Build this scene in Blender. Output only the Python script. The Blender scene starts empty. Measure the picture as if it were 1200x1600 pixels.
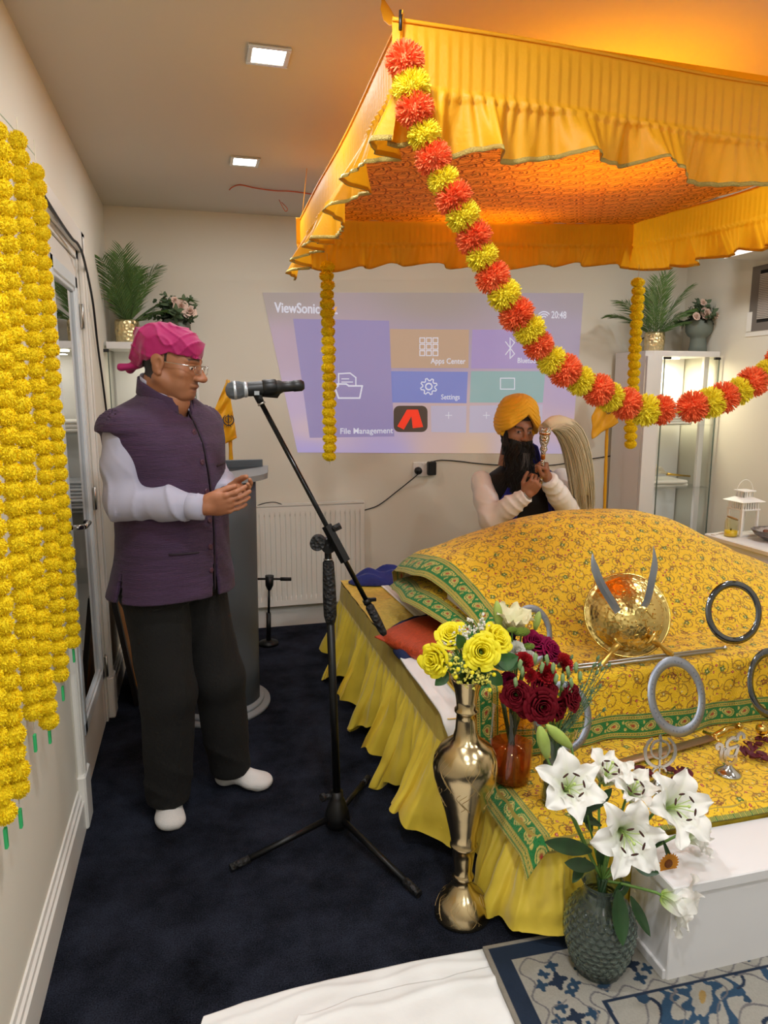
import bpy, math, random
import numpy as np
from mathutils import Vector, Matrix, noise
R = math.radians
random.seed(7)
scene = bpy.context.scene
COL = scene.collection

# ------------------------------------------------------------------ camera geometry (metres; x right, y into the room, z up)
CAM_H, PITCH, YAW, FPX = 1.52, R(9.7), R(14.8), 1110.0
_cp, _sp, _ca, _sa = math.cos(PITCH), math.sin(PITCH), math.cos(YAW), math.sin(YAW)
def _ray(x, y):
    r = x - 600; u = 800 - y
    up = u * _cp - FPX * _sp; fw = FPX * _cp + u * _sp
    return (r * _ca + fw * _sa, fw * _ca - r * _sa, up)
def atY(x, y, Y):          # point seen at a pixel, on the vertical plane at depth Y
    d = _ray(x, y); k = Y / d[1]; return Vector((d[0] * k, Y, CAM_H + d[2] * k))
def atZ(x, y, z):
    d = _ray(x, y); k = (z - CAM_H) / d[2]; return Vector((d[0] * k, d[1] * k, z))
def atX(x, y, X):
    d = _ray(x, y); k = X / d[0]; return Vector((X, d[1] * k, CAM_H + d[2] * k))

cam_data = bpy.data.cameras.new('camera'); cam = bpy.data.objects.new('camera', cam_data); COL.objects.link(cam)
cam.location = (0, 0, CAM_H)
cam.rotation_euler = (R(90) - PITCH, 0, -YAW)
cam_data.sensor_fit = 'HORIZONTAL'; cam_data.sensor_width = 36.0; cam_data.lens = FPX / 1200 * 36.0
cam_data.clip_start = 0.02
scene.camera = cam

# ------------------------------------------------------------------ colours and materials
def hexc(h):
    h = h.lstrip('#'); v = [int(h[i:i + 2], 16) / 255 for i in (0, 2, 4)]
    return tuple(c / 12.92 if c <= 0.04045 else ((c + 0.055) / 1.055) ** 2.4 for c in v)
MATS = {}
def mat(name, col='#808080', rough=0.6, metal=0.0, var=0.0, vscale=20, bump=0.0, bscale=60, bkind='noise', attr=None,
        coat=0.0, sheen=0.0, trans=0.0, ior=1.45, sss=0.0, emit=None, estr=0.0, transl=0.0, stretch=None, alpha=1.0, spec=None):
    if name in MATS: return MATS[name]
    m = bpy.data.materials.new(name); m.use_nodes = True; MATS[name] = m
    nt = m.node_tree; n = nt.nodes; l = nt.links
    b = n['Principled BSDF']; out = n['Material Output']
    c = hexc(col) if isinstance(col, str) else col
    b.inputs['Base Color'].default_value = (*c, 1)
    b.inputs['Roughness'].default_value = rough; b.inputs['Metallic'].default_value = metal
    if spec is not None: b.inputs['Specular IOR Level'].default_value = spec
    if coat: b.inputs['Coat Weight'].default_value = coat; b.inputs['Coat Roughness'].default_value = 0.15
    if sheen: b.inputs['Sheen Weight'].default_value = sheen; b.inputs['Sheen Roughness'].default_value = .4
    if trans: b.inputs['Transmission Weight'].default_value = trans; b.inputs['IOR'].default_value = ior
    if sss:
        b.inputs['Subsurface Weight'].default_value = sss; b.inputs['Subsurface Scale'].default_value = 0.01
        b.inputs['Subsurface Radius'].default_value = (1, .35, .2)
    if emit: b.inputs['Emission Color'].default_value = (*hexc(emit), 1); b.inputs['Emission Strength'].default_value = estr
    b.inputs['Alpha'].default_value = alpha
    tc = n.new('ShaderNodeTexCoord'); mp = n.new('ShaderNodeMapping'); l.new(tc.outputs['Object'], mp.inputs[0])
    if stretch: mp.inputs['Scale'].default_value = stretch
    colsock = None
    if attr:
        a = n.new('ShaderNodeAttribute'); a.attribute_name = attr; colsock = a.outputs['Color']
    if var:
        t = n.new('ShaderNodeTexNoise'); t.inputs['Scale'].default_value = vscale; t.inputs['Detail'].default_value = 5
        l.new(mp.outputs[0], t.inputs['Vector'])
        mr = n.new('ShaderNodeMapRange'); mr.inputs['From Min'].default_value = .3; mr.inputs['From Max'].default_value = .7
        mr.inputs['To Min'].default_value = 1 - var; mr.inputs['To Max'].default_value = 1 + var
        l.new(t.outputs['Fac'], mr.inputs['Value'])
        mx = n.new('ShaderNodeVectorMath'); mx.operation = 'SCALE'
        if colsock: l.new(colsock, mx.inputs[0])
        else: mx.inputs[0].default_value = c
        l.new(mr.outputs[0], mx.inputs['Scale']); colsock = mx.outputs[0]
    if colsock: l.new(colsock, b.inputs['Base Color'])
    if bump:
        if bkind == 'noise':
            t2 = n.new('ShaderNodeTexNoise'); t2.inputs['Detail'].default_value = 6; h = t2.outputs['Fac']
        else:
            t2 = n.new('ShaderNodeTexVoronoi'); h = t2.outputs['Distance']
        t2.inputs['Scale'].default_value = bscale; l.new(mp.outputs[0], t2.inputs['Vector'])
        bp = n.new('ShaderNodeBump'); bp.inputs['Strength'].default_value = min(1, bump); bp.inputs['Distance'].default_value = 0.002 * max(1, bump)
        l.new(h, bp.inputs['Height']); l.new(bp.outputs[0], b.inputs['Normal'])
    if transl:
        tr = n.new('ShaderNodeBsdfTranslucent'); mix = n.new('ShaderNodeMixShader'); mix.inputs[0].default_value = transl
        tr.inputs['Color'].default_value = (*c, 1)
        if colsock: l.new(colsock, tr.inputs['Color'])
        l.new(b.outputs[0], mix.inputs[1]); l.new(tr.outputs[0], mix.inputs[2]); l.new(mix.outputs[0], out.inputs['Surface'])
    return m
def pane_glass(name, tint=(0.9, 0.95, 0.95), refl=1.0):
    """thin window glass: clear with a fresnel reflection"""
    m = bpy.data.materials.new(name); m.use_nodes = True; nt = m.node_tree; n = nt.nodes; l = nt.links
    n.remove(n['Principled BSDF'])
    t = n.new('ShaderNodeBsdfTransparent'); t.inputs[0].default_value = (*tint, 1)
    g = n.new('ShaderNodeBsdfGlossy'); g.inputs['Roughness'].default_value = 0.01
    f = n.new('ShaderNodeFresnel'); f.inputs[0].default_value = 1.5
    k = n.new('ShaderNodeMath'); k.operation = 'MULTIPLY'; k.inputs[1].default_value = refl; k.use_clamp = True
    mx = n.new('ShaderNodeMixShader'); gm = n.new('ShaderNodeNewGeometry'); iv = n.new('ShaderNodeMath'); iv.operation = 'SUBTRACT'; iv.inputs[0].default_value = 1; l.new(gm.outputs['Backfacing'], iv.inputs[1]); k2 = n.new('ShaderNodeMath'); k2.operation = 'MULTIPLY'; l.new(iv.outputs[0], k2.inputs[0]); l.new(f.outputs[0], k2.inputs[1]); l.new(k2.outputs[0], k.inputs[0]); l.new(k.outputs[0], mx.inputs[0])
    l.new(t.outputs[0], mx.inputs[1]); l.new(g.outputs[0], mx.inputs[2]); l.new(mx.outputs[0], n['Material Output'].inputs[0])
    return m

# ------------------------------------------------------------------ object helpers
ORG = {}
def tag(o, label=None, cat=None, group=None, kind=None):
    if label: o['label'] = label
    if cat: o['category'] = cat
    if group: o['group'] = group
    if kind: o['kind'] = kind
    return o
def thing(name, label, cat, loc=(0, 0, 0), group=None, parent=None):
    o = bpy.data.objects.new(name, None); COL.objects.link(o); o.empty_display_size = 0.05
    o.location = loc; ORG[o] = Vector(loc)
    return tag(o, label, cat, group)
def copy_tree(o, parent=None):
    c = o.copy(); COL.objects.link(c)
    if parent: c.parent = parent
    for ch in list(o.children): copy_tree(ch, c)
    return c
def org(o):
    return ORG.get(o, Vector((0, 0, 0)))
def link_mesh(me, name, mats, parent=None, loc=None):
    if not isinstance(mats, (list, tuple)): mats = [mats]
    for m in mats: me.materials.append(m)
    o = bpy.data.objects.new(name, me); COL.objects.link(o)
    if parent is not None:
        base = org(parent); o.parent = parent; ORG[o] = base
    else:
        base = Vector(loc) if loc is not None else Vector((0, 0, 0)); o.location = base; ORG[o] = base
    if base.length > 0: me.transform(Matrix.Translation(-base))
    me.update()
    return o

class MB:
    def __init__(s): s.v = []; s.f = []; s.m = []; s.s = []
    def add(s, vs, fs, mi=0, smooth=True):
        k = len(s.v); s.v.extend([tuple(v) for v in vs])
        for f in fs: s.f.append(tuple(i + k for i in f)); s.m.append(mi); s.s.append(smooth)
        return s
    def box(s, a, b, mi=0, M=None, bev=0.0):
        x0, y0, z0 = a; x1, y1, z1 = b
        if bev > 0:
            e = min(bev, (x1 - x0) / 2.01, (y1 - y0) / 2.01, (z1 - z0) / 2.01)
            vs = []; idx = {}
            for i, (X, sx) in enumerate(((x0, 1), (x1, -1))):
                for j, (Y, sy) in enumerate(((y0, 1), (y1, -1))):
                    for k, (Z, sz) in enumerate(((z0, 1), (z1, -1))):
                        idx[i, j, k] = len(vs)
                        vs += [(X, Y + sy * e, Z + sz * e), (X + sx * e, Y, Z + sz * e), (X + sx * e, Y + sy * e, Z)]
            fs = []
            q = lambda i, j, k, a: idx[i, j, k] + a
            for i in (0, 1): fs.append([q(i, 0, 0, 0), q(i, 1, 0, 0), q(i, 1, 1, 0), q(i, 0, 1, 0)][::(1 if i else -1)])
            for j in (0, 1): fs.append([q(0, j, 0, 1), q(1, j, 0, 1), q(1, j, 1, 1), q(0, j, 1, 1)][::(-1 if j else 1)])
            for k in (0, 1): fs.append([q(0, 0, k, 2), q(1, 0, k, 2), q(1, 1, k, 2), q(0, 1, k, 2)][::(1 if k else -1)])
            for i in (0, 1):
                for j in (0, 1): fs.append([q(i, j, 0, 0), q(i, j, 0, 1), q(i, j, 1, 1), q(i, j, 1, 0)])
                for k in (0, 1): fs.append([q(i, 0, k, 0), q(i, 0, k, 2), q(i, 1, k, 2), q(i, 1, k, 0)])
            for j in (0, 1):
                for k in (0, 1): fs.append([q(0, j, k, 1), q(0, j, k, 2), q(1, j, k, 2), q(1, j, k, 1)])
            for i in (0, 1):
                for j in (0, 1):
                    for k in (0, 1): fs.append([q(i, j, k, 0), q(i, j, k, 1), q(i, j, k, 2)])
        else:
            vs = [(x, y, z) for x in (x0, x1) for y in (y0, y1) for z in (z0, z1)]
            fs = [(0, 1, 3, 2), (4, 6, 7, 5), (0, 4, 5, 1), (2, 3, 7, 6), (0, 2, 6, 4), (1, 5, 7, 3)]
        if M is not None: vs = [tuple(M @ Vector(v)) for v in vs]
        return s.add(vs, fs, mi, False)
    def cyl(s, p0, p1, r0, r1=None, n=16, mi=0, caps=True, smooth=True):
        r1 = r0 if r1 is None else r1
        return s.tube([p0, p1], [r0, r1], n, mi, caps, smooth)
    def tube(s, pts, rad, n=10, mi=0, caps=True, smooth=True, flat=1.0, up=None):
        pts = [Vector(p) for p in pts]; k = len(pts)
        if not isinstance(rad, (list, tuple)): rad = [rad] * k
        tang = [(pts[min(i + 1, k - 1)] - pts[max(i - 1, 0)]).normalized() for i in range(k)]
        u0 = Vector(up) if up is not None else (Vector((0, 0, 1)) if abs(tang[0].z) < .9 else Vector((1, 0, 0)))
        vs = []
        nrm = (u0 - tang[0] * u0.dot(tang[0])).normalized()
        for i in range(k):
            nrm = (nrm - tang[i] * nrm.dot(tang[i]))
            nrm = nrm.normalized() if nrm.length > 1e-6 else Vector((1, 0, 0))
            bi = tang[i].cross(nrm)
            for j in range(n):
                a = 2 * math.pi * j / n
                vs.append(pts[i] + (nrm * math.cos(a) * flat + bi * math.sin(a)) * rad[i])
        fs = [(i * n + j, i * n + (j + 1) % n, (i + 1) * n + (j + 1) % n, (i + 1) * n + j) for i in range(k - 1) for j in range(n)]
        s.add(vs, fs, mi, smooth)
        if caps:
            b = len(s.v) - len(vs)
            s.f.append(tuple(b + j for j in range(n))[::-1]); s.m.append(mi); s.s.append(False)
            s.f.append(tuple(b + (k - 1) * n + j for j in range(n))); s.m.append(mi); s.s.append(False)
        return s
    def lathe(s, prof, c=(0, 0, 0), n=32, mi=0, fn=None, M=None):
        vs = []
        for i, (r, z) in enumerate(prof):
            for j in range(n):
                a = 2 * math.pi * j / n; rr = r
                if fn: rr = fn(r, z, a)
                vs.append((c[0] + rr * math.cos(a), c[1] + rr * math.sin(a), c[2] + z))
        fs = [(i * n + j, i * n + (j + 1) % n, (i + 1) * n + (j + 1) % n, (i + 1) * n + j) for i in range(len(prof) - 1) for j in range(n)]
        if M is not None: vs = [tuple(M @ Vector(v)) for v in vs]
        return s.add(vs, fs, mi, True)
    def ball(s, c, r, n=12, mi=0, M=None):
        if not isinstance(r, (tuple, list)): r = (r, r, r)
        vs = []; m = max(4, n // 2 + 1)
        for i in range(m + 1):
            t = math.pi * i / m
            for j in range(n):
                a = 2 * math.pi * j / n
                p = Vector((r[0] * math.sin(t) * math.cos(a), r[1] * math.sin(t) * math.sin(a), -r[2] * math.cos(t)))
                if M is not None: p = M @ p
                vs.append(p + Vector(c))
        fs = [(i * n + j, i * n + (j + 1) % n, (i + 1) * n + (j + 1) % n, (i + 1) * n + j) for i in range(m) for j in range(n)]
        return s.add(vs, fs, mi, True)
    def prism(s, outline, ux, uy, o, t, mi=0, smooth=False):
        """outline (2-D points, may be concave) in the plane o + a*ux + b*uy, extruded by t along the normal"""
        from mathutils.geometry import tessellate_polygon
        ux = Vector(ux); uy = Vector(uy); o = Vector(o); nn = ux.cross(uy).normalized() * t
        k = len(outline)
        a = [o + ux * p[0] + uy * p[1] for p in outline]; b = [v + nn for v in a]
        tri = tessellate_polygon([[Vector((p[0], p[1], 0)) for p in outline]])
        fs = [tuple(tr) for tr in tri] + [tuple(i + k for i in tr)[::-1] for tr in tri]
        fs += [(i, (i + 1) % k, (i + 1) % k + k, i + k) for i in range(k)]
        return s.add(a + b, fs, mi, smooth)
    def grid(s, fn, nu, nv, mi=0, cu=False, mfn=None, smooth=True):
        vs = [fn(i / nu, j / nv) for i in range(nu + (0 if cu else 1)) for j in range(nv + 1)]
        K = nv + 1; W = nu if cu else nu + 1
        k = len(s.v); s.v.extend([tuple(v) for v in vs])
        for i in range(nu):
            for j in range(nv):
                i2 = (i + 1) % W if cu else i + 1
                s.f.append((k + i * K + j, k + i2 * K + j, k + i2 * K + j + 1, k + i * K + j + 1))
                s.m.append(mfn((i + .5) / nu, (j + .5) / nv) if mfn else mi); s.s.append(smooth)
        return s
    def mesh(s, name):
        me = bpy.data.meshes.new(name); me.from_pydata(s.v, [], s.f)
        me.polygons.foreach_set('material_index', s.m); me.polygons.foreach_set('use_smooth', s.s)
        me.validate(); return me
    def build(s, name, mats, parent=None, loc=None, solid=0.0, sub=0, off=0.0, recalc=True):
        me = s.mesh(name)
        if recalc:
            import bmesh
            bm = bmesh.new(); bm.from_mesh(me); bmesh.ops.recalc_face_normals(bm, faces=bm.faces); bm.to_mesh(me); bm.free()
        o = link_mesh(me, name, mats, parent, loc)
        if solid:
            md = o.modifiers.new('s', 'SOLIDIFY'); md.thickness = solid; md.offset = off
        if sub:
            md = o.modifiers.new('u', 'SUBSURF'); md.levels = md.render_levels = sub
        return o
def struct(o): o['kind'] = 'structure'; return o

def npgrid(P, C=None, name='cloth', smooth=True):
    """P: (nu, nv, 3) array of points, C: (nu, nv, 3) linear colours -> mesh with colour attribute Col"""
    nu, nv = P.shape[:2]
    me = bpy.data.meshes.new(name)
    idx = np.arange(nu * nv).reshape(nu, nv)
    q = np.stack([idx[:-1, :-1], idx[1:, :-1], idx[1:, 1:], idx[:-1, 1:]], -1).reshape(-1, 4)
    me.vertices.add(nu * nv); me.vertices.foreach_set('co', P.reshape(-1).astype(np.float32))
    me.loops.add(q.size); me.loops.foreach_set('vertex_index', q.reshape(-1).astype(np.int32))
    me.polygons.add(len(q)); me.polygons.foreach_set('loop_start', np.arange(0, q.size, 4, dtype=np.int32))
    me.polygons.foreach_set('use_smooth', np.full(len(q), smooth))
    me.update(calc_edges=True)
    if C is not None:
        at = me.color_attributes.new('Col', 'FLOAT_COLOR', 'POINT')
        c4 = np.concatenate([C.reshape(-1, 3), np.ones((nu * nv, 1))], 1).astype(np.float32)
        at.data.foreach_set('color', c4.reshape(-1))
    return me

_TXT = {}
def text_mesh(mb, txt, size, o, ux, uy, mi=0, align='LEFT', t=0.0008, scalex=1.0):
    """adds flat lettering with thickness t; o = baseline start (or centre), ux/uy the writing plane"""
    cu = bpy.data.curves.new('lettering', 'FONT'); cu.body = txt; cu.size = size; cu.align_x = align; cu.offset = .012 * size; cu.resolution_u = 3
    ob = bpy.data.objects.new('lettering', cu); COL.objects.link(ob)
    dg = bpy.context.evaluated_depsgraph_get(); me = ob.evaluated_get(dg).to_mesh()
    ux = Vector(ux).normalized(); uy = Vector(uy).normalized(); nn = ux.cross(uy)
    vs = [Vector(o) + ux * v.co.x * scalex + uy * v.co.y + nn * t for v in me.vertices]
    mb.add(vs, [tuple(p.vertices) for p in me.polygons], mi, False)
    ob.evaluated_get(dg).to_mesh_clear(); bpy.data.objects.remove(ob); bpy.data.curves.remove(cu)

# ------------------------------------------------------------------ implicit surfaces (for bodies and clothing)
class SDF:
    def __init__(s, lo, hi, h):
        s.lo = np.array(lo, float); s.h = h
        n = np.ceil((np.array(hi) - s.lo) / h).astype(int) + 1; s.n = n
        ax = [s.lo[i] + h * np.arange(n[i]) for i in range(3)]
        s.X, s.Y, s.Z = np.meshgrid(*ax, indexing='ij')
        s.F = np.full(n, 1.0)
    def cap(s, a, b, r0, r1=None):
        a = np.array(a, float); b = np.array(b, float); r1 = r0 if r1 is None else r1
        d = b - a; L = max(1e-9, (d * d).sum())
        px, py, pz = s.X - a[0], s.Y - a[1], s.Z - a[2]
        t = np.clip((px * d[0] + py * d[1] + pz * d[2]) / L, 0, 1)
        return np.sqrt((px - t * d[0]) ** 2 + (py - t * d[1]) ** 2 + (pz - t * d[2]) ** 2) - (r0 + (r1 - r0) * t)
    def ell(s, c, r, B=None):
        px, py, pz = s.X - c[0], s.Y - c[1], s.Z - c[2]
        if B is not None:
            B = [np.array(b, float) / np.linalg.norm(b) for b in B]
            px, py, pz = [px * b[0] + py * b[1] + pz * b[2] for b in B]
        k0 = np.sqrt((px / r[0]) ** 2 + (py / r[1]) ** 2 + (pz / r[2]) ** 2)
        k1 = np.sqrt((px / r[0] ** 2) ** 2 + (py / r[1] ** 2) ** 2 + (pz / r[2] ** 2) ** 2) + 1e-9
        return k0 * (k0 - 1) / k1
    def plane(s, p, n):
        n = np.array(n, float); n /= np.linalg.norm(n)
        return (s.X - p[0]) * n[0] + (s.Y - p[1]) * n[1] + (s.Z - p[2]) * n[2]
    def u(s, D, k=0.01):
        if k <= 0: s.F = np.minimum(s.F, D); return s
        h = np.clip(0.5 + 0.5 * (D - s.F) / k, 0, 1); s.F = D * (1 - h) + s.F * h - k * h * (1 - h); return s
    def sub(s, D, k=0.005):
        D = -D; h = np.clip(0.5 - 0.5 * (D - s.F) / max(k, 1e-6), 0, 1); s.F = D * (1 - h) + s.F * h + k * h * (1 - h); return s
    def inter(s, D, k=0.003):
        h = np.clip(0.5 - 0.5 * (D - s.F) / max(k, 1e-6), 0, 1); s.F = D * (1 - h) + s.F * h + k * h * (1 - h); return s
    def mesh(s):
        """naive surface nets -> verts, quads"""
        F = s.F; ins = F < 0; n = F.shape
        acc = np.zeros((n[0] - 1, n[1] - 1, n[2] - 1, 3), np.float32); cnt = np.zeros((n[0] - 1, n[1] - 1, n[2] - 1), np.float32)
        for ax in range(3):
            o1, o2 = [a for a in range(3) if a != ax]
            for i in (0, 1):
                for j in (0, 1):
                    sl0 = [None] * 3; sl1 = [None] * 3
                    sl0[ax] = slice(0, n[ax] - 1); sl1[ax] = slice(1, n[ax])
                    for o, b in ((o1, i), (o2, j)):
                        sl0[o] = sl1[o] = slice(b, n[o] - 1 + b)
                    A = F[tuple(sl0)]; B = F[tuple(sl1)]; cr = (A < 0) != (B < 0)
                    t = np.where(cr, A / np.where(cr, A - B, 1), 0)
                    cnt += cr
                    acc[..., ax] += np.where(cr, t, 0); acc[..., o1] += cr * float(i); acc[..., o2] += cr * float(j)
        act = cnt > 0; ids = np.full(act.shape, -1, np.int64); ids[act] = np.arange(act.sum())
        base = np.stack(np.nonzero(act), -1)
        V = (base + acc[act] / cnt[act][:, None]) * s.h + s.lo
        Q = []
        for ax in range(3):
            o1, o2 = (ax + 1) % 3, (ax + 2) % 3
            sl0 = [slice(1, n[a] - 1) for a in range(3)]; sl1 = list(sl0)
            sl0[ax] = slice(0, n[ax] - 1); sl1[ax] = slice(1, n[ax])
            A = ins[tuple(sl0)]; B = ins[tuple(sl1)]; cr = A != B
            p = np.stack(np.nonzero(cr), -1); flip = A[cr]
            off = np.ones(3, int); off[ax] = 0; p = p + off
            e1 = np.zeros(3, int); e1[o1] = 1; e2 = np.zeros(3, int); e2[o2] = 1
            g = lambda q: ids[q[:, 0], q[:, 1], q[:, 2]]
            q = np.stack([g(p - e1 - e2), g(p - e2), g(p), g(p - e1)], -1)
            q[~flip] = q[~flip][:, ::-1]; Q.append(q)
        Q = np.concatenate(Q); Q = Q[(Q >= 0).all(1)]
        return V, Q
def vq_mesh(parts, name, colors=None):
    """join (V, Q) pieces -> mesh; colors: list of (n,3) linear colours per piece"""
    V = np.concatenate([p[0] for p in parts]); k = 0; Q = []
    for p in parts: Q.append(p[1] + k); k += len(p[0])
    Q = np.concatenate(Q)
    me = bpy.data.meshes.new(name)
    me.vertices.add(len(V)); me.vertices.foreach_set('co', V.reshape(-1).astype(np.float32))
    me.loops.add(Q.size); me.loops.foreach_set('vertex_index', Q.reshape(-1).astype(np.int32))
    me.polygons.add(len(Q)); me.polygons.foreach_set('loop_start', np.arange(0, Q.size, 4, dtype=np.int32))
    me.polygons.foreach_set('use_smooth', np.ones(len(Q), bool)); me.update(calc_edges=True); me.validate()
    if colors is not None:
        C = np.concatenate(colors); at = me.color_attributes.new('Col', 'FLOAT_COLOR', 'POINT')
        c4 = np.concatenate([C, np.ones((len(C), 1))], 1).astype(np.float32); at.data.foreach_set('color', c4.reshape(-1))
    return me
def relax(V, Q, it=1):
    for _ in range(it):
        S = np.zeros_like(V); c = np.zeros(len(V))
        for a, b in ((0, 1), (1, 2), (2, 3), (3, 0)):
            np.add.at(S, Q[:, a], V[Q[:, b]]); np.add.at(S, Q[:, b], V[Q[:, a]]); np.add.at(c, Q[:, a], 1); np.add.at(c, Q[:, b], 1)
        V = V * .5 + .5 * S / np.maximum(c, 1)[:, None]
    return V
def fnoise(P, scale, seed=0.0):
    """cheap smooth pseudo-noise, vectorised: sum of skewed sines"""
    x, y, z = P[..., 0] * scale + seed, P[..., 1] * scale + seed * 1.7, P[..., 2] * scale - seed * .6
    return (np.sin(x * 1.7 + 1.3 * np.sin(y * 1.3 + z)) + np.sin(y * 2.1 + 1.1 * np.sin(z * 1.7 - x * .7)) + np.sin(z * 1.9 + 1.2 * np.sin(x * 1.1 + y * .9))) / 3
# ------------------------------------------------------------------ the room
CEIL = 2.55; XL = -0.45; XR = 3.40; YB = 4.50; YF = -1.6
M_wall = mat('wall paint', '#dfdacc', .75, bump=.15, bscale=260, spec=.3)
M_ceil = mat('ceiling paint', '#d8d2c8', .8, spec=.2)
M_white = mat('white gloss paint', '#e6e3dc', .35)
M_upvc = mat('white upvc', '#dfe8ee', .3)
M_carpet = mat('navy carpet', '#161a2a', .98, var=.55, vscale=24, bump=6, bscale=900, sheen=0, spec=.1)
def carpet_nodes():
    nt = M_carpet.node_tree; n = nt.nodes; l = nt.links
    b = n['Principled BSDF']
    tc = n.new('ShaderNodeTexCoord')
    a = n.new('ShaderNodeTexNoise'); a.inputs['Scale'].default_value = 5; a.inputs['Detail'].default_value = 6; a.inputs['Roughness'].default_value = .65
    f = n.new('ShaderNodeTexNoise'); f.inputs['Scale'].default_value = 260; f.inputs['Detail'].default_value = 3
    l.new(tc.outputs['Object'], a.inputs['Vector']); l.new(tc.outputs['Object'], f.inputs['Vector'])
    m = n.new('ShaderNodeMath'); m.operation = 'MULTIPLY'; l.new(a.outputs['Fac'], m.inputs[0]); l.new(f.outputs['Fac'], m.inputs[1])
    r = n.new('ShaderNodeValToRGB'); r.color_ramp.elements[0].position = .14; r.color_ramp.elements[0].color = (*hexc('#11131c'), 1)
    r.color_ramp.elements[1].position = .40; r.color_ramp.elements[1].color = (*hexc('#464c60'), 1)
    l.new(m.outputs[0], r.inputs[0]); l.new(r.outputs[0], b.inputs['Base Color'])
carpet_nodes()
struct(MB().box((XL - 1.6, YF - .1, -.1), (XR + .1, YB + .1, 0)).build('floor', M_carpet))
struct(MB().box((XL - 1.6, YF - .1, CEIL), (XR + .1, YB + .1, CEIL + .1)).build('ceiling', M_ceil))
struct(MB().box((XL - .12, YB, 0), (XR + .12, YB + .12, CEIL)).build('wall_back', M_wall))
struct(MB().box((XR, YF, 0), (XR + .12, YB, CEIL)).build('wall_right', M_wall))
struct(MB().box((XL - .12, YF - .12, 0), (XR + .12, YF, CEIL)).build('wall_front', M_wall))
# left wall with the glazed door opening
DY0, DY1, DZ = 2.56, 3.36, 2.10
wl = MB().box((XL - .12, YF, 0), (XL, DY0, CEIL)).box((XL - .12, DY1, 0), (XL, YB, CEIL)).box((XL - .12, DY0, DZ), (XL, DY1, CEIL))
struct(wl.build('wall_left', M_wall))
# corridor behind the door
struct(MB().box((XL - 1.55, 1.2, 0), (XL - 1.45, YB, CEIL)).box((XL - 1.5, 1.1, 0), (XL - .12, 1.2, CEIL)).box((XL - 1.5, YB, 0), (XL - .12, YB + .1, CEIL))
       .build('wall_corridor', mat('corridor paint', '#a8aaa6', .8)))
# soffit by the right wall
struct(MB().box((3.11, YF, 2.30), (XR, 3.79, CEIL)).build('ceiling_soffit', M_ceil))
# skirting boards with a moulded top
def skirting(name, a, b, nrm, h=.15):
    a = Vector(a); b = Vector(b); n = Vector(nrm); up = Vector((0, 0, 1))
    prof = [(0, 0), (.020, 0), (.020, h * .72), (.014, h * .76), (.014, h * .86), (.008, h * .9), (.006, h), (0, h)]
    vs = [p + n * q[0] + up * q[1] for p in (a, b) for q in prof]; k = len(prof)
    fs = [(i, i + 1, k + i + 1, k + i) for i in range(k - 1)] + [tuple(range(k)), tuple(range(k, 2 * k))[::-1]]
    return struct(MB().add(vs, fs, 0, False).build(name, M_white))
skirting('baseboard_left', (XL, YF, 0), (XL, DY0 - .09, 0), (1, 0, 0))
skirting('baseboard_left_far', (XL, DY1 + .09, 0), (XL, YB, 0), (1, 0, 0))
skirting('baseboard_back', (XL, YB, 0), (XR, YB, 0), (0, -1, 0), .15)
skirting('baseboard_right', (XR, YB, 0), (XR, YF, 0), (-1, 0, 0), .15)
# door 1: architrave, frame, leaf, pane
arch = MB()
for y0, y1 in ((DY0 - .085, DY0 + .005), (DY1 - .005, DY1 + .085)):
    arch.box((XL - .001, y0, 0), (XL + .022, y1, DZ + .085), bev=.006)
    arch.box((XL + .022, y0 + .012, 0), (XL + .028, y0 + .04, DZ + .06), bev=.003)
arch.box((XL - .001, DY0 - .085, DZ - .005), (XL + .022, DY1 + .085, DZ + .085), bev=.006)
arch.box((XL - .001, DY0 - .10, 0), (XL + .030, DY0 + .008, .20), bev=.006).box((XL - .001, DY1 - .008, 0), (XL + .030, DY1 + .10, .20), bev=.006)
struct(arch.build('trim_1', M_white))
struct(MB().box((XL - .12, DY0, 0), (XL, DY0 + .035, DZ)).box((XL - .12, DY1 - .035, 0), (XL, DY1, DZ)).box((XL - .12, DY0, DZ - .035), (XL, DY1, DZ)).build('trim_2', M_white))
door = thing('door_1', None, None, (XL - .03, DY0 + .04, 0)); struct(door)
y0, y1 = DY0 + .04, DY1 - .04; x0, x1 = XL - .045, XL - .005
lf = MB()
lf.box((x0, y0, .01), (x1, y0 + .10, DZ - .04), bev=.004).box((x0, y1 - .06, .01), (x1, y1, DZ - .04), bev=.004)
lf.box((x0, y0 + .10, .01), (x1, y1 - .06, .25), bev=.004).box((x0, y0 + .10, DZ - .13), (x1, y1 - .06, DZ - .04), bev=.004)
lf.build('door_leaf', M_white, door)
fr = MB(); a, b, c, d = y0 + .09, y1 - .05, .24, DZ - .12
for q in ((a, a + .05, c, d), (b - .05, b, c, d), (a, b, c, c + .05), (a, b, d - .05, d)):
    fr.box((x1 - .004, q[0], q[2]), (x1 + .010, q[1], q[3]), bev=.004)
for q in ((a + .045, a + .065, c, d), (b - .065, b - .045, c, d), (a, b, c + .045, c + .065), (a, b, d - .065, d - .045)):
    fr.box((x1 - .040, q[0], q[2]), (x1 + .004, q[1], q[3]), bev=.003)
fr.build('glazing_bead', M_upvc, door)
MB().box((x1 - .012, a + .02, c + .02), (x1 - .006, b - .02, d - .02)).build('glass_pane', pane_glass('door glass', (.86, .92, .92), 2.6), door)
M_chrome = mat('chrome', '#c9c9c9', .12, 1.0)
M_steel = mat('brushed steel', '#b9b9b5', .35, 1.0)
hd = MB().cyl((x1, y0 + .05, 1.045), (x1 + .012, y0 + .05, 1.045), .025, n=20).cyl((x1 + .01, y0 + .05, 1.045), (x1 + .06, y0 + .05, 1.045), .009)
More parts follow.
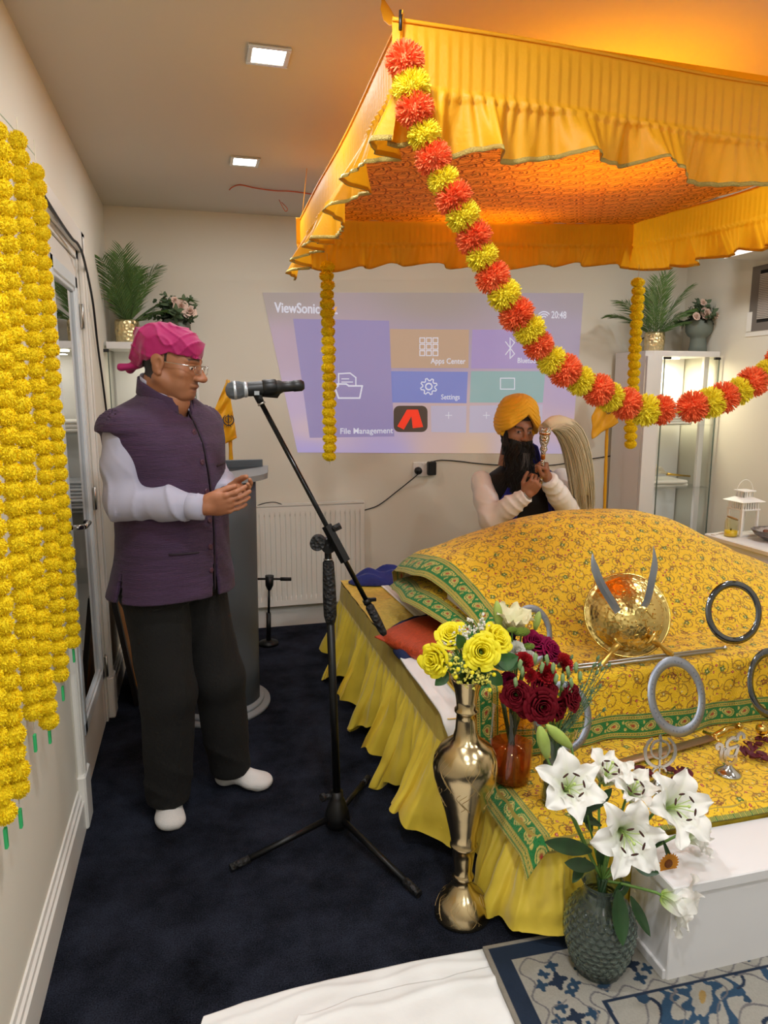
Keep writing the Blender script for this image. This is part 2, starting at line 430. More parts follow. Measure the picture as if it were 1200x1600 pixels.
hd.tube([(x1 + .056, y0 + .045, 1.045), (x1 + .064, y0 + .07, 1.045), (x1 + .064, y0 + .15, 1.043), (x1 + .050, y0 + .165, 1.043)], .0095, 12)
hd.build('door_handle', M_chrome, door)
for z in (.22, 1.0, 1.78):
    h = MB().box((XL + .0, DY1 - .045, z), (XL + .008, DY1 - .012, z + .10), bev=.002).cyl((XL + .008, DY1 - .03, z), (XL + .008, DY1 - .03, z + .1), .006)
    h.build('hinge', M_steel, door)

# ceiling downlights
M_led = mat('led diffuser', '#ffffff', .4, emit='#fdfcf6', estr=14)
M_lampring = mat('lamp trim', '#d9d9d5', .25, metal=.6)
labels = {(0.27, 2.43): 'square recessed ceiling downlight, nearer of the two left of the canopy',
          (0.27, 3.50): 'square recessed ceiling downlight, farther of the two left of the canopy'}
lamp_spots = [(0.27, 2.43), (0.27, 3.50), (0.27, 1.30), (0.27, .2), (1.42, 2.35), (1.42, 3.35), (1.6, .25), (2.75, 2.3), (2.85, 3.55), (2.75, .9), (1.5, -.9), (.2, -.9)]
for (x, y) in lamp_spots:
    t = thing('ceiling_downlight', labels.get((x, y), 'square recessed ceiling downlight beyond the picture or hidden above canopy'), 'ceiling light', (x, y, CEIL), 'square ceiling downlights')
    f = MB()
    for q in ((-.066, -.066, .066, -.05), (-.066, .05, .066, .066), (-.066, -.05, -.05, .05), (.05, -.05, .066, .05)):
        f.box((x + q[0], y + q[1], CEIL - .008), (x + q[2], y + q[3], CEIL - .0005), bev=.002)
    f.build('lamp_frame', M_lampring, t)
    MB().box((x - .05, y - .05, CEIL - .005), (x + .05, y + .05, CEIL - .001)).build('diffuser', M_led, t)
def area(name, loc, size, power, col=(1, 1, 1), rot=(0, 0, 0), spread=None):
    l = bpy.data.lights.new(name, 'AREA'); l.energy = power; l.size = size; l.color = col; l.shape = 'SQUARE'
    if spread: l.spread = spread
    o = bpy.data.objects.new(name, l); COL.objects.link(o); o.location = loc; o.rotation_euler = rot; return o
LP = {(1.42, 2.35): 22, (1.42, 3.35): 13, (2.85, 3.55): 9, (.27, 2.43): 9, (.27, 3.50): 10, (.27, 1.30): 25, (.27, .2): 25}
for (x, y) in lamp_spots:
    area('downlight_glow', (x, y, CEIL - .012), .10, LP.get((x, y), 19), (.97, .985, 1.0))

# world: dim neutral, the room is closed
w = bpy.data.worlds.new('world'); scene.world = w; w.use_nodes = True
w.node_tree.nodes['Background'].inputs[0].default_value = (.8, .85, .9, 1); w.node_tree.nodes['Background'].inputs[1].default_value = .3
scene.view_settings.view_transform = 'Standard'; scene.view_settings.look = 'None'; scene.view_settings.gamma = 1
scene.view_settings.use_curve_mapping = False
scene.view_settings.exposure = -0.8
scene.cycles.use_denoising = True
scene.cycles.max_bounces = 10; scene.cycles.diffuse_bounces = 5; scene.cycles.glossy_bounces = 4; scene.cycles.transmission_bounces = 8; scene.cycles.transparent_max_bounces = 12
scene.cycles.sample_clamp_indirect = 6.0
scene.cycles.caustics_reflective = False; scene.cycles.caustics_refractive = False
# ------------------------------------------------------------------ projected picture on the back wall
def emis(name, col, s, dif='#77727a'):
    return mat(name, dif, .8, emit=col, estr=s)
PS = 1.22
def scr(x, y, d=0.0): p = atY(x, y, YB - .004 - d); return p
pic = thing('projected_screen', 'lavender projector menu picture glowing on back wall behind the seated man', 'projection', tuple(atY(660, 710, YB)))
# soft gradient background, corner colours
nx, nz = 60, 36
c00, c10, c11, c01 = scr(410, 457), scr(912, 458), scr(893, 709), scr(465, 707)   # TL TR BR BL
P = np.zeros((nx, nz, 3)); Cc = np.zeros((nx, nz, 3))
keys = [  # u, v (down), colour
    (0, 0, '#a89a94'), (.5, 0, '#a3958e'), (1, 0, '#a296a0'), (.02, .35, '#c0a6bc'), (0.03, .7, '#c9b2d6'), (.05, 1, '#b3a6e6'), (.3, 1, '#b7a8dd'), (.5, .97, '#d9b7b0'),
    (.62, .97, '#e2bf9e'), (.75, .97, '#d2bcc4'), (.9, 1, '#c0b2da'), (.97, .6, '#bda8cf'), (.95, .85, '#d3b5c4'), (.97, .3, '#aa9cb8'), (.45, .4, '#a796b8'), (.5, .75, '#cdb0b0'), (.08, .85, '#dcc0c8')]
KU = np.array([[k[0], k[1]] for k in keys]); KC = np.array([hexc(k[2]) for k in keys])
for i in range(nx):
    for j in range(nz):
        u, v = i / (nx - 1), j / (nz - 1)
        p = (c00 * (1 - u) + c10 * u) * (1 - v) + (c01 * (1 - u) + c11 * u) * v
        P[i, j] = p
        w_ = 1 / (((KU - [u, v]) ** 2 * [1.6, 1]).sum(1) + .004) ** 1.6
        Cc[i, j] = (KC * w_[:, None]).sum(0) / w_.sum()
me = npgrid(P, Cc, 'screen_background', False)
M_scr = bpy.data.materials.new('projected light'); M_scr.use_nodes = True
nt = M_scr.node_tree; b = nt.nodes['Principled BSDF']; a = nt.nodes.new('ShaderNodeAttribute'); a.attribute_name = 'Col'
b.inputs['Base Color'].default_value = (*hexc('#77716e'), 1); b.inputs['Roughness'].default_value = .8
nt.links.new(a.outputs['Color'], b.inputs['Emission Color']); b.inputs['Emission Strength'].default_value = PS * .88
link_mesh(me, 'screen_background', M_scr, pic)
def quad(name, pts, m, d=.001, parent=pic):
    mb = MB(); vs = [scr(x, y, d) for x, y in pts]; vs2 = [scr(x, y, d + .0008) for x, y in pts]
    k = len(vs); mb.add(vs2 + vs, [tuple(range(k))] + [(i, (i + 1) % k, (i + 1) % k + k, i + k) for i in range(k)], 0, False)
    return mb.build(name, m, parent)
def stroke(mb, pts, wd, d=.003, closed=False):
    """thin flat line through pixel points, wd wide in metres"""
    V = [scr(x, y, d) for x, y in pts]
    if closed: V = V + [V[0]]
    for a, b_ in zip(V, V[1:]):
        t = (b_ - a).normalized(); s_ = Vector((-t.z, 0, t.x)) * wd / 2; e = t * wd * .4
        mb.add([a - s_ - e, a + s_ - e, b_ + s_ + e, b_ - s_ + e], [(0, 1, 2, 3)], 0, False)
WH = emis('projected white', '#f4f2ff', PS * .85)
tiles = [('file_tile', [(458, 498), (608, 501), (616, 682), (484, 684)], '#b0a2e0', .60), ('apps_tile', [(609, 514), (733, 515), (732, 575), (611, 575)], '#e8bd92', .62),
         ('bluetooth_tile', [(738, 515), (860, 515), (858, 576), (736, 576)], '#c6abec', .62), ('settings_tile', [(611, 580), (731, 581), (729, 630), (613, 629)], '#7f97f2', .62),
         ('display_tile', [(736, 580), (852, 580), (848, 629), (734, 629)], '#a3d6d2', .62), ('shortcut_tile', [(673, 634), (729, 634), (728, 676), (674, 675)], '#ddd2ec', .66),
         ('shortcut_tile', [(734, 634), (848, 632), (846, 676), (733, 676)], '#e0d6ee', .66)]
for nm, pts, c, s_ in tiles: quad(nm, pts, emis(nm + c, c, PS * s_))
def rrect(x0, y0, x1, y1, r):
    o = []
    for cx, cy, a0 in ((x1 - r, y0 + r, -90), (x1 - r, y1 - r, 0), (x0 + r, y1 - r, 90), (x0 + r, y0 + r, 180)):
        for k in range(5): t = R(a0 + k * 22.5); o.append((cx + r * math.cos(t), cy + r * math.sin(t)))
    return o
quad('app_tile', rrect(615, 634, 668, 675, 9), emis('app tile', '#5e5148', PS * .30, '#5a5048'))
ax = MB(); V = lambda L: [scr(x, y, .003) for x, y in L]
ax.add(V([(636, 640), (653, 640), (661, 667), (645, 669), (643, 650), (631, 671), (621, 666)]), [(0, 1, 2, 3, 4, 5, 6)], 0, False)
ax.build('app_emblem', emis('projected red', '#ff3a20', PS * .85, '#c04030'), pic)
ux, uy = Vector((1, 0, -.012)), Vector((0, 0, 1))
tx = MB()
text_mesh(tx, 'File Management', .052, scr(531, 678, .004), (1, 0, .0), uy, scalex=1.0)
text_mesh(tx, 'Apps Center', .05, scr(673, 568, .004), (1, 0, .0), uy, scalex=.92)
text_mesh(tx, 'Bluetooth', .048, scr(808, 567, .004), (1, 0, .0), uy, scalex=.9)
text_mesh(tx, 'Settings', .046, scr(689, 624, .004), (1, 0, 0), uy, scalex=.92)
text_mesh(tx, '20:48', .066, scr(861, 497, .004), (1, 0, 0), uy, scalex=.78)
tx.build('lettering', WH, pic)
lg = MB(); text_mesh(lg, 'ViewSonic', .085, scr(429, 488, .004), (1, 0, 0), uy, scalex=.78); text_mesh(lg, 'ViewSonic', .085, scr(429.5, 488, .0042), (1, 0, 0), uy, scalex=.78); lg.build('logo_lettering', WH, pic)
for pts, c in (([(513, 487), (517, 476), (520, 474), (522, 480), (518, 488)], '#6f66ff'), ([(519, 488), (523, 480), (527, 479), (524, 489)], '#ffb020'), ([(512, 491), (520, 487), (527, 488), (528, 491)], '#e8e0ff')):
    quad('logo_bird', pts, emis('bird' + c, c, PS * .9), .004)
for i in range(3):
    for j in range(3):
        ic = MB(); x, y = 656 + i * 10.3, 528 + j * 10; stroke(ic, [(x, y), (x + 7.6, y), (x + 7.6, y + 7.6), (x, y + 7.6)], .0055, closed=True); ic.build('apps_icon_square', WH, pic)
ic = MB()
stroke(ic, [(523, 605), (526, 605), (528, 603), (527, 600), (541, 600), (545, 603), (566, 603), (562, 622), (529, 622)], .010, closed=True)
stroke(ic, [(529, 601), (529, 584), (547, 583), (556, 590), (556, 602)], .008); stroke(ic, [(534, 592), (545, 592)], .006); stroke(ic, [(534, 597), (551, 597)], .006)
ic.build('folder_icon', WH, pic); ic = MB(); g = []
for k in range(32):
    a_ = 2 * math.pi * k / 32; rr = 13 if (k // 2) % 2 else 9.5; g.append((670 + rr * math.cos(a_), 604 + rr * math.sin(a_) * .98))
stroke(ic, g, .007, closed=True); stroke(ic, [(670 + 5 * math.cos(a_ * .6), 604 + 5 * math.sin(a_ * .6)) for a_ in range(11)], .009)
ic.build('gear_icon', WH, pic); ic = MB(); stroke(ic, [(790, 534), (804, 553), (797, 560), (797, 528), (804, 535), (790, 554)], .006)
ic.build('bluetooth_icon', WH, pic); ic = MB(); stroke(ic, [(782, 591), (804, 591), (804, 608), (782, 608)], .006, closed=True)
ic.build('display_icon', WH, pic)
for rr in (3.5, 7, 10.5): ic = MB(); stroke(ic, [(850 + rr * math.cos(R(t)), 498 + rr * math.sin(R(t)) * 1.05) for t in range(-140, -39, 10)], .007); ic.build('wifi_arc', WH, pic)
for cx in (701, 760): ic = MB(); stroke(ic, [(cx - 5, 649), (cx + 5, 649)], .004); stroke(ic, [(cx, 644), (cx, 654)], .004); ic.build('plus_icon', WH, pic)

# ------------------------------------------------------------------ radiator
M_rad = mat('radiator enamel', '#e9e6dd', .35)
rx0, rx1, rz0, rz1, ry = .33, 1.035, .155, .80, 4.42
t = thing('radiator', 'white ribbed panel radiator under the projection on back wall', 'radiator', (.68, ry, rz0))
def radface(u, v):
    x = rx0 + u * (rx1 - rx0); z = rz0 + v * (rz1 - rz0); y = ry
    if .07 < v < .93 and .02 < u < .98:
        ph = ((u - .02) / .96 * 21) % 1; e = min((v - .07) / .02, (.93 - v) / .02, 1)
        y = ry + .009 * e * (1 if .36 < ph < .64 else 0)
    return (x, y, z)
fm = MB().grid(radface, 400, 40, smooth=False); fm.build('front_panel', M_rad, t, solid=.002)
MB().box((rx0 - .004, ry + .004, rz0), (rx0 + .001, 4.478, rz1 + .012), bev=.001).box((rx1 - .001, ry + .004, rz0), (rx1 + .004, 4.478, rz1 + .012), bev=.001).build('side_panel', M_rad, t)
gr = MB().box((rx0, ry, rz1 + .005), (rx1, ry + .006, rz1 + .014)).box((rx0, 4.472, rz1 + .005), (rx1, 4.478, rz1 + .014))
for i in range(80): x = rx0 + (i + .5) / 80 * (rx1 - rx0); gr.box((x - .002, ry + .004, rz1 + .008), (x + .002, 4.474, rz1 + .012))
gr.build('top_grille', M_rad, t)
MB().box((rx0, 4.462, rz0), (rx1, 4.470, rz1)).build('back_panel', M_rad, t)
MB().box((.5, 4.462, .4), (.53, 4.4995, .5)).box((.9, 4.462, .4), (.93, 4.4995, .5)).build('bracket', M_rad, t)

# ------------------------------------------------------------------ socket, plugs, cables
M_plast = mat('white plastic', '#e8e5df', .35); M_blk = mat('black plastic', '#101012', .45)
s0 = atY(645, 722, YB); s1 = atY(679, 744, YB)
t = thing('wall_socket', 'white double wall socket on back wall right of radiator', 'socket', (s0.x, YB - .001, s1.z))
MB().box((s0.x, YB - .010, s1.z), (s1.x, YB - .0005, s0.z), bev=.003).build('face_plate', M_plast, t)
MB().box((s0.x + .06, YB - .014, s0.z - .02), (s0.x + .072, YB - .009, s0.z - .006), bev=.001).box((s1.x - .072, YB - .014, s0.z - .02), (s1.x - .06, YB - .009, s0.z - .006), bev=.001).build('switch', M_plast, t)
pc = atY(652, 735, YB)
t = tag(MB().lathe([(0, 0), (.024, .0), (.026, .01), (.022, .03), (.0, .034)], n=20, M=Matrix.Translation((pc.x, YB - .0105, pc.z)) @ Matrix.Rotation(R(90), 4, 'X')).build('plug', M_blk, None, (pc.x, YB - .0105, pc.z)), 'round black plug in the left half of the wall socket', 'plug')
pd = atY(672, 731, YB)
t = tag(MB().box((pd.x - .028, YB - .055, pd.z - .045), (pd.x + .028, YB - .0105, pd.z + .045), bev=.006).build('power_adapter', M_blk, None, (pd.x, YB - .0105, pd.z)), 'square black power adapter in the right half of the wall socket', 'adapter')
M_cab = mat('black cable', '#0d0d0f', .5)
def smooth_path(pts, n=12):
    pts = [Vector(p) for p in pts]; out = []
    Q = [pts[0]] + pts + [pts[-1]]
    for i in range(1, len(Q) - 2):
        for k in range(n):
            t_ = k / n; a, b_, c, d = Q[i - 1], Q[i], Q[i + 1], Q[i + 2]
            out.append(0.5 * ((2 * b_) + (-a + c) * t_ + (2 * a - 5 * b_ + 4 * c - d) * t_ * t_ + (-a + 3 * b_ - 3 * c + d) * t_ ** 3))
    out.append(pts[-1]); return out
def cable(pts, r, label, m=None, name='cable', cat='cable'):
    sp_ = smooth_path(pts); return tag(MB().tube(sp_, r, 8).build(name, m or M_cab, None, sp_[0]), label, cat)
W = lambda x, y, o=.006: atY(x, y, YB - o)
cable([(pc.x, YB - .045, pc.z - .012), W(645, 748, .03), W(620, 768), W(592, 789), W(570, 797), W(560, 800, .04)], .0035, 'black cable drooping from the round plug to the radiator')
cable([(pd.x, YB - .035, pd.z + .046), W(673, 722, .02), W(690, 719), W(720, 721), W(745, 724), W(790, 727), W(860, 727), W(910, 719), W(964, 711)], .0035, 'black cable running right along the wall from the square adapter')
cable([W(402, 790, .05), W(415, 786, .06), W(430, 785, .06), W(442, 789, .055)], .003, 'short black cable lying on the radiator top beside the lectern')
Lx = lambda x, y, o: atX(x, y, XL + o)
cable([atX(67, 303, XL + .028), atX(90, 340, XL + .028), atX(112, 372, XL + .028), atX(122, 382, XL + .035), atX(131, 405, XL + .035), (XL + .02, 3.60, 1.93), (XL + .012, 3.75, 1.74), (XL + .010, 3.88, 1.55), (XL + .01, 4.0, 1.30)],
      .0052, 'black cable drooping from the door frame down the left wall')

# ------------------------------------------------------------------ corner cabinets
M_cw = mat('cabinet white', '#e4e2e0', .4); M_glass = pane_glass('cabinet glass', (.975, .985, .98), 1.0)
M_gl_edge = mat('glass edge', '#5d6b62', .2); M_cloth_w = mat('folded white cloth', '#efece4', .9, bump=1.5, bscale=30, sheen=.2)
def folded(mb, x, y, z, w_, d, h, rot=0, seed=0):
    rnd = random.Random(seed); lay = max(2, int(h / .018))
    for k in range(lay):
        e = rnd.uniform(-.01, .01); M_ = Matrix.Translation((x, y, 0)) @ Matrix.Rotation(rot + rnd.uniform(-.05, .05), 4, 'Z')
        mb.box((-w_ / 2 + e, -d / 2 + e, z + k * h / lay), (w_ / 2 + e, d / 2 - e, z + (k + .92) * h / lay), M=M_, bev=.007)
def corner_cabinet(name, label, xs, xe, yb, yf, top, side):
    """side=+1: cabinet in the right corner (solid panel on its left), -1: mirrored"""
    L = lambda f: xs + f * (xe - xs)
    t = thing(name, label, 'cabinet', ((xs + xe) / 2, (yb + yf) / 2, 0))
    ch = .30 if side > 0 else .25
    def X(f): return L(f) if side > 0 else L(1 - f)
    plan = [(X(0), yb), (X(0), yf + .03), (X(.08), yf), (X(1), yf), (X(1), yb)]
    def slab(z0, z1, inset=0.0, m=M_cw, nm='shelf'):
        cx = sum(p[0] for p in plan) / 5; cy = sum(p[1] for p in plan) / 5
        pl = [(cx + (p[0] - cx) * (1 - inset), cy + (p[1] - cy) * (1 - inset)) for p in plan]
        return MB().prism(pl, (1, 0, 0), (0, 1, 0), (0, 0, z0), z1 - z0).build(nm, m, t)
    slab(top - .035, top, 0, M_cw, 'top_panel'); slab(0.0, .09, 0, M_cw, 'plinth')
    for z in (1.285, .86, .47): slab(z, z + .008, .03, M_glass if z != .47 else M_glass, 'glass_shelf')
    MB().box((min(X(0), X(.045)), yf + .03, .09), (max(X(0), X(.045)), yb, top - .035), bev=.002).box((min(X(0), X(.20)) , yf + .0, .09), (max(X(0), X(.20)), yf + .022, top - .035)).build('side_panel', M_cw, t) if side > 0 else MB().box((min(X(0), X(.03)), yf + .03, .09), (max(X(0), X(.03)), yb, top - .035), bev=.002).build('side_panel', M_cw, t)
    MB().box((min(X(.03), X(1)), yb - .016, .09), (max(X(.03), X(1)), yb - .001, top - .035)).build('back_panel', M_cw, t)
    if side > 0: MB().box((X(.86), yf + .05, .09), (X(.93), yf + .075, top - .035), bev=.002).build('upright', M_cw, t)
    d0 = .22 if side > 0 else .04
    MB().box((min(X(d0), X(.985)), yf - .010, .10), (max(X(d0), X(.985)), yf - .004, top - .04)).build('glass_door', M_glass, t)
    ed = MB()
    for f in (d0, .985): ed.box((X(f) - .0025, yf - .011, .10), (X(f) + .0025, yf - .003, top - .04))
    ed.build('door_edge', M_gl_edge, t)
    hg = MB()
    for z in (top - .055, .12): hg.box((X(d0) - .01, yf - .018, z), (X(d0) + .045, yf - .002, z + .016), bev=.002).box((X(.985) - .04, yf - .018, z), (X(.985) + .005, yf - .002, z + .016), bev=.002)
    hg.build('hinge', M_blk, t)
    MB().box((min(X(1), X(.99)), yf, .10), (max(X(1), X(.99)), yb - .02, top - .04)).build('side_glass', M_glass, t)
    sl = MB().box((L(.35), (yf + yb) / 2 - .03, top - .045), (L(.65), (yf + yb) / 2 + .03, top - .036)); sl.build('cabinet_lamp', mat('cabinet lamp', '#ffffff', emit='#fff0c8', estr=8), t)
    return t
cabR = corner_cabinet('display_cabinet', 'tall white glass-door display cabinet in the right corner, lit inside', 2.84, 3.385, 4.46, 4.09, 1.775, 1)
cabL = corner_cabinet('display_cabinet', 'white glass-door display cabinet in the left corner behind the standing man', -.435, .03, 4.46, 4.09, 1.775, -1)
area('cabinet_glow', (3.11, 4.26, 1.715), .14, 12.0, (1, .88, .62)); area('cabinet_glow_low', (3.11, 4.26, .83), .12, .5, (1, .95, .85))
area('cabinet_glow_left', (-.2, 4.26, 1.715), .12, 1.0, (1, .95, .85))
sh = lambda nm, lab, g=None: None
def cloth_thing(nm, lab, args, m=M_cloth_w, cat='cloth'):
    mb = MB(); folded(mb, *args); return tag(mb.build(nm, m, None, (args[0], args[1], args[2])), lab, cat)
cloth_thing('folded_cloth', 'stack of folded white cloths on the lit top shelf of right cabinet', (3.10, 4.27, 1.293, .34, .22, .13, .05, 1))
cloth_thing('folded_cloth', 'folded white sheet on the middle shelf of the right cabinet', (3.08, 4.27, .868, .36, .24, .05, -.04, 2))
cloth_thing('folded_cloth', 'folded pale cloth tilted on the lower shelf of the right cabinet', (3.13, 4.25, .478, .34, .22, .10, .25, 3), mat('pale blue cloth', '#d6dbe4', .9))
cloth_thing('folded_cloth', 'folded white cloth on the top shelf of the left cabinet', (-.2, 4.3, 1.293, .30, .2, .07, .05, 5))
cloth_thing('folded_cloth', 'folded grey cloth on the middle shelf of the left cabinet', (-.2, 4.3, .868, .30, .2, .16, .05, 6), mat('grey folded cloth', '#c9ccd0', .9))
# whisk lying on the middle shelf
t = thing('chaur_whisk', 'white hair whisk with gilt handle lying on the cabinet middle shelf', 'whisk', (3.1, 4.2, .92))
hm = MB(); rr = random.Random(4)
for k in range(140):
    a0 = Vector((3.12 + rr.uniform(-.01, .01), 4.20, .955)); e = Vector((2.92 + rr.uniform(-.02, .05), 4.2 + rr.uniform(-.07, .08), .93 + rr.uniform(-.0, .03)))
    hm.tube([a0, (a0 + e) / 2 + Vector((0, 0, rr.uniform(.02, .07))), e], [.002, .002, .0006], 4)
hm.build('hair', mat('yak hair', '#efe6cf', .8), t)
MB().tube([(3.12, 4.2, .955), (3.16, 4.2, .95), (3.30, 4.19, .935)], [.010, .008, .006], 10).build('handle', mat('gilt', '#d9b04a', .3, 1.0), t)

# ------------------------------------------------------------------ plants on the cabinets
M_leafD = mat('palm leaf', '#5c7c40', .5, var=.25, vscale=8, transl=.15); M_leafG = mat('eucalyptus leaf', '#56694a', .6, var=.2, vscale=12, transl=.15)
M_goldpot = mat('hammered gold', '#e6d4a2', .33, 1.0, bump=3, bscale=55, bkind='voronoi')
M_greypot = mat('matt grey green ceramic', '#71796f', .8)
def palm(loc, label, fr, seed, potlabel=None):
    rnd = random.Random(seed); x, y, z = loc
    t = thing('potted_palm', label, 'plant', loc)
    r = .066
    MB().lathe([(0, 0), (r * .86, 0), (r * .95, .01), (r, .07), (r * .97, .115), (r * .93, .128), (r * .86, .126), (r * .86, .09), (0, .09)], (x, y, z), 40).build('pot', M_goldpot, t)
    for (az, el, L, bend) in fr:
        az += rnd.uniform(-.1, .1)
        mb = MB(); p = Vector((x + .015 * math.cos(az), y + .015 * math.sin(az), z + .10)); e = el; pts = [p.copy()]; dirs = []
        N = 26
        for k in range(N):
            d = Vector((math.cos(az) * math.cos(e), math.sin(az) * math.cos(e), math.sin(e))); dirs.append(d); p = p + d * L / N; pts.append(p.copy()); e -= bend / N * (1.6 * k / N + .2)
        mb.tube(pts, [.0035 - .0027 * k / N for k in range(N + 1)], 6)
        side = Vector((-math.sin(az), math.cos(az), 0))
        for k in range(4, 40):
            f = k / 40; q = pts[min(N, int(f * N))]; d = dirs[min(N - 1, int(f * N))]; up = side.cross(d)
            ll = L * .42 * (math.sin(math.pi * min(1, f * .80 + .12)) ** .6) * rnd.uniform(.85, 1.1) * (1 if f < .8 else 1.0)
            for s_ in (-1, 1):
                ld = (side * s_ * .62 + d * .9 + up * rnd.uniform(-.05, .25)).normalized(); wv = d.cross(ld).normalized().cross(ld).normalized() * .0034
                m1 = q + ld * ll * .45; e1 = q + ld * ll + Vector((0, 0, -ll * .12))
                mb.add([q - wv * .4, q + wv * .4, m1 + wv, e1, m1 - wv], [(0, 1, 2, 3, 4)], 0, False)
        mb.build('frond', M_leafD, t)
    return t
palm(tuple(atY(200, 532, 4.27))[:2] + (1.775,), 'potted palm in hammered gold pot on the left cabinet',
     [(-1.4, 1.5, .40, .25), (-1.80, .92, .42, .30), (1.9, .95, .30, .5), (.1, .75, .38, 1.0), (-.5, 1.2, .36, .5), (1.4, 1.3, .36, .4), (-1.6, 1.25, .38, .3), (-.2, .55, .30, 1.0), (-1.1, 1.2, .33, .5)], 3)
pxr = atY(1022, 540, 4.25)
palm((pxr.x, 4.25, 1.775), 'potted palm in hammered gold pot on the right cabinet',
     [(-1.4, 1.5, .40, .2), (-3.0, .80, .38, .6), (2.8, .75, .34, .9), (.05, .85, .36, .9), (-.4, 1.2, .38, .5), (1.4, 1.3, .36, .4), (-2.2, 1.3, .38, .3), (.2, .65, .30, 1.0)], 9)
def rose_mesh(mb, c, r, ax=(0, 0, 1), mi=0, seed=0, layers=5, curl=.35, open_=1.0):
    """layered cupped petals around an axis"""
    rnd = random.Random(seed); ax = Vector(ax).normalized(); c = Vector(c)
    u0 = ax.orthogonal().normalized(); v0 = ax.cross(u0)
    for L in range(layers):
        f = (L + 1) / layers; n = 3 + L; a0 = rnd.uniform(0, 6.28)
        for k in range(n):
            a = a0 + 2 * math.pi * k / n + rnd.uniform(-.15, .15); hw = math.pi / n * rnd.uniform(1.15, 1.55) if L else 1.4
            rb, rt = r * (.10 + .34 * f), r * (.14 + .86 * f ** 1.25) * open_ * rnd.uniform(.90, 1.08); h0, h1 = -r * .45, r * (.66 - .42 * f ** 1.6)
            def fn(u, v, a=a, hw=hw, rb=rb, rt=rt, h0=h0, h1=h1, f=f, j=rnd.uniform(-.10, .08), tw=rnd.uniform(-.12, .12), wv=rnd.uniform(0, 6)):
                s_ = (u - .5) * 2; aa = a + tw * v + hw * s_ * (1 - .25 * v * v * abs(s_)); tip = 1 - .22 * s_ * s_ * v
                rad = rb + (rt - rb) * (v ** .75) + curl * r * f * max(0, v - .75) ** 2 * 4
                h = h0 + (h1 - h0) * (math.sin(v * 1.75)) * tip - curl * r * f * max(0, v - .8) * .6 + j * r + .05 * r * math.sin(s_ * 4 + wv) * v * v * f
                return c + (u0 * math.cos(aa) + v0 * math.sin(aa)) * rad * (1 - .04 * s_ * s_) + ax * h
            mb.grid(fn, 6, 6, mi)
    return mb
M_blush = mat('blush petals', '#e6c9b8', .75, sss=.0, transl=.2)
def sprig(mb, p0, d, L, n, lw, rnd, mi=0, droop=.3):
    d = Vector(d).normalized(); p = Vector(p0); pts = [p.copy()]
    for k in range(8): d = (d + Vector((rnd.uniform(-.12, .12), rnd.uniform(-.12, .12), -droop / 8))).normalized(); p = p + d * L / 8; pts.append(p.copy())
    mb.tube(pts, [.0022 - .0002 * k for k in range(9)], 5, mi)
    for k in range(n):
        f = .15 + .85 * k / n; q = pts[min(8, int(f * 8))]; s_ = d.orthogonal(); s_.rotate(Matrix.Rotation(rnd.uniform(0, 6.28), 3, d)); ld = (s_ + d * .8).normalized()
        wv = ld.orthogonal().normalized() * lw * .45; l_ = lw * rnd.uniform(.8, 1.3)
        mb.add([q, q + ld * l_ * .3 + wv, q + ld * l_ * .75 + wv * .8, q + ld * l_ * 1.15, q + ld * l_ * .75 - wv * .8, q + ld * l_ * .3 - wv], [(0, 1, 2, 3, 4, 5)], mi, False)
def grey_pot_bouquet(loc, label, tall, seed, roses):
    rnd = random.Random(seed); x, y, z = loc; t = thing('vase_arrangement', label, 'flower vase', loc)
    if tall: prof = [(0, 0), (.062, 0), (.055, .04), (.05, .085), (.052, .10), (.072, .115), (.085, .14), (.088, .17), (.082, .20), (.07, .215), (.064, .213), (.06, .19), (0, .19)]; ht = .21
    else: prof = [(0, 0), (.062, 0), (.078, .03), (.08, .07), (.076, .11), (.064, .135), (.058, .137), (.055, .12), (0, .12)]; ht = .13
    MB().lathe(prof, (x, y, z), 36).build('pot', M_greypot, t)
    lv = MB(); c = Vector((x, y, z + ht - .01))
    for k in range(26):
        a = rnd.uniform(0, 6.28); el = rnd.uniform(.1, 1.45); sprig(lv, c, (math.cos(a) * math.cos(el), math.sin(a) * math.cos(el), math.sin(el)), rnd.uniform(.10, .19), 16, rnd.choice([.02, .028, .035]), rnd)
    lv.build('foliage', M_leafG, t)
    dk = MB()
    for k in range(30): a = rnd.uniform(0, 6.28); sprig(dk, c, (math.cos(a), math.sin(a), rnd.uniform(-.1, .9)), rnd.uniform(.05, .09), 9, .03, rnd)
    dk.build('dark_foliage', mat('dark leaf', '#1f2b1c', .6), t)
    for i, (dx, dz, rr_) in enumerate(roses):
        rb = MB(); rose_mesh(rb, (x + dx, y - .075, z + ht + dz), rr_, (dx * 2, -1, .35), seed=seed + i, layers=5); rb.build('rose', M_blush, t)
    return t
p = atY(275, 500, 4.25)
grey_pot_bouquet((p.x, 4.25, 1.775), 'grey pot of blush roses and eucalyptus on the left cabinet', False, 5, [(.03, .065, .038), (.075, .04, .038), (.0, .10, .02)])
p = atY(1090, 543, 4.25)
grey_pot_bouquet((p.x, 4.25, 1.775), 'grey footed vase of blush roses on the right cabinet', True, 8, [(-.015, .04, .04), (.075, .035, .036), (-.085, .02, .026), (-.04, .11, .022)])

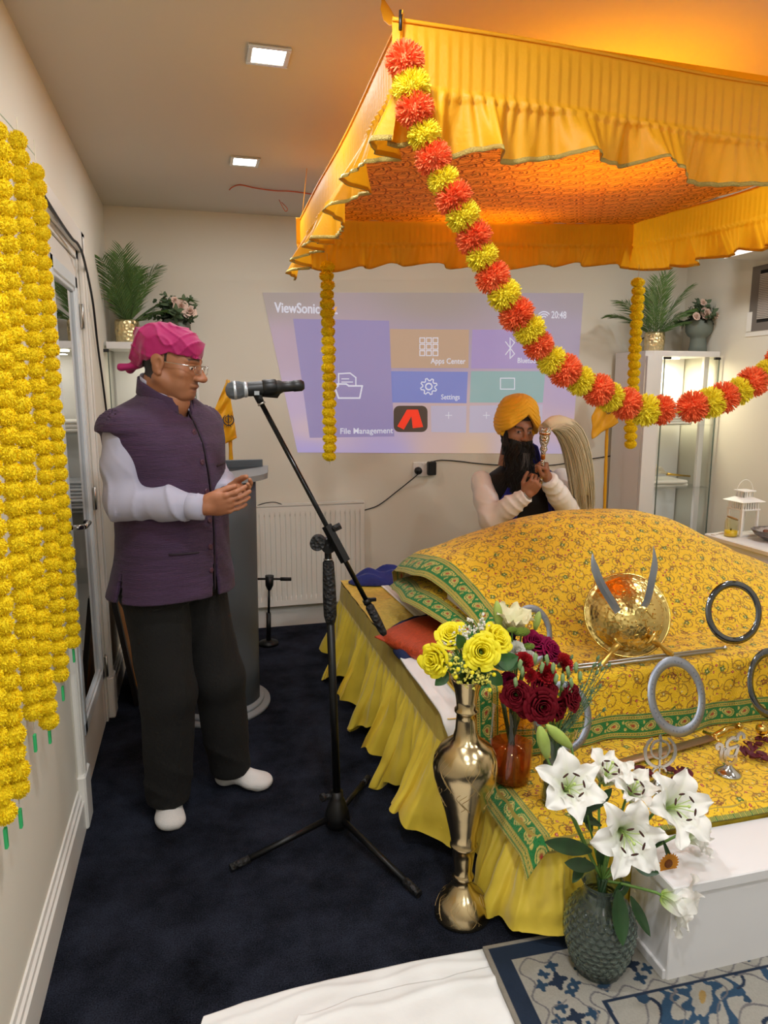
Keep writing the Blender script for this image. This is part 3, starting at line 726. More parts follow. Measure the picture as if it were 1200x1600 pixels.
# ------------------------------------------------------------------ vent on right wall
t = thing('wall_vent', 'grey louvred metal vent plate high on the right wall', 'vent', (XR, 3.7, 1.75))
va, vb = 3.22, 3.87
vz0, vz1 = atX(1175, 518, XR).z, atX(1175, 418, XR).z
MB().box((XR - .006, va, vz0), (XR - .0005, vb, vz1)).build('back_plate', mat('vent grey', '#6f6862', .6), t)
lo = MB()
for k in range(26): z = vz0 + .07 + k * (vz1 - vz0 - .12) / 26; lo.box((XR - .014, va, z), (XR - .005, vb - .075, z + .007))
lo.build('louvre', mat('vent slat', '#b9b0a6', .5), t)
MB().box((XR - .0068, va, vz0 + .05), (XR - .0058, vb - .07, vz1 - .03)).build('opening', mat('vent dark', '#0c0b0a', .9), t)
MB().box((XR - .004, va, vz0 - .03), (XR - .0002, vb + .02, vz0 + .0)).box((XR - .009, vb - .03, vz0), (XR - .006, vb + .012, vz0 + .12), bev=.002).build('mounting_plate', M_white, t)
# chain of dark beads near the right cabinet top
cable([(2.98, YB - .004, 1.83), (3.07, YB - .004, 1.88), (3.16, YB - .004, 1.93), (3.24, YB - .004, 1.99)], .0035, 'thin dark twig garland on the wall behind the right cabinet plants', mat('twig', '#3a2b22', .8), 'twig_garland', 'garland')
# orange string on the ceiling
OS = mat('orange string', '#c8613a', .7)
Zc = lambda x, y, d=.006: Vector(atZ(x, y, CEIL - d))
cable([Zc(358, 297, .02), Zc(364, 292), Zc(376, 289), Zc(400, 294), Zc(430, 298), Zc(455, 299), Zc(485, 303), Zc(496, 305)], .003, 'thin orange string running along ceiling to the canopy corner', OS, 'ceiling_string', 'string')
cable([Zc(436, 312, .02), Zc(440, 320, .05), Zc(446, 330, .08), Zc(449, 326, .07), Zc(440, 316, .03)], .002, 'small curled loose end of orange string hanging from ceiling', OS, 'ceiling_string', 'string')
# white dresser with lantern, candle jar, dish
t = thing('side_dresser', 'white low dresser by the right wall holding the lantern', 'dresser', (3.1, 3.3, 0))
MB().box((2.84, 2.40, .67), (3.385, 3.45, .70), bev=.006).build('dresser_top', M_cw, t)
MB().box((2.86, 2.42, .05), (3.375, 3.43, .67)).build('carcass', M_cw, t)
for k in range(2):
    for z in (.10, .38): MB().box((2.845, 2.43 + k * .5, z), (2.858, 2.43 + k * .5 + .49, z + .26), bev=.004).build('drawer', M_cw, t)
lx, ly = atZ(1156, 832, .70)[:2]
lx += .06; ly = 3.42 - .06; lx = 3.02
t = thing('lantern', 'white metal candle lantern with slotted roof and wire handle on dresser', 'lantern', (lx, ly, .70)); M_lw = mat('lantern white', '#eeece8', .4)
b_ = MB().box((lx - .06, ly - .06, .70), (lx + .06, ly + .06, .712), bev=.002)
for a in (-1, 1):
    for c in (-1, 1): b_.box((lx + a * .052 - .007, ly + c * .052 - .007, .71), (lx + a * .052 + .007, ly + c * .052 + .007, .855), bev=.001)
b_.build('frame', M_lw, t)
b_ = MB().box((lx - .062, ly - .062, .85), (lx + .062, ly + .062, .858)).box((lx - .062, ly - .062, .895), (lx + .062, ly + .062, .9))
for k in range(7):
    for c in (-.058, .055):
        q = -.055 + k * .0165; b_.box((lx + q, ly + c, .857), (lx + q + .008, ly + c + .003, .897)); b_.box((lx + c, ly + q, .857), (lx + c + .003, ly + q + .008, .897))
b_.build('slotted_band', M_lw, t)
b_ = MB(); b_.add([(lx + a * .08, ly + c * .08, .90) for a, c in ((-1, -1), (1, -1), (1, 1), (-1, 1))] + [(lx + a * .035, ly + c * .035, .922) for a, c in ((-1, -1), (1, -1), (1, 1), (-1, 1))], [(0, 1, 2, 3)[::-1], (4, 5, 6, 7)] + [(i, (i + 1) % 4, (i + 1) % 4 + 4, i + 4) for i in range(4)], 0, False)
for k in range(4):
    for c in (-.03, .027): q = -.030 + k * .0175; b_.box((lx + q, ly + c, .92), (lx + q + .009, ly + c + .003, .955)); b_.box((lx + c, ly + q, .92), (lx + c + .003, ly + q + .009, .955))
b_.box((lx - .042, ly - .042, .953), (lx + .042, ly + .042, .961), bev=.002); b_.build('roof', M_lw, t)
MB().tube([(lx + .055 * math.cos(R(a)), ly, .945 + .075 * math.sin(R(a))) for a in range(0, 181, 12)], .0016, 6).build('handle', M_lw, t)
MB().box((lx - .05, ly + .048, .712), (lx + .05, ly + .05, .85)).box((lx + .048, ly - .05, .712), (lx + .05, ly + .05, .85)).build('glass', M_glass, t)
jx, jy = 2.925, 3.335
t = thing('candle_jar', 'glass candle jar with yellow wax in front of the lantern', 'candle', (jx, jy, .70))
MB().lathe([(0, 0), (.034, 0), (.036, .004), (.036, .085), (.03, .10), (.03, .105)], (jx, jy, .70), 28).build('jar', pane_glass('jar glass', (.95, .93, .75), 1.5), t)
MB().lathe([(0, .004), (.034, .004), (.034, .035), (0, .035)], (jx, jy, .70), 28).build('wax', mat('yellow wax', '#e3c21c', .4), t)
MB().lathe([(0, 0), (.031, .0), (.031, .006), (0, .008)], n=24, M=Matrix.Translation((jx + .004, jy, .803)) @ Matrix.Rotation(R(24), 4, 'Y')).build('lid', mat('wood lid', '#a07a48', .5), t)
MB().lathe([(0, 0), (.004, .0), (.003, .012)], (jx, jy, .735), 8).build('wick', M_blk, t)
dx, dy = 3.07, 3.17
t = thing('crystal_dish', 'cut crystal dish of brown sweets on dresser at picture edge', 'dish', (dx, dy, .70))
MB().lathe([(0, .004), (.05, .004), (.06, .01), (.10, .035), (.118, .06), (.114, .062), (.095, .038), (.055, .014), (0, .01)], (dx, dy, .70), 48, fn=lambda r, z, a: r * (1 + .03 * math.cos(16 * a) * (z > .02))).build('bowl', mat('crystal', '#d8cfd0', .05, trans=.8, ior=1.5), t)
sw = MB(); rnd = random.Random(3)
for k in range(14): a = rnd.uniform(0, 6.28); q = rnd.uniform(0, .075); sw.ball((dx + q * math.cos(a), dy + q * math.sin(a), .70 + .028 + rnd.uniform(0, .02)), .014, 8)
tag(sw.build('sweets', mat('brown sweets', '#6a3a1c', .4), t), kind='stuff')
for k, (cx, cy, rot) in enumerate(((2.875, 3.40, .5), (2.93, 3.42, .3))):
    M_ = Matrix.Translation((cx, cy, .7035)) @ Matrix.Rotation(rot, 4, 'Z')
    tag(MB().box((-.03, -.012, -.003), (.03, .012, .004), M=M_, bev=.002).build('small_packet', M_plast, None, (cx, cy, .70)), ['small white packet at the left corner of dresser top', 'small white packet beside the candle jar on dresser'][k], 'packet', 'small packets on the dresser')
# framed picture leaning on the left wall behind the man
t = thing('leaning_picture', 'dark framed picture with gilt inner edge leaning on left wall', 'picture frame', (-.38, 3.72, 0))
def lean(u, h, d):   # u along y, h up the slanted face, d out of the face
    an = R(8); return Vector((XL + .105 - h * math.sin(an) + d * math.cos(an), 3.46 + u, .002 + h * math.cos(an) + d * math.sin(an)))
def leanbox(u0, u1, h0, h1, d0, d1):
    mb = MB(); vs = [lean(u, h, d) for u in (u0, u1) for h in (h0, h1) for d in (d0, d1)]
    return vs, [(0, 1, 3, 2), (4, 6, 7, 5), (0, 4, 5, 1), (2, 3, 7, 6), (0, 2, 6, 4), (1, 5, 7, 3)]
f1 = MB()
for q in ((0, .045, 0, .56), (.35, .395, 0, .56), (.045, .35, 0, .045), (.045, .35, .515, .56)): f1.add(*leanbox(*q, 0, .022), 0, False)
f1.build('frame', mat('dark wood frame', '#1a130e', .4), t)
f2 = MB()
for q in ((.045, .06, .045, .515), (.335, .35, .045, .515), (.06, .335, .045, .06), (.06, .335, .5, .515)): f2.add(*leanbox(*q, 0, .016), 0, False)
f2.build('inner_edge', mat('gilt edge', '#b98a3a', .35, .8), t)
MB().add(*leanbox(.05, .345, .05, .51, 0, .006), 0, False).build('picture_sheet', mat('amber print', '#a8702a', .5, var=.35, vscale=9), t)
# ------------------------------------------------------------------ patterned cloth colours
def hsh(a, b, k=0):
    v = np.sin(a * 127.1 + b * 311.7 + k * 74.7) * 43758.5453; return v - np.floor(v)
def mixc(C, m, col): C[m] = np.array(hexc(col)); return C
def pat_rumalla(u, v, base='#f8cb14', line='#a8740e', red='#bb352e', green='#4f7020', cell=.070):
    C = np.zeros(u.shape + (3,)); C[:] = hexc(base)
    C *= (1 + .05 * (hsh(np.floor(u / .004), np.floor(v / .004)) - .5))[..., None]
    cy = v / (cell * .86); row = np.floor(cy); cx = u / cell + .5 * (row % 2); col = np.floor(cx)
    fx = (cx - col - .5) * cell; fy = (cy - row - .5) * cell * .86
    r1 = hsh(row, col); r2 = hsh(row, col, 3)
    sgn = np.where(r1 > .5, 1, -1); fx = fx * sgn; ro = hsh(row, col, 7) * 6.283; fx, fy = fx * np.cos(ro) - fy * np.sin(ro), fx * np.sin(ro) + fy * np.cos(ro)
    d = np.hypot(fx, fy); an = np.arctan2(fy, fx)
    spiral = np.abs(d - (.016 + .0052 * an)) < .0019
    C = mixc(C, spiral, line); C = mixc(C, (np.abs(np.hypot(fx + .024, fy - .004) - .009) < .0014) & (fy > -.004), line); C = mixc(C, (np.abs(fy + .010 - .006 * np.sin(fx * 160)) < .0013) & (np.abs(fx) > .012), '#8f7a1a')
    arc = (np.abs(np.hypot(fx + .004, fy - .02) - .030) < .0016); C = mixc(C, arc, line)
    arc2 = (np.abs(np.hypot(fx - .022, fy + .012) - .016) < .0016) & (fx < .03); C = mixc(C, arc2, '#a86c10')
    fl = np.hypot(fx + .003, (fy + .001))
    petal = (fl < .0105 + .0028 * np.cos(5 * an)) & (fl > .004)
    C = mixc(C, petal & (r2 < .34), green); C = mixc(C, petal & (r2 >= .34) & (r2 < .55), '#a07818'); C = mixc(C, petal & (r2 >= .80), '#8c4a18')
    C = mixc(C, (fl < .0034) & (r2 < .8), '#e9dca0')
    d2 = np.hypot(np.abs(fx) - .027, fy + .018); C = mixc(C, (d2 < .0052) & (r1 > .3), red); C = mixc(C, (d2 < .0016), '#f0c8b8')
    d3 = np.abs(fx - .014) + np.abs(fy - .010); C = mixc(C, (d3 < .004) & (r2 > .5), green)
    return C
def pat_border(u, v, w=.08):
    """u across (0..w), v along"""
    C = np.zeros(u.shape + (3,)); C[:] = hexc('#137a35')
    e = np.minimum(u, w - u)
    C = mixc(C, e < .020, '#b9a648'); C = mixc(C, (e > .003) & (e < .0065), '#2c7a3a'); C = mixc(C, (e > .0115) & (e < .0145) & ((v / .009) % 1 > .45), '#1f7030')
    cell = .066; k = np.floor(v / cell); fv = (v / cell - k - .5) * cell; fu = (u - w / 2) * np.where(k % 2 > .5, 1, -1)
    a_, b_ = fv + .45 * fu + .004, fu
    d = np.hypot(a_ / 1.5, b_ - .25 * np.abs(a_)); 
    C = mixc(C, (d < .0155) & (e > .02), '#cdbb62'); C = mixc(C, (d < .0125) & (d > .0105) & (e > .02), '#137a35'); C = mixc(C, (d < .006), '#a8702c'); C = mixc(C, (d < .0028), '#b3302a')
    d2 = np.hypot(np.abs(fv) - .031, fu + .012); C = mixc(C, (d2 < .006) & (e > .02), '#cdbb62')
    return C
def pat_canopy(u, v):
    C = np.zeros(u.shape + (3,)); C[:] = hexc('#ffc65a')
    cell = .085; row = np.floor(v / cell); cx = u / (cell * 1.15) + .5 * (row % 2); col = np.floor(cx)
    fx = (cx - col - .5) * cell * 1.15; fy = (v / cell - row - .5) * cell
    x2 = fx + fy * .5
    d = np.hypot(x2 / 1.35, fy); an = np.arctan2(fy, x2)
    for r0, c in ((.036, '#a8701e'), (.028, '#eaa83a'), (.017, '#8a5a1c')):
        C = mixc(C, np.abs(d - r0 - .004 * np.sin(3 * an)) < .0026, c)
    C = mixc(C, d < .0065, '#3c1a0c'); C = mixc(C, d < .003, '#d8a030')
    s1 = np.abs(((u + .6 * v) / .043 + .35 * np.sin(v / .02)) % 1 - .5) < .05; C = mixc(C, s1, '#9a4a0c')
    return C

# ------------------------------------------------------------------ canopy
M_can = mat('canopy satin', '#f6b41c', .55, var=.05, vscale=6, bump=.6, bscale=90, transl=.38)
M_trim = mat('gold lace trim', '#b9a35a', .4, .6, bump=2, bscale=400)
M_roof = mat('canopy roof satin', '#fbb41a', .5, transl=.45)
M_lining = mat('canopy lining', '#f08c0a', .6, attr='Col', bump=.5, bscale=80, transl=.45)
KA, KB, KC_, KD = Vector((.50, 1.72, 2.352)), Vector((.53, 3.52, 2.325)), Vector((2.29, 3.50, 2.400)), Vector((2.25, 1.72, 2.325))
can = thing('canopy', 'yellow gathered satin canopy with gold hem hung from ceiling above the draped platform', 'canopy', tuple((KA + KC_) / 2))
def roofp(u, v, dz=0):
    p = (KA * (1 - u) + KD * u) * (1 - v) + (KB * (1 - u) + KC_ * u) * v
    return p + Vector((0, 0, dz - .035 * math.sin(math.pi * u) * math.sin(math.pi * v)))
def lining(nu=520, nv=520):
    P = np.zeros((nu, nv, 3)); U, V_ = np.meshgrid(np.linspace(.003, .997, nu), np.linspace(.003, .997, nv), indexing='ij')
    a, b_, c, d = [np.array(k) for k in (KA, KD, KB, KC_)]
    P = (a * (1 - U[..., None]) + b_ * U[..., None]) * (1 - V_[..., None]) + (c * (1 - U[..., None]) + d * U[..., None]) * V_[..., None]
    P[..., 2] += -.045 * np.sin(np.pi * U) * np.sin(np.pi * V_) - .012 + .002 * np.sin(U * 90 + 3 * np.sin(V_ * 20))
    return npgrid(P, pat_canopy(P[..., 0], P[..., 1]), 'lining')
link_mesh(lining(), 'lining', M_lining, can)
MB().grid(lambda u, v: roofp(u, v, .004), 40, 40).build('roof_cloth', M_roof, can)
def valance(a, b, out, seed, hu=.13, hl=.15, amp=.030, nw=22, wob=1.0):
    _t = (b - a).normalized() * .028; a = a - _t; b = b + _t
    L = (b - a).length; rnd = random.Random(seed); ph = [rnd.uniform(0, 6.28) for _ in range(6)]
    out = Vector(out); T = (b - a).normalized()
    def disp(u, v):   # v: 0 top, 1 seam, 2 hem
        s_ = u * L
        kn = ((s_ / .028 + .1 * math.sin(s_ * 9 + ph[0])) % 1)
        up = .005 * kn
        if v <= 1: return out * (.006 + up * min(1, v * 3)) + T * 0, 0
        w_ = v - 1
        x = s_ * nw * 1.0 + 1.5 * math.sin(s_ * 5.3 + ph[1]) + .9 * math.sin(s_ * 11.7 + ph[2])
        ruff = math.sin(x) + .35 * math.sin(2.3 * x + ph[3]) + .10 * math.sin(s_ * 150); pin = .006 * math.sin(s_ * 2 * math.pi / .030 + ph[0]) * math.exp(-w_ * 2.2) + .010 * math.exp(-((w_ - .05) / .06) ** 2)
        return out * (.006 + pin + up * (1 - w_) + w_ * (.028 + amp * ruff * wob)) + T * (w_ * .018 * math.cos(x)), w_ * (.016 * math.sin(s_ * 7 + ph[4]) + .010 * math.cos(x))
    def fn(u, v2):
        v = v2 * 2; p = a * (1 - u) + b * u
        sag = -.014 * math.sin(math.pi * u) - .006 * math.sin(u * 9 + ph[5])
        d, dz = disp(u, v); h = hu * min(v, 1) + hl * max(0, v - 1)
        return p + d + Vector((0, 0, sag - h + dz))
    va = MB().grid(fn, int(L * 190), 26).build('valance', M_can, can)
    va2 = MB().grid(lambda u, w_: fn(u, .96 + .045 * w_) + out * .002, int(L * 190), 2).build('gold_trim', M_trim, va, solid=.0012)
    va3 = MB().grid(lambda u, w_: fn(u, .03 * w_) + out * .003 + Vector((0, 0, .004)), int(L * 60), 2).build('top_binding', M_can, va, solid=.002)
    return va
valance(KA, KD, (0, -1, 0), 1, .135, .125, .046, 27)
valance(KA, KB, (-1, 0, 0), 2, .125, .135, .048, 22)
valance(KB, KC_, (0, 1, 0), 3, .10, .11, .022, 26)
valance(KD, KC_, (1, 0, 0), 4, .12, .13, .03, 24)
# rods along the sides
for nm, k, top in (('near', KA, atZ(598, 0, 2.50)), ('far', KB, (.56, 3.54, CEIL)), ('far', KC_, (2.3, 3.52, CEIL)), ('far', KD, (2.26, 1.7, CEIL))):
    top = Vector(top); d = (top - k); 
    mb = MB(); up = Vector((0, 0, 1))
    P_ = [k + d * f + Vector((0, 0, -.03 * math.sin(math.pi * f))) for f in (0, .15, .35, .6, .85, 1)]
    if nm == 'near' and k is KA: P_.append(Vector((top.x - .06, top.y - .08, CEIL - .002)))
    if nm == 'far': MB().tube([k, top], .0015, 6).build('hanging_tie', M_can, can); continue
    mb.tube(P_, [.006, .012, .016, .018, .014, .010] + [.008] * (len(P_) - 6), 10, flat=.25)
    mb.build('hanging_tie', M_can, can)
hk = MB().tube([KA + Vector((-.012, -.02, .012)), KA + Vector((-.014, -.025, -.03))], .004, 8); hk.build('hook', M_blk, can)

# ------------------------------------------------------------------ garlands
def pompom(name, r, flat, n, m, seed, core=.72, wd=.10):
    """tissue flower ball: a core thickly set with short curved petals"""
    rnd = random.Random(seed); mb = MB()
    mb.ball((0, 0, 0), (r * core, r * core, r * core * flat), 12)
    for k in range(n):
        z = rnd.uniform(-1, 1); a = rnd.uniform(0, 6.283); q = math.sqrt(1 - z * z)
        d = Vector((q * math.cos(a), q * math.sin(a), z)); e = Vector((d.x, d.y, d.z * flat))
        t_ = d.orthogonal().normalized(); t_.rotate(Matrix.Rotation(rnd.uniform(0, 6.28), 3, d))
        w_ = t_ * r * wd * rnd.uniform(.7, 1.3); bend = d.cross(t_) * r * rnd.uniform(-.22, .22)
        p0 = e * r * (core - .12); p1 = e * r * (core + (1 - core) * .55) + bend * .4; p2 = e * r * rnd.uniform(.93, 1.08) + bend
        mb.add([p0 - w_ * .6, p0 + w_ * .6, p1 + w_, p2 + w_ * .5, p2 - w_ * .5, p1 - w_], [(0, 1, 2, 5), (5, 2, 3, 4)], 0, True)
    me = mb.mesh(name); me.materials.append(m); return me
M_mar = mat('marigold yellow', '#f9de0a', .8, var=.06, vscale=14, transl=.15)
M_ty = mat('tissue yellow', '#f6e63a', .8, var=.08, vscale=30, transl=.25); M_to = mat('tissue orange', '#f87a44', .8, var=.12, vscale=30, transl=.22)
mar = [pompom('marigold', .035, .80, 620, M_mar, s, .88, .055) for s in range(4)]
pomy = [pompom('pompom', .041, .95, 900, M_ty, s + 10, .66, .045) for s in range(3)]; pomo = [pompom('pompom', .042, .95, 900, M_to, s + 20, .66, .045) for s in range(3)]
M_str = mat('cream string', '#e6dfc6', .8); M_tagg = mat('green tape', '#2fb46a', .5)
def put(me, name, parent, loc, rot=None, sc=1.0):
    o = bpy.data.objects.new(name, me); COL.objects.link(o); o.parent = parent; o.location = Vector(loc) - org(parent); o.scale = (sc, sc, sc) if not isinstance(sc, tuple) else sc
    if rot is not None: o.rotation_euler = rot
    return o
def strand(label, x, y, ztop, zbot, step=.043, sc=1.0, group='yellow marigold strands by the door', tagged=True, seed=0, lean_=0.0):
    rnd = random.Random(seed); t = thing('marigold_garland', label, 'garland', (x, y, zbot), group)
    n = int((ztop - zbot) / step); off = rnd.uniform(0, step)
    for k in range(n):
        f = k / n
        put(mar[rnd.randrange(4)], 'flower', t, (x + rnd.uniform(-.003, .003) + lean_ * f, y + rnd.uniform(-.003, .003), ztop - (k + .5) * step - off), (rnd.uniform(-.18, .18), rnd.uniform(-.18, .18), rnd.uniform(0, 6.28)), tuple(c_ * rnd.uniform(.94, 1.06) for c_ in (sc if isinstance(sc, tuple) else (sc, sc, sc))))
    MB().tube([(x, y, ztop + .03), (x, y, zbot)], .0012, 5).build('string', M_str, t)
    if tagged:
        MB().box((x - .003, y - .006, zbot - .055), (x + .003, y + .006, zbot - .012), bev=.001).build('tape_end', M_tagg, t)
    return t
gx = XL + .055
spots = [(2.345, 2.175, .715, 'yellow marigold strand by the door, farthest and shortest of the row'), (2.215, 2.145, .665, 'yellow marigold strand by the door, second from the door end'),
         (2.06, 2.12, .625, 'yellow marigold strand by the door, third from the door end'), (1.90, 2.10, .70, 'yellow marigold strand by the door, fourth from the door end'),
         (1.74, 2.10, .615, 'yellow marigold strand by the door, fifth from the door end'), (1.60, 2.10, .60, 'yellow marigold strand by the door, at the picture edge')]
spots = []
for i, (px, py) in enumerate(((114, 1008), (97, 1066), (76, 1130), (53, 1140), (30, 1256), (7, 1285))):
    q = atX(px, py, gx); spots.append((q.y, 2.17 - .012 * i, q.z, ['yellow marigold strand by the door, farthest of the row', 'yellow marigold strand by the door, second from the far end', 'yellow marigold strand by the door, third from the far end', 'yellow marigold strand by the door, fourth from the far end',
        'yellow marigold strand by the door, fifth from the far end', 'yellow marigold strand by the door, nearest and longest at the picture edge'][i]))
for i, (y, zt, zb, lab) in enumerate(spots): strand(lab, gx, y, zt, zb, .040, (.68, .68, .84), seed=i)
cable([(XL + .012, 1.2, 2.16), (XL + .02, 1.55, 2.15), (XL + .03, 1.9, 2.165), (XL + .03, 2.15, 2.185), (XL + .03, 2.42, 2.20)], .0015, 'thin pale string holding the marigold strands on the wall', mat('pale green string', '#b9c8b4', .6), 'hanging_string', 'string')
for y in (spots[2][0] + .03, spots[1][0] + .02, spots[0][0] + .02):
    pass
strand('yellow marigold strand hanging from the far left corner of the canopy', .64, 3.48, 2.13, 1.155, .043, .98, 'marigold strands on the canopy corners', False, 21)
strand('yellow marigold strand hanging from the far right corner of the canopy', 2.315, 3.46, 2.15, 1.205, .043, .98, 'marigold strands on the canopy corners', False, 22, .01)
gy = 1.655
def swag(label, pts, first, sp_=.0505, n=None):
    path = smooth_path([(p[0], gy, p[1]) for p in pts], 30); t = thing('pompom_garland', label, 'garland', tuple(path[0]), 'orange and yellow pompom garlands')
    acc = 0; k = first; nxt = .02; rnd = random.Random(first + 5)
    for a, b_ in zip(path, path[1:]):
        acc += (b_ - a).length
        if acc >= nxt:
            me = (pomo if k % 2 == 0 else pomy)[rnd.randrange(3)]
            d = (b_ - a).normalized(); q = d.to_track_quat('Z', 'Y').to_euler()
            put(me, 'pompom', t, b_ + Vector((rnd.uniform(-.003, .003), rnd.uniform(-.004, .004), rnd.uniform(-.003, .003))), q, rnd.uniform(.9, 1.05)); k += 1; nxt += sp_
    MB().tube(path, .0015, 5).build('string', M_str, t); return t
swag('orange and yellow pompom garland from the near canopy corner down to mid span', [(.482, 2.262), (.52, 2.12), (.632, 1.915), (.72, 1.778), (.865, 1.605), (1.0, 1.524), (1.12, 1.477), (1.195, 1.468)], 0)
swag('orange and yellow pompom garland rising from mid span to the right edge', [(1.275, 1.472), (1.36, 1.492), (1.46, 1.530), (1.56, 1.592), (1.70, 1.72), (1.88, 1.93), (2.05, 2.12), (2.2, 2.26)], 0)
cable([(1.195, gy, 1.468), (1.215, gy, 1.462), (1.225, gy - .005, 1.472), (1.24, gy, 1.468), (1.25, gy, 1.462), (1.275, gy, 1.47)], .002, 'small pale green clip wire joining the two pompom garlands', mat('clip green', '#b8c83a', .5), 'clip_wire', 'clip')
# ------------------------------------------------------------------ platform
M_yel = mat('yellow satin', '#ecd046', .36, var=.05, vscale=5, bump=.5, bscale=40, sheen=.3, transl=.08)
M_yelband = mat('yellow woven cloth', '#c9b054', .5, bump=1.5, bscale=120, bkind='noise', stretch=(1, 1, 6))
M_wood = mat('platform board', '#cfc6b2', .7)
PX, PY0, PYM, PY1, PZ, PL = .75, 1.58, 2.03, 3.80, .465, .325
plat = thing('draped_platform', 'low two-level platform with yellow gathered skirt under the canopy', 'platform', (1.9, 2.7, 0))
MB().box((PX + .02, PYM, .02), (2.76, PY1, PZ), bev=.01).build('upper_deck', M_wood, plat)
MB().box((PX + .14, PY0 + .02, .02), (2.76, PYM, PL), bev=.01).build('lower_deck', M_wood, plat)
def topcloth(u, v):
    x = PX + u * 2.0; y = PYM + v * (PY1 - PYM); return (x, y, PZ + .004 + .002 * math.sin(x * 40) * math.sin(y * 33))
M_top = mat('yellow brocade', '#dcb94a', .45, bump=2, bscale=60, bkind='voronoi', var=.12, vscale=40)
MB().grid(topcloth, 60, 60).build('top_cloth', M_top, plat)
def skirt(path, z0, band, seed, flare=.085, amp=.040, hem=.02, name='skirt', wl=.27):
    """path: list of (x, y) along the top edge; outward is to the left of travel"""
    P_ = smooth_path([(p[0], p[1], 0) for p in path], 16) if len(path) > 2 else [Vector((path[0][0], path[0][1], 0)).lerp(Vector((path[1][0], path[1][1], 0)), k / 40) for k in range(41)]
    cum = [0]
    for a, b_ in zip(P_, P_[1:]): cum.append(cum[-1] + (b_ - a).length)
    L = cum[-1]; rnd = random.Random(seed); ph = [rnd.uniform(0, 6.28) for _ in range(8)]
    def at(s_):
        s_ = max(0, min(L - 1e-6, s_)); i = 0
        while i < len(cum) - 2 and cum[i + 1] < s_: i += 1
        f = (s_ - cum[i]) / max(1e-9, cum[i + 1] - cum[i]); p = P_[i].lerp(P_[i + 1], f)
        a = P_[max(0, i - 3)]; b_ = P_[min(len(P_) - 1, i + 4)]; t_ = (b_ - a).normalized(); return p, t_, Vector((t_.y, -t_.x, 0))
    def fn(u, v):
        s_ = u * L; p, t_, o = at(s_); h = z0 - hem
        if v < band: return p + o * (.004 + .010 * v / band + .002 * math.sin(s_ * 60)) + Vector((0, 0, z0 + .004 - v * h))
        w_ = (v - band) / (1 - band)
        X = 2 * math.pi * s_ / wl + 1.1 * math.sin(s_ * 4.3 + ph[0]) + .6 * math.sin(s_ * 9.7 + ph[1])
        big = math.sin(X); big = math.copysign(abs(big) ** .75, big)
        small = math.sin(s_ * 2 * math.pi / .068 + 2 * math.sin(s_ * 7 + ph[2]) + w_ * 1.2 * math.sin(s_ * 13 + ph[6])); tiny = math.sin(s_ * 2 * math.pi / .021 + ph[3])
        cre = .006 * math.sin(w_ * 9 + s_ * 17 + ph[7]) * math.sin(w_ * 5 + s_ * 6) * w_
        d = .014 + flare * w_ ** 1.15 + amp * big * w_ ** 1.2 + .013 * small * (1 - .25 * w_) * min(1, w_ * 6) + .0035 * tiny * (1 - w_) * min(1, w_ * 8) + cre
        slide = t_ * (.035 * math.cos(X) * w_ + .012 * math.cos(s_ * 2 * math.pi / .055) * w_)
        lift = (.030 + .028 * math.sin(X * .5 + ph[4]) + .018 * math.sin(s_ * 11 + ph[5])) * w_ ** 2
        return p + o * d + slide + Vector((0, 0, z0 + .002 - v * h + lift))
    mo = MB().grid(fn, int(L * 260), 44, mfn=lambda u, v: 1 if v < band else 0).build(name, [M_yel, M_yelband], plat)
    return mo
skirt([(1.6, PY1 + .0), (1.2, PY1), (.9, PY1), (.79, PY1 - .01), (PX, PY1 - .06), (PX, PY1 - .3), (PX, 2.9), (PX, 2.4), (PX, 2.16), (PX, PYM + .06), (PX + .03, PYM + .01), (PX + .1, PYM), (PX + .3, PYM)], PZ, .20, 5, .085, .052)
skirt([(PX + .10, PYM + .02), (PX + .098, 1.9), (PX + .095, 1.75), (PX + .095, PY0 + .05), (PX + .12, PY0 + .0), (PX + .19, PY0 - .005), (PX + .45, PY0), (PX + 1.2, PY0)], PL, .14, 8, .060, .036, .02, 'lower_skirt', .26)
# bedding under the upper cloths
bed = tag(MB().box((.98, PYM + .015, PZ + .006), (2.72, 3.25, .560), bev=.02).build('mattress', mat('mattress ticking', '#e8e3d6', .85), None, (1.9, 2.6, PZ)), 'low mattress under the patterned cloths on the platform', 'mattress')
M_rum = mat('embroidered cloth', '#e7ab0e', .55, attr='Col', bump=1.5, bscale=260, bkind='voronoi', sheen=.15)
# central mound
RX = np.array([.80, .86, .95, 1.1, 1.3, 1.53, 1.75, 1.9, 2.05, 2.27, 2.45, 2.64, 2.95]); RZ = np.array([.765, .792, .835, .893, .955, .996, .996, .986, .952, .848, .765, .684, .60])
def sm(t_): t_ = np.clip(t_, 0, 1); return t_ * t_ * (3 - 2 * t_)
def mound_z(x, y):
    rz = np.interp(x, RX, RZ); rz = rz
    base = .575
    z = np.where(y < 2.75, base + (rz - base) * np.sin(np.clip((y - 2.27) / .48, 0, 1) * np.pi / 2) ** 1.25, base - .02 + (rz - base + .02) * np.cos(np.clip((y - 2.75) / .62, 0, 1) * np.pi / 2) ** .9)
    return z
def wrink(x, y): return .0035 * np.sin(9 * x + 14 * y + 2 * np.sin(5 * x)) * np.sin(7 * y - 3 * x) + .002 * np.sin(31 * x + 8 * np.sin(4 * y)) * np.sin(19 * y)
def left_edge(y): return np.interp(y, [2.22, 2.3, 2.42, 2.55, 2.75, 2.95, 3.15, 3.4], [1.06, 1.03, .985, .925, .845, .83, .87, .95])
nx, ny = 840, 460
U, Y_ = np.meshgrid(np.linspace(0, 1, nx), np.linspace(2.235, 3.36, ny), indexing='ij')
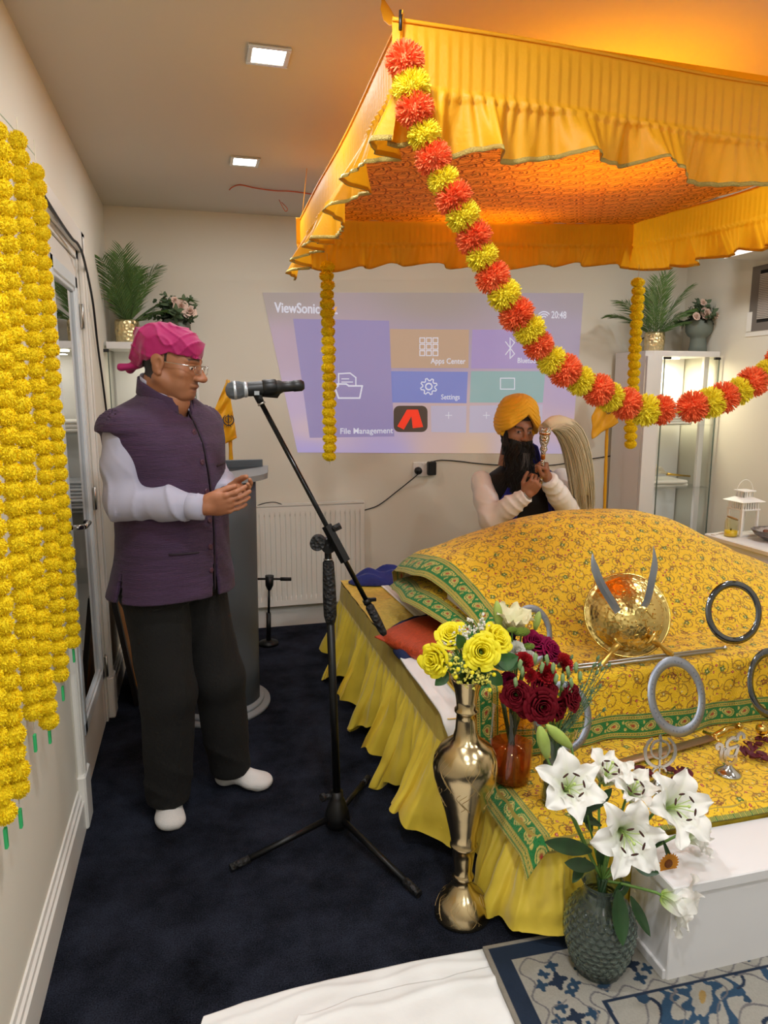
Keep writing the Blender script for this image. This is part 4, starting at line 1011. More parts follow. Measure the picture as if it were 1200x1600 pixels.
LE = left_edge(Y_); X_ = LE + U * (2.80 - LE); Zz = mound_z(X_, Y_) + wrink(X_, Y_) + .004
eu = X_ - LE; Zz = Zz - .025 * np.exp(-(eu / .03) ** 2) + .010 * np.exp(-((eu - .1) / .05) ** 2)
Cc = pat_rumalla(X_ * 1.0, (Y_ + .8 * Zz)); al = Y_ * 1.1 + Zz
bm_ = eu < .085; Cb = pat_border(np.clip(eu, 0, .085), al, .085); Cc[bm_] = Cb[bm_]
me = npgrid(np.stack([X_, Y_, Zz], -1), Cc, 'draped_cloth')
o = link_mesh(me, 'draped_cloth', M_rum, None, (1.9, 2.75, .56)); tag(o, 'large yellow embroidered cloth with green border draped over the central mound', 'cloth')
md = o.modifiers.new('s', 'SOLIDIFY'); md.thickness = .003; md.offset = -1
# books and cushions that carry the mound
cm = SDF((.95, 2.2, .50), (2.95, 3.42, 1.0), .02); gx_, gy_, gz_ = cm.X, cm.Y, cm.Z
cm.F = np.maximum(np.maximum((gz_ - (mound_z(gx_, gy_) - .020)) * .6, .562 - gz_), np.maximum(np.maximum(left_edge(gy_) + .05 - gx_, gx_ - 2.72), np.maximum(2.30 - gy_, gy_ - 3.3)))
me = vq_mesh([cm.mesh()], 'cushion_stack'); o = link_mesh(me, 'cushion_stack', mat('white bedding', '#ece8de', .85), None, (1.9, 2.75, .56)); tag(o, 'white padded cushions under the large embroidered cloth', 'cushion')
# lower cloth layer peeping out on the left
nx, ny = 120, 300
U, Y_ = np.meshgrid(np.linspace(0, 1, nx), np.linspace(2.40, 3.05, ny), indexing='ij')
LE = left_edge(Y_) - .035 + .02 * np.sin(Y_ * 9); X_ = LE + U * .30
Zz = np.maximum(.60, mound_z(X_ + .03, Y_) - .075 - .03 * np.sin((Y_ - 2.4) * 4.8)) - .05 * U - .02 * np.exp(-((X_ - LE) / .03) ** 2)
Cc = pat_rumalla(X_, Y_); eu = X_ - LE; m_ = eu < .085; Cc[m_] = pat_border(np.clip(eu, 0, .085), Y_ * 1.1 + Zz + .02, .085)[m_]
o = link_mesh(npgrid(np.stack([X_, Y_, Zz], -1), Cc, 'lower_cloth'), 'draped_cloth', M_rum, None, (1.0, 2.7, .6)); tag(o, 'second yellow cloth with green border peeping out under the large one at left', 'cloth')
o.modifiers.new('s', 'SOLIDIFY').thickness = .003
# front cloth: shelf and hanging front
ns = 340; ss = np.linspace(0, 1, ns)
py_ = np.interp(ss, [0, .42, .47, .52, 1], [PYM - .035, PYM - .012, PYM - .006, PYM + .015, 2.36]); pz_ = np.interp(ss, [0, .42, .47, .52, 1], [PL + .012, .555, .568, .576, .580])
arc = np.concatenate([[0], np.cumsum(np.hypot(np.diff(py_), np.diff(pz_)))])
nx = 840; U, S_ = np.meshgrid(np.linspace(0, 1, nx), np.arange(ns), indexing='ij')
X_ = .835 + U * 1.96; Y2 = py_[S_] + 0 * X_; Z2 = pz_[S_] + 0 * X_; A_ = arc[S_]
hang = np.clip(1 - A_ / .24, 0, 1); Y2 = Y2 - hang * (.012 * np.sin(X_ * 13) + .006 * np.sin(X_ * 31 + 1)) - .006 * hang; Z2 = Z2 + (1 - hang) * wrink(X_, Y2) * .7
eu = X_ - .835; dro = np.exp(-(eu / .05) ** 2) * (1 - .0 * hang); Z2 = Z2 - .03 * dro * (1 - hang)
Cc = pat_rumalla(X_, A_ + .31); m_ = A_ < .085; Cc[m_] = pat_border(A_, X_, .085)[m_]; m_ = eu < .085; Cc[m_] = pat_border(np.clip(eu, 0, .085), A_, .085)[m_]
o = link_mesh(npgrid(np.stack([X_, Y2, Z2], -1), Cc, 'front_cloth'), 'draped_cloth', M_rum, None, (1.9, 2.1, .57)); tag(o, 'yellow embroidered cloth over the middle shelf with green hem hanging in front', 'cloth')
o.modifiers.new('s', 'SOLIDIFY').thickness = .0025
# lowest cloth on the front step
nx, ny = 760, 210
LX0 = .800
X_, Y_ = np.meshgrid(np.linspace(LX0, 2.78, nx), np.linspace(1.545, PYM - .01, ny), indexing='ij')
eu = X_ - LX0; Z2 = PL + .006 + .5 * wrink(X_, Y_) * (eu > .1); d_ = np.clip(1 - eu / .06, 0, 1); Z2 = Z2 - .055 * d_ ** 1.3; X3 = X_ - 0 * d_
fd = np.clip((1.585 - Y_) / .04, 0, 1); Z2 = Z2 - .022 * fd - .02 * fd * d_
Cc = pat_rumalla(X_, Y_); e2 = Y_ - 1.545; m_ = e2 < .012; Cc[m_] = hexc('#3f7a34'); m2 = (e2 < .012) & ((X_ / .006) % 1 > .5); Cc[m2] = hexc('#b9a648'); m_ = eu < .085; Cc[m_] = pat_border(np.clip(eu, 0, .085), Y_, .085)[m_]
o = link_mesh(npgrid(np.stack([X3, Y_, Z2], -1), Cc, 'step_cloth'), 'draped_cloth', M_rum, None, (1.9, 1.8, PL)); tag(o, 'yellow embroidered cloth on the lowest step with green border at its left edge', 'cloth')
o.modifiers.new('s', 'SOLIDIFY').thickness = .0025

# things on the left of the platform top
M_sheet = mat('white cotton sheet', '#e9e8e6', .85, bump=.8, bscale=25)
def strip(name, label, pts, w_, mat_, th=.006, cat='cloth', wr=.003, seed=0):
    """cloth strip following pts (centre line), width vector w_"""
    P_ = smooth_path(pts, 12); w_ = Vector(w_); n = len(P_)
    def fn(u, v): 
        i = min(n - 1, int(u * (n - 1) + .5)); p = P_[i] + w_ * (v - .5); return p + Vector((0, 0, wr * math.sin(u * 23 + v * 7 + seed) * math.sin(v * 11 + u * 5)))
    o = MB().grid(fn, n - 1, 12).build(name, mat_, None, P_[0], solid=th); return tag(o, label, cat)
strip('white_sheet', 'white cotton sheet folded along the near left edge of the platform', [(.800, 2.80, PZ + .016), (.788, 2.5, PZ + .016), (.784, 2.25, PZ + .017), (.784, 2.08, PZ + .014), (.784, PYM - .005, PZ - .01), (.80, PYM - .03, PZ - .07), (.81, PYM - .032, PZ - .12)], (.098, 0, 0), M_sheet, .008, wr=.002)
# printed cloth
pcl = np.zeros((200, 120, 3)); U, V_ = np.meshgrid(np.linspace(0, 1, 200), np.linspace(0, 1, 120), indexing='ij')
a0, a1, a2, a3 = [np.array(atZ(*q, PZ + .012)) for q in ((588, 908), (668, 980), (740, 968), (650, 903))]
Pp = (a0 * (1 - U[..., None]) + a1 * U[..., None]) * (1 - V_[..., None]) + (a3 * (1 - U[..., None]) + a2 * U[..., None]) * V_[..., None]
Cc = np.zeros(Pp.shape); Cc[:] = hexc('#d9d2c6'); ky = (U * 26) % 1; kx = (V_ * 7) % 1
Cc[(V_ > .22) & (((ky > .55) & (kx > .2)) | ((kx > .75) & (ky > .2)))] = hexc('#3a3550'); Cc[(V_ < .05)] = hexc('#f2efe8'); Cc[(V_ > .17) & (V_ < .22)] = hexc('#3a3550')
o = link_mesh(npgrid(Pp, Cc, 'printed_cloth'), 'printed_cloth', mat('printed cloth', '#d9d2c6', .8, attr='Col'), None, Pp[0, 0]); tag(o, 'pale cloth with dark printed border lying on the yellow platform top', 'cloth'); o.modifiers.new('s', 'SOLIDIFY').thickness = .004
def heap(name, label, c, r, mat_, seed, h=.05, rot=0.0, res=.008):
    s_ = SDF((c[0] - r[0] * 1.3, c[1] - r[1] * 1.3, c[2] - .01), (c[0] + r[0] * 1.3, c[1] + r[1] * 1.3, c[2] + h * 1.6), res)
    X, Y = s_.X - c[0], s_.Y - c[1]; Xr = X * math.cos(rot) + Y * math.sin(rot); Yr = -X * math.sin(rot) + Y * math.cos(rot)
    q = (np.abs(Xr / r[0]) ** 2.6 + np.abs(Yr / r[1]) ** 2.6) + .12 * np.sin(8 * Xr / r[0] + seed) * np.sin(5 * Yr / r[1])
    top = h * np.clip(1 - q, 0, 1) ** .5 * (1 + .35 * np.sin(Xr * 45 + 9 * Yr * 5 + seed) * np.sin(Yr * 30 + seed)); s_.F = np.maximum(np.maximum((s_.Z - c[2] - top) * .5, c[2] - s_.Z), (q - 1) * .03)
    V, Q = s_.mesh(); o = link_mesh(vq_mesh([(relax(V, Q, 1), Q)], name), name, mat_, None, c); return tag(o, label, 'cloth')
M_navy = mat('royal blue cloth', '#14206e', .75, bump=1.5, bscale=60, sheen=.3); M_navy2 = mat('navy cloth', '#10204a', .8, bump=1.5, bscale=60)
heap('folded_shawl', 'royal blue cloth heaped at the far end of the platform', (1.02, 3.70, PZ + .006), (.24, .09), M_navy, 1, .075)
heap('folded_shawl', 'navy cloth crumpled under the orange cushion', (.93, 2.86, PZ + .008), (.19, .11), M_navy2, 4, .05, .5)
heap('folded_shawl', 'small navy fold of cloth at the near corner of orange cushion', (.765, 2.60, PZ + .008), (.035, .07), M_navy2, 6, .03)
# orange cushion
cc = Vector((.90, 2.62, PZ + .055)); s_ = SDF((.6, 2.25, PZ), (1.25, 3.05, PZ + .22), .006)
rot = math.radians(24); e1 = np.array([math.cos(rot), math.sin(rot), .10]); e2 = np.array([-math.sin(rot), math.cos(rot), .02]); e3 = np.cross(e1, e2); e1 /= np.linalg.norm(e1); e2 /= np.linalg.norm(e2); e3 /= np.linalg.norm(e3)
dx, dy, dz = s_.X - cc.x, s_.Y - cc.y, s_.Z - cc.z; A, B, C_ = [dx * e[0] + dy * e[1] + dz * e[2] for e in (e1, e2, e3)]
q = np.clip(1 - (np.abs(A / .15) ** 4 + np.abs(B / .20) ** 4), 0, 1); s_.F = (np.abs(C_) - (.004 + .040 * q ** .55)) * .6; s_.F = np.maximum(s_.F, (np.maximum(np.abs(A) - .15, np.abs(B) - .20)))
V, Q = s_.mesh(); V = relax(V, Q, 1)
o = link_mesh(vq_mesh([(V, Q)], 'cushion'), 'cushion', mat('orange brocade', '#b8441c', .45, var=.25, vscale=60, bump=2.5, bscale=90, stretch=(1, 3, 1)), None, cc); tag(o, 'small orange brocade cushion on the left edge of the platform', 'cushion')

# ------------------------------------------------------------------ white box, rug, floor sheets
M_lac = mat('white lacquer', '#e4e3e4', .35)
t = thing('white_box', 'long white box on the rug in front of the platform step', 'box', (1.7, 1.45, .01))
MB().box((1.115, 1.365, .014), (2.35, 1.540, .262), bev=.003).build('body', M_lac, t); MB().box((1.108, 1.356, .262), (2.36, 1.548, .292), bev=.003).build('lid', M_lac, t)
MB().box((1.106, 1.37, .014), (1.116, 1.535, .045), bev=.002).build('plinth_strip', M_lac, t)
# rug
nx, ny = 620, 420
th = R(4); A_, B_ = np.meshgrid(np.linspace(0, 1.6, nx), np.linspace(0, 1.15, ny), indexing='ij')
Xr = .700 + A_ * math.cos(th) - B_ * math.sin(th) * .9; Yr = 1.592 - A_ * math.sin(th) * .35 - B_ * math.cos(th)
navy, cream, grey, blue, gold = [np.array(hexc(c)) for c in ('#1d3350', '#c9c4b9', '#8a8688', '#31597c', '#c9a35e')]
Cc = np.zeros(A_.shape + (3,)); Cc[:] = cream
e = np.minimum(A_, B_)
def put_(m, c): Cc[m] = c
put_(e < .062, navy); put_(e < .012, np.array(hexc('#b5ada0')))
# border band of dark four-petal blossoms between scrolling lines
L_ = np.where(A_ < B_, B_, A_); W_ = e
band = (e > .062) & (e < .235)
cell = .105; kk = np.floor(L_ / cell); fl = (L_ / cell - kk - .5) * cell; w0 = W_ - .150
for (ox, oy, s_) in ((0, .0, 1), (.0, .045, .8), (0, -.045, .8), (.034, .022, .75), (-.034, -.022, .75)):
    p, q = fl - ox, w0 - oy; d = np.hypot(p, q); an = np.arctan2(q, p)
    put_(band & (d < .019 * s_ * (1 + .35 * np.cos(4 * an))), navy if s_ == 1 else blue * .8)
put_(band & (np.abs(w0 - .07 - .012 * np.sin(L_ * 75)) < .0028), grey); put_(band & (np.abs(w0 + .07 + .012 * np.sin(L_ * 75)) < .0028), grey)
put_(band & (np.abs(np.hypot(fl, w0) - .052 - .006 * np.sin(5 * np.arctan2(w0, fl))) < .0022) & (kk % 2 == 0), grey)
put_((e > .235) & (e < .243), navy)
fld = e > .243
wx = A_ + .03 * np.sin(B_ * 17) + .014 * np.sin(B_ * 41 + A_ * 13); wy = B_ + .03 * np.sin(A_ * 15) + .012 * np.sin(A_ * 37)
cs = .30; ix = np.floor(wx / cs); iy = np.floor(wy / cs + .5 * (ix % 2)); px_ = (wx / cs - ix - .5) * cs; py2 = (wy / cs + .5 * (ix % 2) - iy - .5) * cs
d = np.hypot(px_, py2); an = np.arctan2(py2, px_)
put_(fld & (d < .115 * (1 + .22 * np.cos(6 * an))) & (d > .085 * (1 + .25 * np.cos(6 * an + .4))), blue)
put_(fld & (d < .060 * (1 + .25 * np.cos(8 * an))) & (d > .036 * (1 + .1 * np.cos(8 * an))), blue * 1.0); put_(fld & (d < .032 * (1 + .2 * np.cos(5 * an))), cream * .95); put_(fld & (d < .013), gold)
put_(fld & (np.abs(d - .075 - .01 * np.sin(6 * an)) < .003), grey)
sc1 = np.abs(np.sin(wx * 24 + 1.8 * np.sin(wy * 19))) ; put_(fld & (d > .115) & (sc1 < .13), navy)
sc2 = np.abs(np.sin(wy * 30 + 1.6 * np.sin(wx * 23) + 1)); put_(fld & (d > .125) & (sc2 < .10), grey)
put_(fld & (d > .13) & (hsh(np.floor(wx / .05), np.floor(wy / .05)) > .72) & (np.hypot((wx / .05) % 1 - .5, (wy / .05) % 1 - .5) < .36), blue * .8)
Cc *= (1 + .14 * (hsh(np.arange(nx)[:, None] + 0 * B_, np.arange(ny)[None, :] + 0 * A_) - .5))[..., None]
Zr = .010 + .0008 * np.sin(A_ * 900) * 0 + 0 * A_
o = link_mesh(npgrid(np.stack([Xr, Yr, Zr], -1), Cc, 'rug'), 'rug', mat('wool rug', '#cfcabf', .95, attr='Col', bump=4, bscale=700), None, (1.2, 1.2, 0)); tag(o, 'navy and cream floral rug in the bottom right corner', 'rug')
md = o.modifiers.new('s', 'SOLIDIFY'); md.thickness = .009; md.offset = -1
# white floor sheets
def floorsheet(label, edge, y0, z, seed, wr=.004):
    ex = np.array([p[0] for p in edge]); ey = np.array([p[1] for p in edge]); nx, ny = 260, 160
    U, V_ = np.meshgrid(np.linspace(0, 1, nx), np.linspace(0, 1, ny), indexing='ij'); X_ = ex[0] + U * (ex[-1] - ex[0]); yt = np.interp(X_, ex, ey)
    Y_ = y0 + V_ * (yt - y0); X2 = X_ + (1 - U) * (.03 * np.sin(Y_ * 23 + seed) - .06 * (1 - V_))
    fold = .5 + .5 * np.sin(Y_ * 60 - X_ * 9 + 2 * np.sin(X_ * 8 + seed)); rid = np.exp(-((Y_ - yt + .035 + .01 * np.sin(X_ * 20)) / .012) ** 2)
    Z_ = z + wr * (fold ** 3) * (.4 + .6 * np.sin(X_ * 5 + seed) ** 2) + .006 * rid + .018 * np.exp(-U / .05) * (.5 + .5 * np.sin(Y_ * 40 + seed)) * (1 - .0 * V_)
    o = link_mesh(npgrid(np.stack([X2, Y_, Z_], -1), None, 'floor_sheet'), 'floor_sheet', M_sheet, None, (float(X_.mean()), float(Y_.mean()), 0)); tag(o, label, 'sheet'); o.modifiers.new('s', 'SOLIDIFY').thickness = .002
floorsheet('white cotton sheet spread on the carpet, lower layer reaching farthest', [(-.02, 1.560), (.06, 1.590), (.27, 1.607), (.5, 1.607), (.72, 1.597)], .9, .003, 1)
floorsheet('white cotton sheet on the carpet, upper layer nearest the camera', [(.16, 1.50), (.3, 1.530), (.45, 1.535), (.55, 1.528), (.6, 1.535), (.74, 1.535)], .85, .008, 4, .003)
# ------------------------------------------------------------------ microphone stands
M_mb = mat('matt black metal', '#0c0c0d', .42, .3); M_rub = mat('black rubber', '#141416', .6, bump=3, bscale=90, bkind='voronoi')
BX, BY = .419, 2.225
ms = thing('microphone_stand', 'black boom microphone stand on a tripod base in the middle of the carpet', 'microphone stand', (BX, BY, 0))
MB().lathe([(0, .03), (.040, .03), (.046, .045), (.042, .075), (.026, .125), (.022, .13), (.022, .155), (0, .155)], (BX, BY, 0), 28).build('hub', M_mb, ms)
MB().cyl((BX - .02, BY, .14), (BX - .052, BY - .005, .14), .010, n=12).cyl((BX - .042, BY, .14), (BX - .056, BY - .005, .14), .014, n=12).build('hub_knob', M_rub, ms)
for (x, y) in ((.048, 2.108), (.597, 1.839), (.600, 2.52)):
    d = Vector((x - BX, y - BY, 0)).normalized(); a = Vector((BX, BY, .062)) + d * .035; e = Vector((x, y, .012)); L_ = e - a
    lg = MB().tube([a, e - L_.normalized() * .06], .0105, 12).build('leg', M_mb, ms)
    MB().tube([e - L_.normalized() * .065, e], [.0125, .0125], 12).build('rubber_foot', M_rub, lg)
ptop = atY(512, 852, 2.215)
p0 = Vector((BX, BY, .15)); up_ = (ptop - p0)
MB().tube([p0, p0 + up_ * .74], .0135, 16).build('pole', M_mb, ms)
MB().tube([p0 + up_ * f for f in (.70, .73, .80, .88, .935, .945)], [.015, .0215, .0225, .0205, .0185, .012], 20).build('grip', M_rub, ms)
MB().tube([p0 + up_ * .94, p0 + up_ * 1.0], .0115, 16).build('neck', M_mb, ms)
MB().tube([p0 + up_ * .946, p0 + up_ * .950], .0155, 16).build('steel_ring', M_steel, ms)
cl = atY(510, 846, 2.20); b0 = atY(405, 624, 2.235); b1 = atY(601, 992, 2.125)
cb = b0.lerp(b1, .60)
MB().ball(ptop, .022, 14).cyl(ptop + Vector((0, .02, 0)), ptop + Vector((0, -.02, 0)), .024, n=20).build('clutch', M_mb, ms)
kn = atY(497, 848, 2.19); MB().cyl(kn + Vector((.004, .014, 0)), kn + Vector((-.006, -.016, 0)), .0255, .0235, 24).build('clutch_knob', M_rub, ms)
bd = (b1 - b0).normalized()
sl = MB().tube([cb - bd * .065, cb + bd * .065], .0165, 4, smooth=False); sl.build('boom_sleeve', M_mb, ms)
MB().cyl(cb - bd * .045 + Vector((.01, 0, .005)), cb - bd * .045 + Vector((.036, 0, .016)), .011, n=12).build('sleeve_knob', M_rub, ms)
MB().tube([b0, b1 - bd * .09], .0078, 14).build('boom', mat('gloss black tube', '#0b0d10', .22, .4), ms)
MB().tube([b1 - bd * f for f in (.115, .105, .06, .01, 0)], [.009, .0145, .0145, .012, .008], 16).build('boom_grip', M_rub, ms)
cp_ = b1 - bd * .125; MB().cyl(cp_ - bd * .008, cp_ + bd * .008, .013, n=12).box((cp_.x, cp_.y - .006, cp_.z), (cp_.x + .03, cp_.y + .006, cp_.z + .010)).build('boom_clip', M_mb, ms)
# clip holding the microphone
mc = atY(437, 606, 2.235); ma = atY(352, 611, 2.235); mz = atY(475, 602, 2.235); md_ = (mz - ma).normalized()
hb = MB().tube([b0 + bd * .01, b0 - bd * .035], .0115, 12); hb.box((b0.x - .006, b0.y - .011, b0.z - .01), (b0.x + .01, b0.y + .011, b0.z + .03), bev=.003); hb.tube([b0 - bd * .02, mc - Vector((.01, 0, .02)), mc], [.009, .012, .012], 12)
hb.build('microphone_clip', M_mb, ms); MB().cyl(b0 + bd * .012, b0 + bd * .018, .0125, n=16).build('clip_ring', M_steel, ms)
# microphone
mic = thing('microphone', 'black handheld microphone with grey mesh head clipped on the boom stand', 'microphone', tuple(mc))
Mz = md_.to_track_quat('Z', 'Y').to_matrix().to_4x4(); Mz.translation = ma
MB().lathe([(0, 0), (.012, .002), (.022, .009), (.027, .020), (.0275, .030), (.0265, .042), (.021, .060)], n=32, M=Mz).build('mesh_head', mat('microphone mesh', '#7d868e', .5, .6, bump=5, bscale=900, bkind='voronoi'), mic)
MB().lathe([(.0278, .024), (.0286, .026), (.0286, .030), (.0278, .032)], n=32, M=Mz).lathe([(.0225, .055), (.024, .057), (.024, .063), (.022, .066)], n=32, M=Mz).build('head_ring', mat('grey ring', '#b9bfc6', .35, .5), mic)
L_ = (mz - ma).length
MB().lathe([(.021, .062), (.022, .075), (.0225, .12), (.021, .165), (.0165, .175), (.0160, L_ - .035), (.0175, L_ - .033), (.0175, L_ - .008), (.012, L_), (0, L_)], n=28, M=Mz).build('body', mat('microphone black', '#121314', .45), mic)
MB().lathe([(.0235, .112), (.0255, .115), (.0255, .15), (.0235, .155)], n=24, M=Mz).build('clip_sleeve', M_mb, mic)
MB().box((ma.x + .085, ma.y - .0226, ma.z - .012), (ma.x + .1, ma.y - .0215, ma.z + .0)).build('label_mark', mat('grey print', '#9aa0a4', .5), mic)
# short stand behind the lectern
sx, sy = .375, 4.16
t = thing('microphone_stand', 'short black table microphone stand on carpet before the radiator', 'microphone stand', (sx, sy, 0))
MB().lathe([(0, 0), (.06, 0), (.058, .018), (.02, .03), (0, .03)], (sx, sy, 0), 28).build('base', M_mb, t)
MB().cyl((sx, sy, .02), (sx + .005, sy, .20), .014).cyl((sx + .005, sy, .19), (sx + .012, sy, .36), .0075).build('pole', M_mb, t)
MB().cyl((sx - .07, sy, .415), (sx + .14, sy, .40), .0065).cyl((sx + .08, sy, .404), (sx + .145, sy, .399), .011).build('boom', M_mb, t)
MB().tube([(sx + .012, sy, .34), (sx + .014, sy, .37), (sx + .016, sy, .43)], [.010, .024, .026], 14).build('clutch', M_mb, t)

# ------------------------------------------------------------------ lectern
M_lec = mat('grey laminate', '#4d545b', .45); M_lec2 = mat('light grey laminate', '#8b9094', .45)
LX, LY = .045, 3.38
t = thing('lectern', 'grey curved lectern on an oval base behind the standing man', 'lectern', (LX, LY, 0))
MB().lathe([(0, 0), (.255, 0), (.26, .01), (.258, .022), (0, .022)], (LX, LY, 0), 64).lathe([(0, .022), (.225, .022), (.23, .03), (.227, .042), (0, .042)], (LX, LY, 0), 64).build('base', M_lec2, t)
def lec(u, v):
    a = R(200 + 140 * u); r = .205 + .012 * v; return (LX + .0 + r * 1.02 * math.cos(a), LY + .02 + r * math.sin(a), .042 + v * 1.065)
MB().grid(lec, 40, 6).build('curved_front', M_lec, t, solid=.018)
MB().box((LX - .19, LY - .03, .042), (LX - .17, LY + .17, 1.10), bev=.003).box((LX + .18, LY - .03, .042), (LX + .20, LY + .17, 1.10), bev=.003).build('side_panel', M_lec, t)
MB().box((LX - .17, LY + .0, .55), (LX + .18, LY + .16, .57)).build('shelf', M_lec, t)
ol = [(-.245, .20)] + [(.29 * math.cos(R(a)) * .98, .02 + .24 * math.sin(R(a))) for a in range(190, 352, 9)] + [(.30, .20), (.24, .24), (-.2, .24)]
MB().prism(ol, (1, 0, 0), (0, 1, .03), (LX, LY, 1.118), .026).build('top', M_lec2, t)
MB().prism([(.06, .18), (.10, .02), (.275, .17), (.24, .22)], (1, 0, 0), (0, 1, .03), (LX, LY, 1.145), .0).box((LX + .06, LY + .16, 1.14), (LX + .27, LY + .175, 1.185), bev=.002).build('back_ledge', M_lec, t)

# ------------------------------------------------------------------ khanda emblem pieces
def ribbon(mb, pts, w_, ux, uy, o, t_, mi=0, taper=None):
    pts = [Vector((p[0], p[1])) for p in pts]; n = len(pts); l = []; r = []
    for i, p in enumerate(pts):
        d = (pts[min(i + 1, n - 1)] - pts[max(i - 1, 0)]).normalized(); q = Vector((-d.y, d.x)) * w_ / 2 * (taper(i / (n - 1)) if taper else 1); l.append(p + q); r.append(p - q)
    ux, uy, o = Vector(ux), Vector(uy), Vector(o); nn = ux.cross(uy).normalized() * t_
    A = [o + ux * p.x + uy * p.y for p in l]; B = [o + ux * p.x + uy * p.y for p in r]
    vs = A + B + [v + nn for v in A] + [v + nn for v in B]; fs = []
    for i in range(n - 1): fs += [(i, i + 1, n + i + 1, n + i), (2 * n + i, 3 * n + i, 3 * n + i + 1, 2 * n + i + 1), (i, 2 * n + i, 2 * n + i + 1, i + 1), (n + i, n + i + 1, 3 * n + i + 1, 3 * n + i)]
    fs += [(0, n, 3 * n, 2 * n), (n - 1, 3 * n - 1, 4 * n - 1, 2 * n - 1)]
    mb.add(vs, fs, mi, False)
def khanda(mb, s, ux, uy, o, t_, mi=0):
    ux, uy = Vector(ux) * s, Vector(uy) * s
    ring = [(.27 * math.cos(R(a)), .17 + .27 * math.sin(R(a))) for a in range(0, 361, 12)]
    ribbon(mb, ring, .055, ux, uy, o, t_, mi)
    mb.prism([(0, .62), (.045, .52), (.035, .30), (.055, .12), (.03, -.10), (.03, -.30), (.07, -.33), (.02, -.36), (.025, -.50), (0, -.54), (-.025, -.50), (-.02, -.36), (-.07, -.33), (-.03, -.30), (-.03, -.10), (-.055, .12), (-.035, .30), (-.045, .52)], ux, uy, o, t_, mi)
    for sg in (-1, 1):
        arc = [(sg * (.44 * math.sin(R(a)) + .0), .10 - .46 * math.cos(R(a))) for a in range(150, -12, -9)]
        ribbon(mb, arc, .085, ux, uy, o, t_, mi, taper=lambda f: .25 + .9 * math.sin(math.pi * (.12 + .75 * f)))
        ribbon(mb, [(sg * -.06, -.36), (sg * -.16, -.42), (sg * -.20, -.50)], .05, ux, uy, o, t_, mi)
# ------------------------------------------------------------------ flags
M_flag = mat('flag satin', '#f4b81a', .45, sheen=.2, bump=.6, bscale=60, transl=.25); M_ink = mat('navy print', '#14162e', .6)
def flag(label, Yd, tip, corners, base, emb, es, dy):
    """flag: triangular pennant folded down from a cloth-wrapped staff"""
    a = Vector(atY(*tip, Yd)); b_ = Vector(base); t = thing('flag', label, 'flag', tuple(b_))
    st = MB(); pts = [b_.lerp(a, f) for f in [k / 30 for k in range(31)]]
    st.tube(pts, [.011 + .0015 * math.sin(k * 2.1) for k in range(31)], 10); st.build('wrapped_staff', M_flag, t)
    P = [Vector(atY(*c, Yd - .02)) for c in corners]     # top, outer, lower outer, lower inner, inner
    top, out, low, inn = P
    def fn(u, v):
        l = top.lerp(out, v / .6) if v < .6 else out.lerp(low, (v - .6) / .4); r = top.lerp(inn, v)
        p = l.lerp(r, u); return p + Vector((0, .012 * math.sin(u * 9 + v * 4) * v + .006 * math.sin(v * 22 + u * 6) - .012, 0))
    MB().grid(fn, 24, 36).build('cloth', M_flag, t, solid=.0015)
    mb = MB(); e = Vector(atY(*emb, Yd - .045)); khanda(mb, es, (1, dy, 0), (0, 0, 1), e, .001); mb.build('khanda_emblem', M_ink, t)
    return t
flag('yellow pennant flag with navy khanda standing behind the lectern', 3.95, (356, 594), [(355, 592), (329, 655), (339, 700), (370, 684)], (.185, 3.95, 0), (357, 658), .062, -.1)
flag('yellow pennant flag with khanda beside the right display cabinet', 4.25, (951, 588), [(951, 586), (924, 650), (922, 686), (966, 660)], (2.70, 4.25, 0), (951, 640), .062, -.1)

# ------------------------------------------------------------------ steel rings, emblems, shield, blades
M_ring = mat('engraved steel', '#9aa2b0', .42, .8); M_dk = mat('dark mirror steel', '#6a6e74', .12, 1.0); M_eng = mat('engraving', '#70757e', .6, .3)
def chakkar(label, c, r, w_, tilt, yaw_=0, m=None, eng=True):
    t = thing('steel_ring', label, 'ring', (c[0], c[1], c[2] - r), 'engraved steel rings'); M_ = Matrix.Translation(c) @ Matrix.Rotation(yaw_, 4, 'Z') @ Matrix.Rotation(R(90) - tilt, 4, 'X')
    prof = [(r - w_, -.0005), (r - w_ * .5, -.0022), (r, -.0003), (r, .0003), (r - w_ * .5, .0022), (r - w_, .0005), (r - w_, -.0005)]
    MB().lathe(prof, n=96, M=M_).build('blade_ring', m or M_ring, t)
    if eng:
        mb = MB(); rnd = random.Random(int(c[0] * 100))
        for k in range(46):
            if k % 6 == 5: continue
            a = k / 46 * 2 * math.pi; a2 = a + .045
            for rr in ((.42, .46), (.50, .60)):
                if rnd.random() < .3: continue
                q = [(r - w_ * x_) for x_ in rr]; vs = [M_ @ Vector((q[i] * math.cos(b_), q[i] * math.sin(b_), .0026)) for i, b_ in ((0, a), (0, a2), (1, a2 - rnd.uniform(0, .03)), (1, a + rnd.uniform(0, .02)))]
                mb.add(vs, [(0, 1, 2, 3)], 0, False)
        mb.build('engraved_band', M_eng, t, solid=.0004)
    return t
chakkar('engraved steel ring behind the lily and yellow roses', (1.085, 2.13, .690), .105, .026, R(14), R(20))
p = atY(1058, 1088, 1.925); chakkar('large engraved steel ring standing on the lowest step, centre of the three at right', (p.x, 1.925, p.z), .132, .034, R(20), R(12))
p = atY(1146, 963, 2.13); chakkar('dark polished steel ring leaning on the mound right of the shield', (p.x, 2.13, .705), .118, .026, R(14), R(-4), M_dk, False)
p = atY(1206, 1055, 1.93); chakkar('dark engraved steel ring cut by the right edge of the picture', (p.x, 1.93, p.z - .03), .122, .030, R(16), R(12), M_dk)
p = atY(880, 1112, 1.93); chakkar('engraved steel ring half hidden behind the dark red roses', (p.x, 1.93, p.z - .02), .115, .028, R(18), R(10))
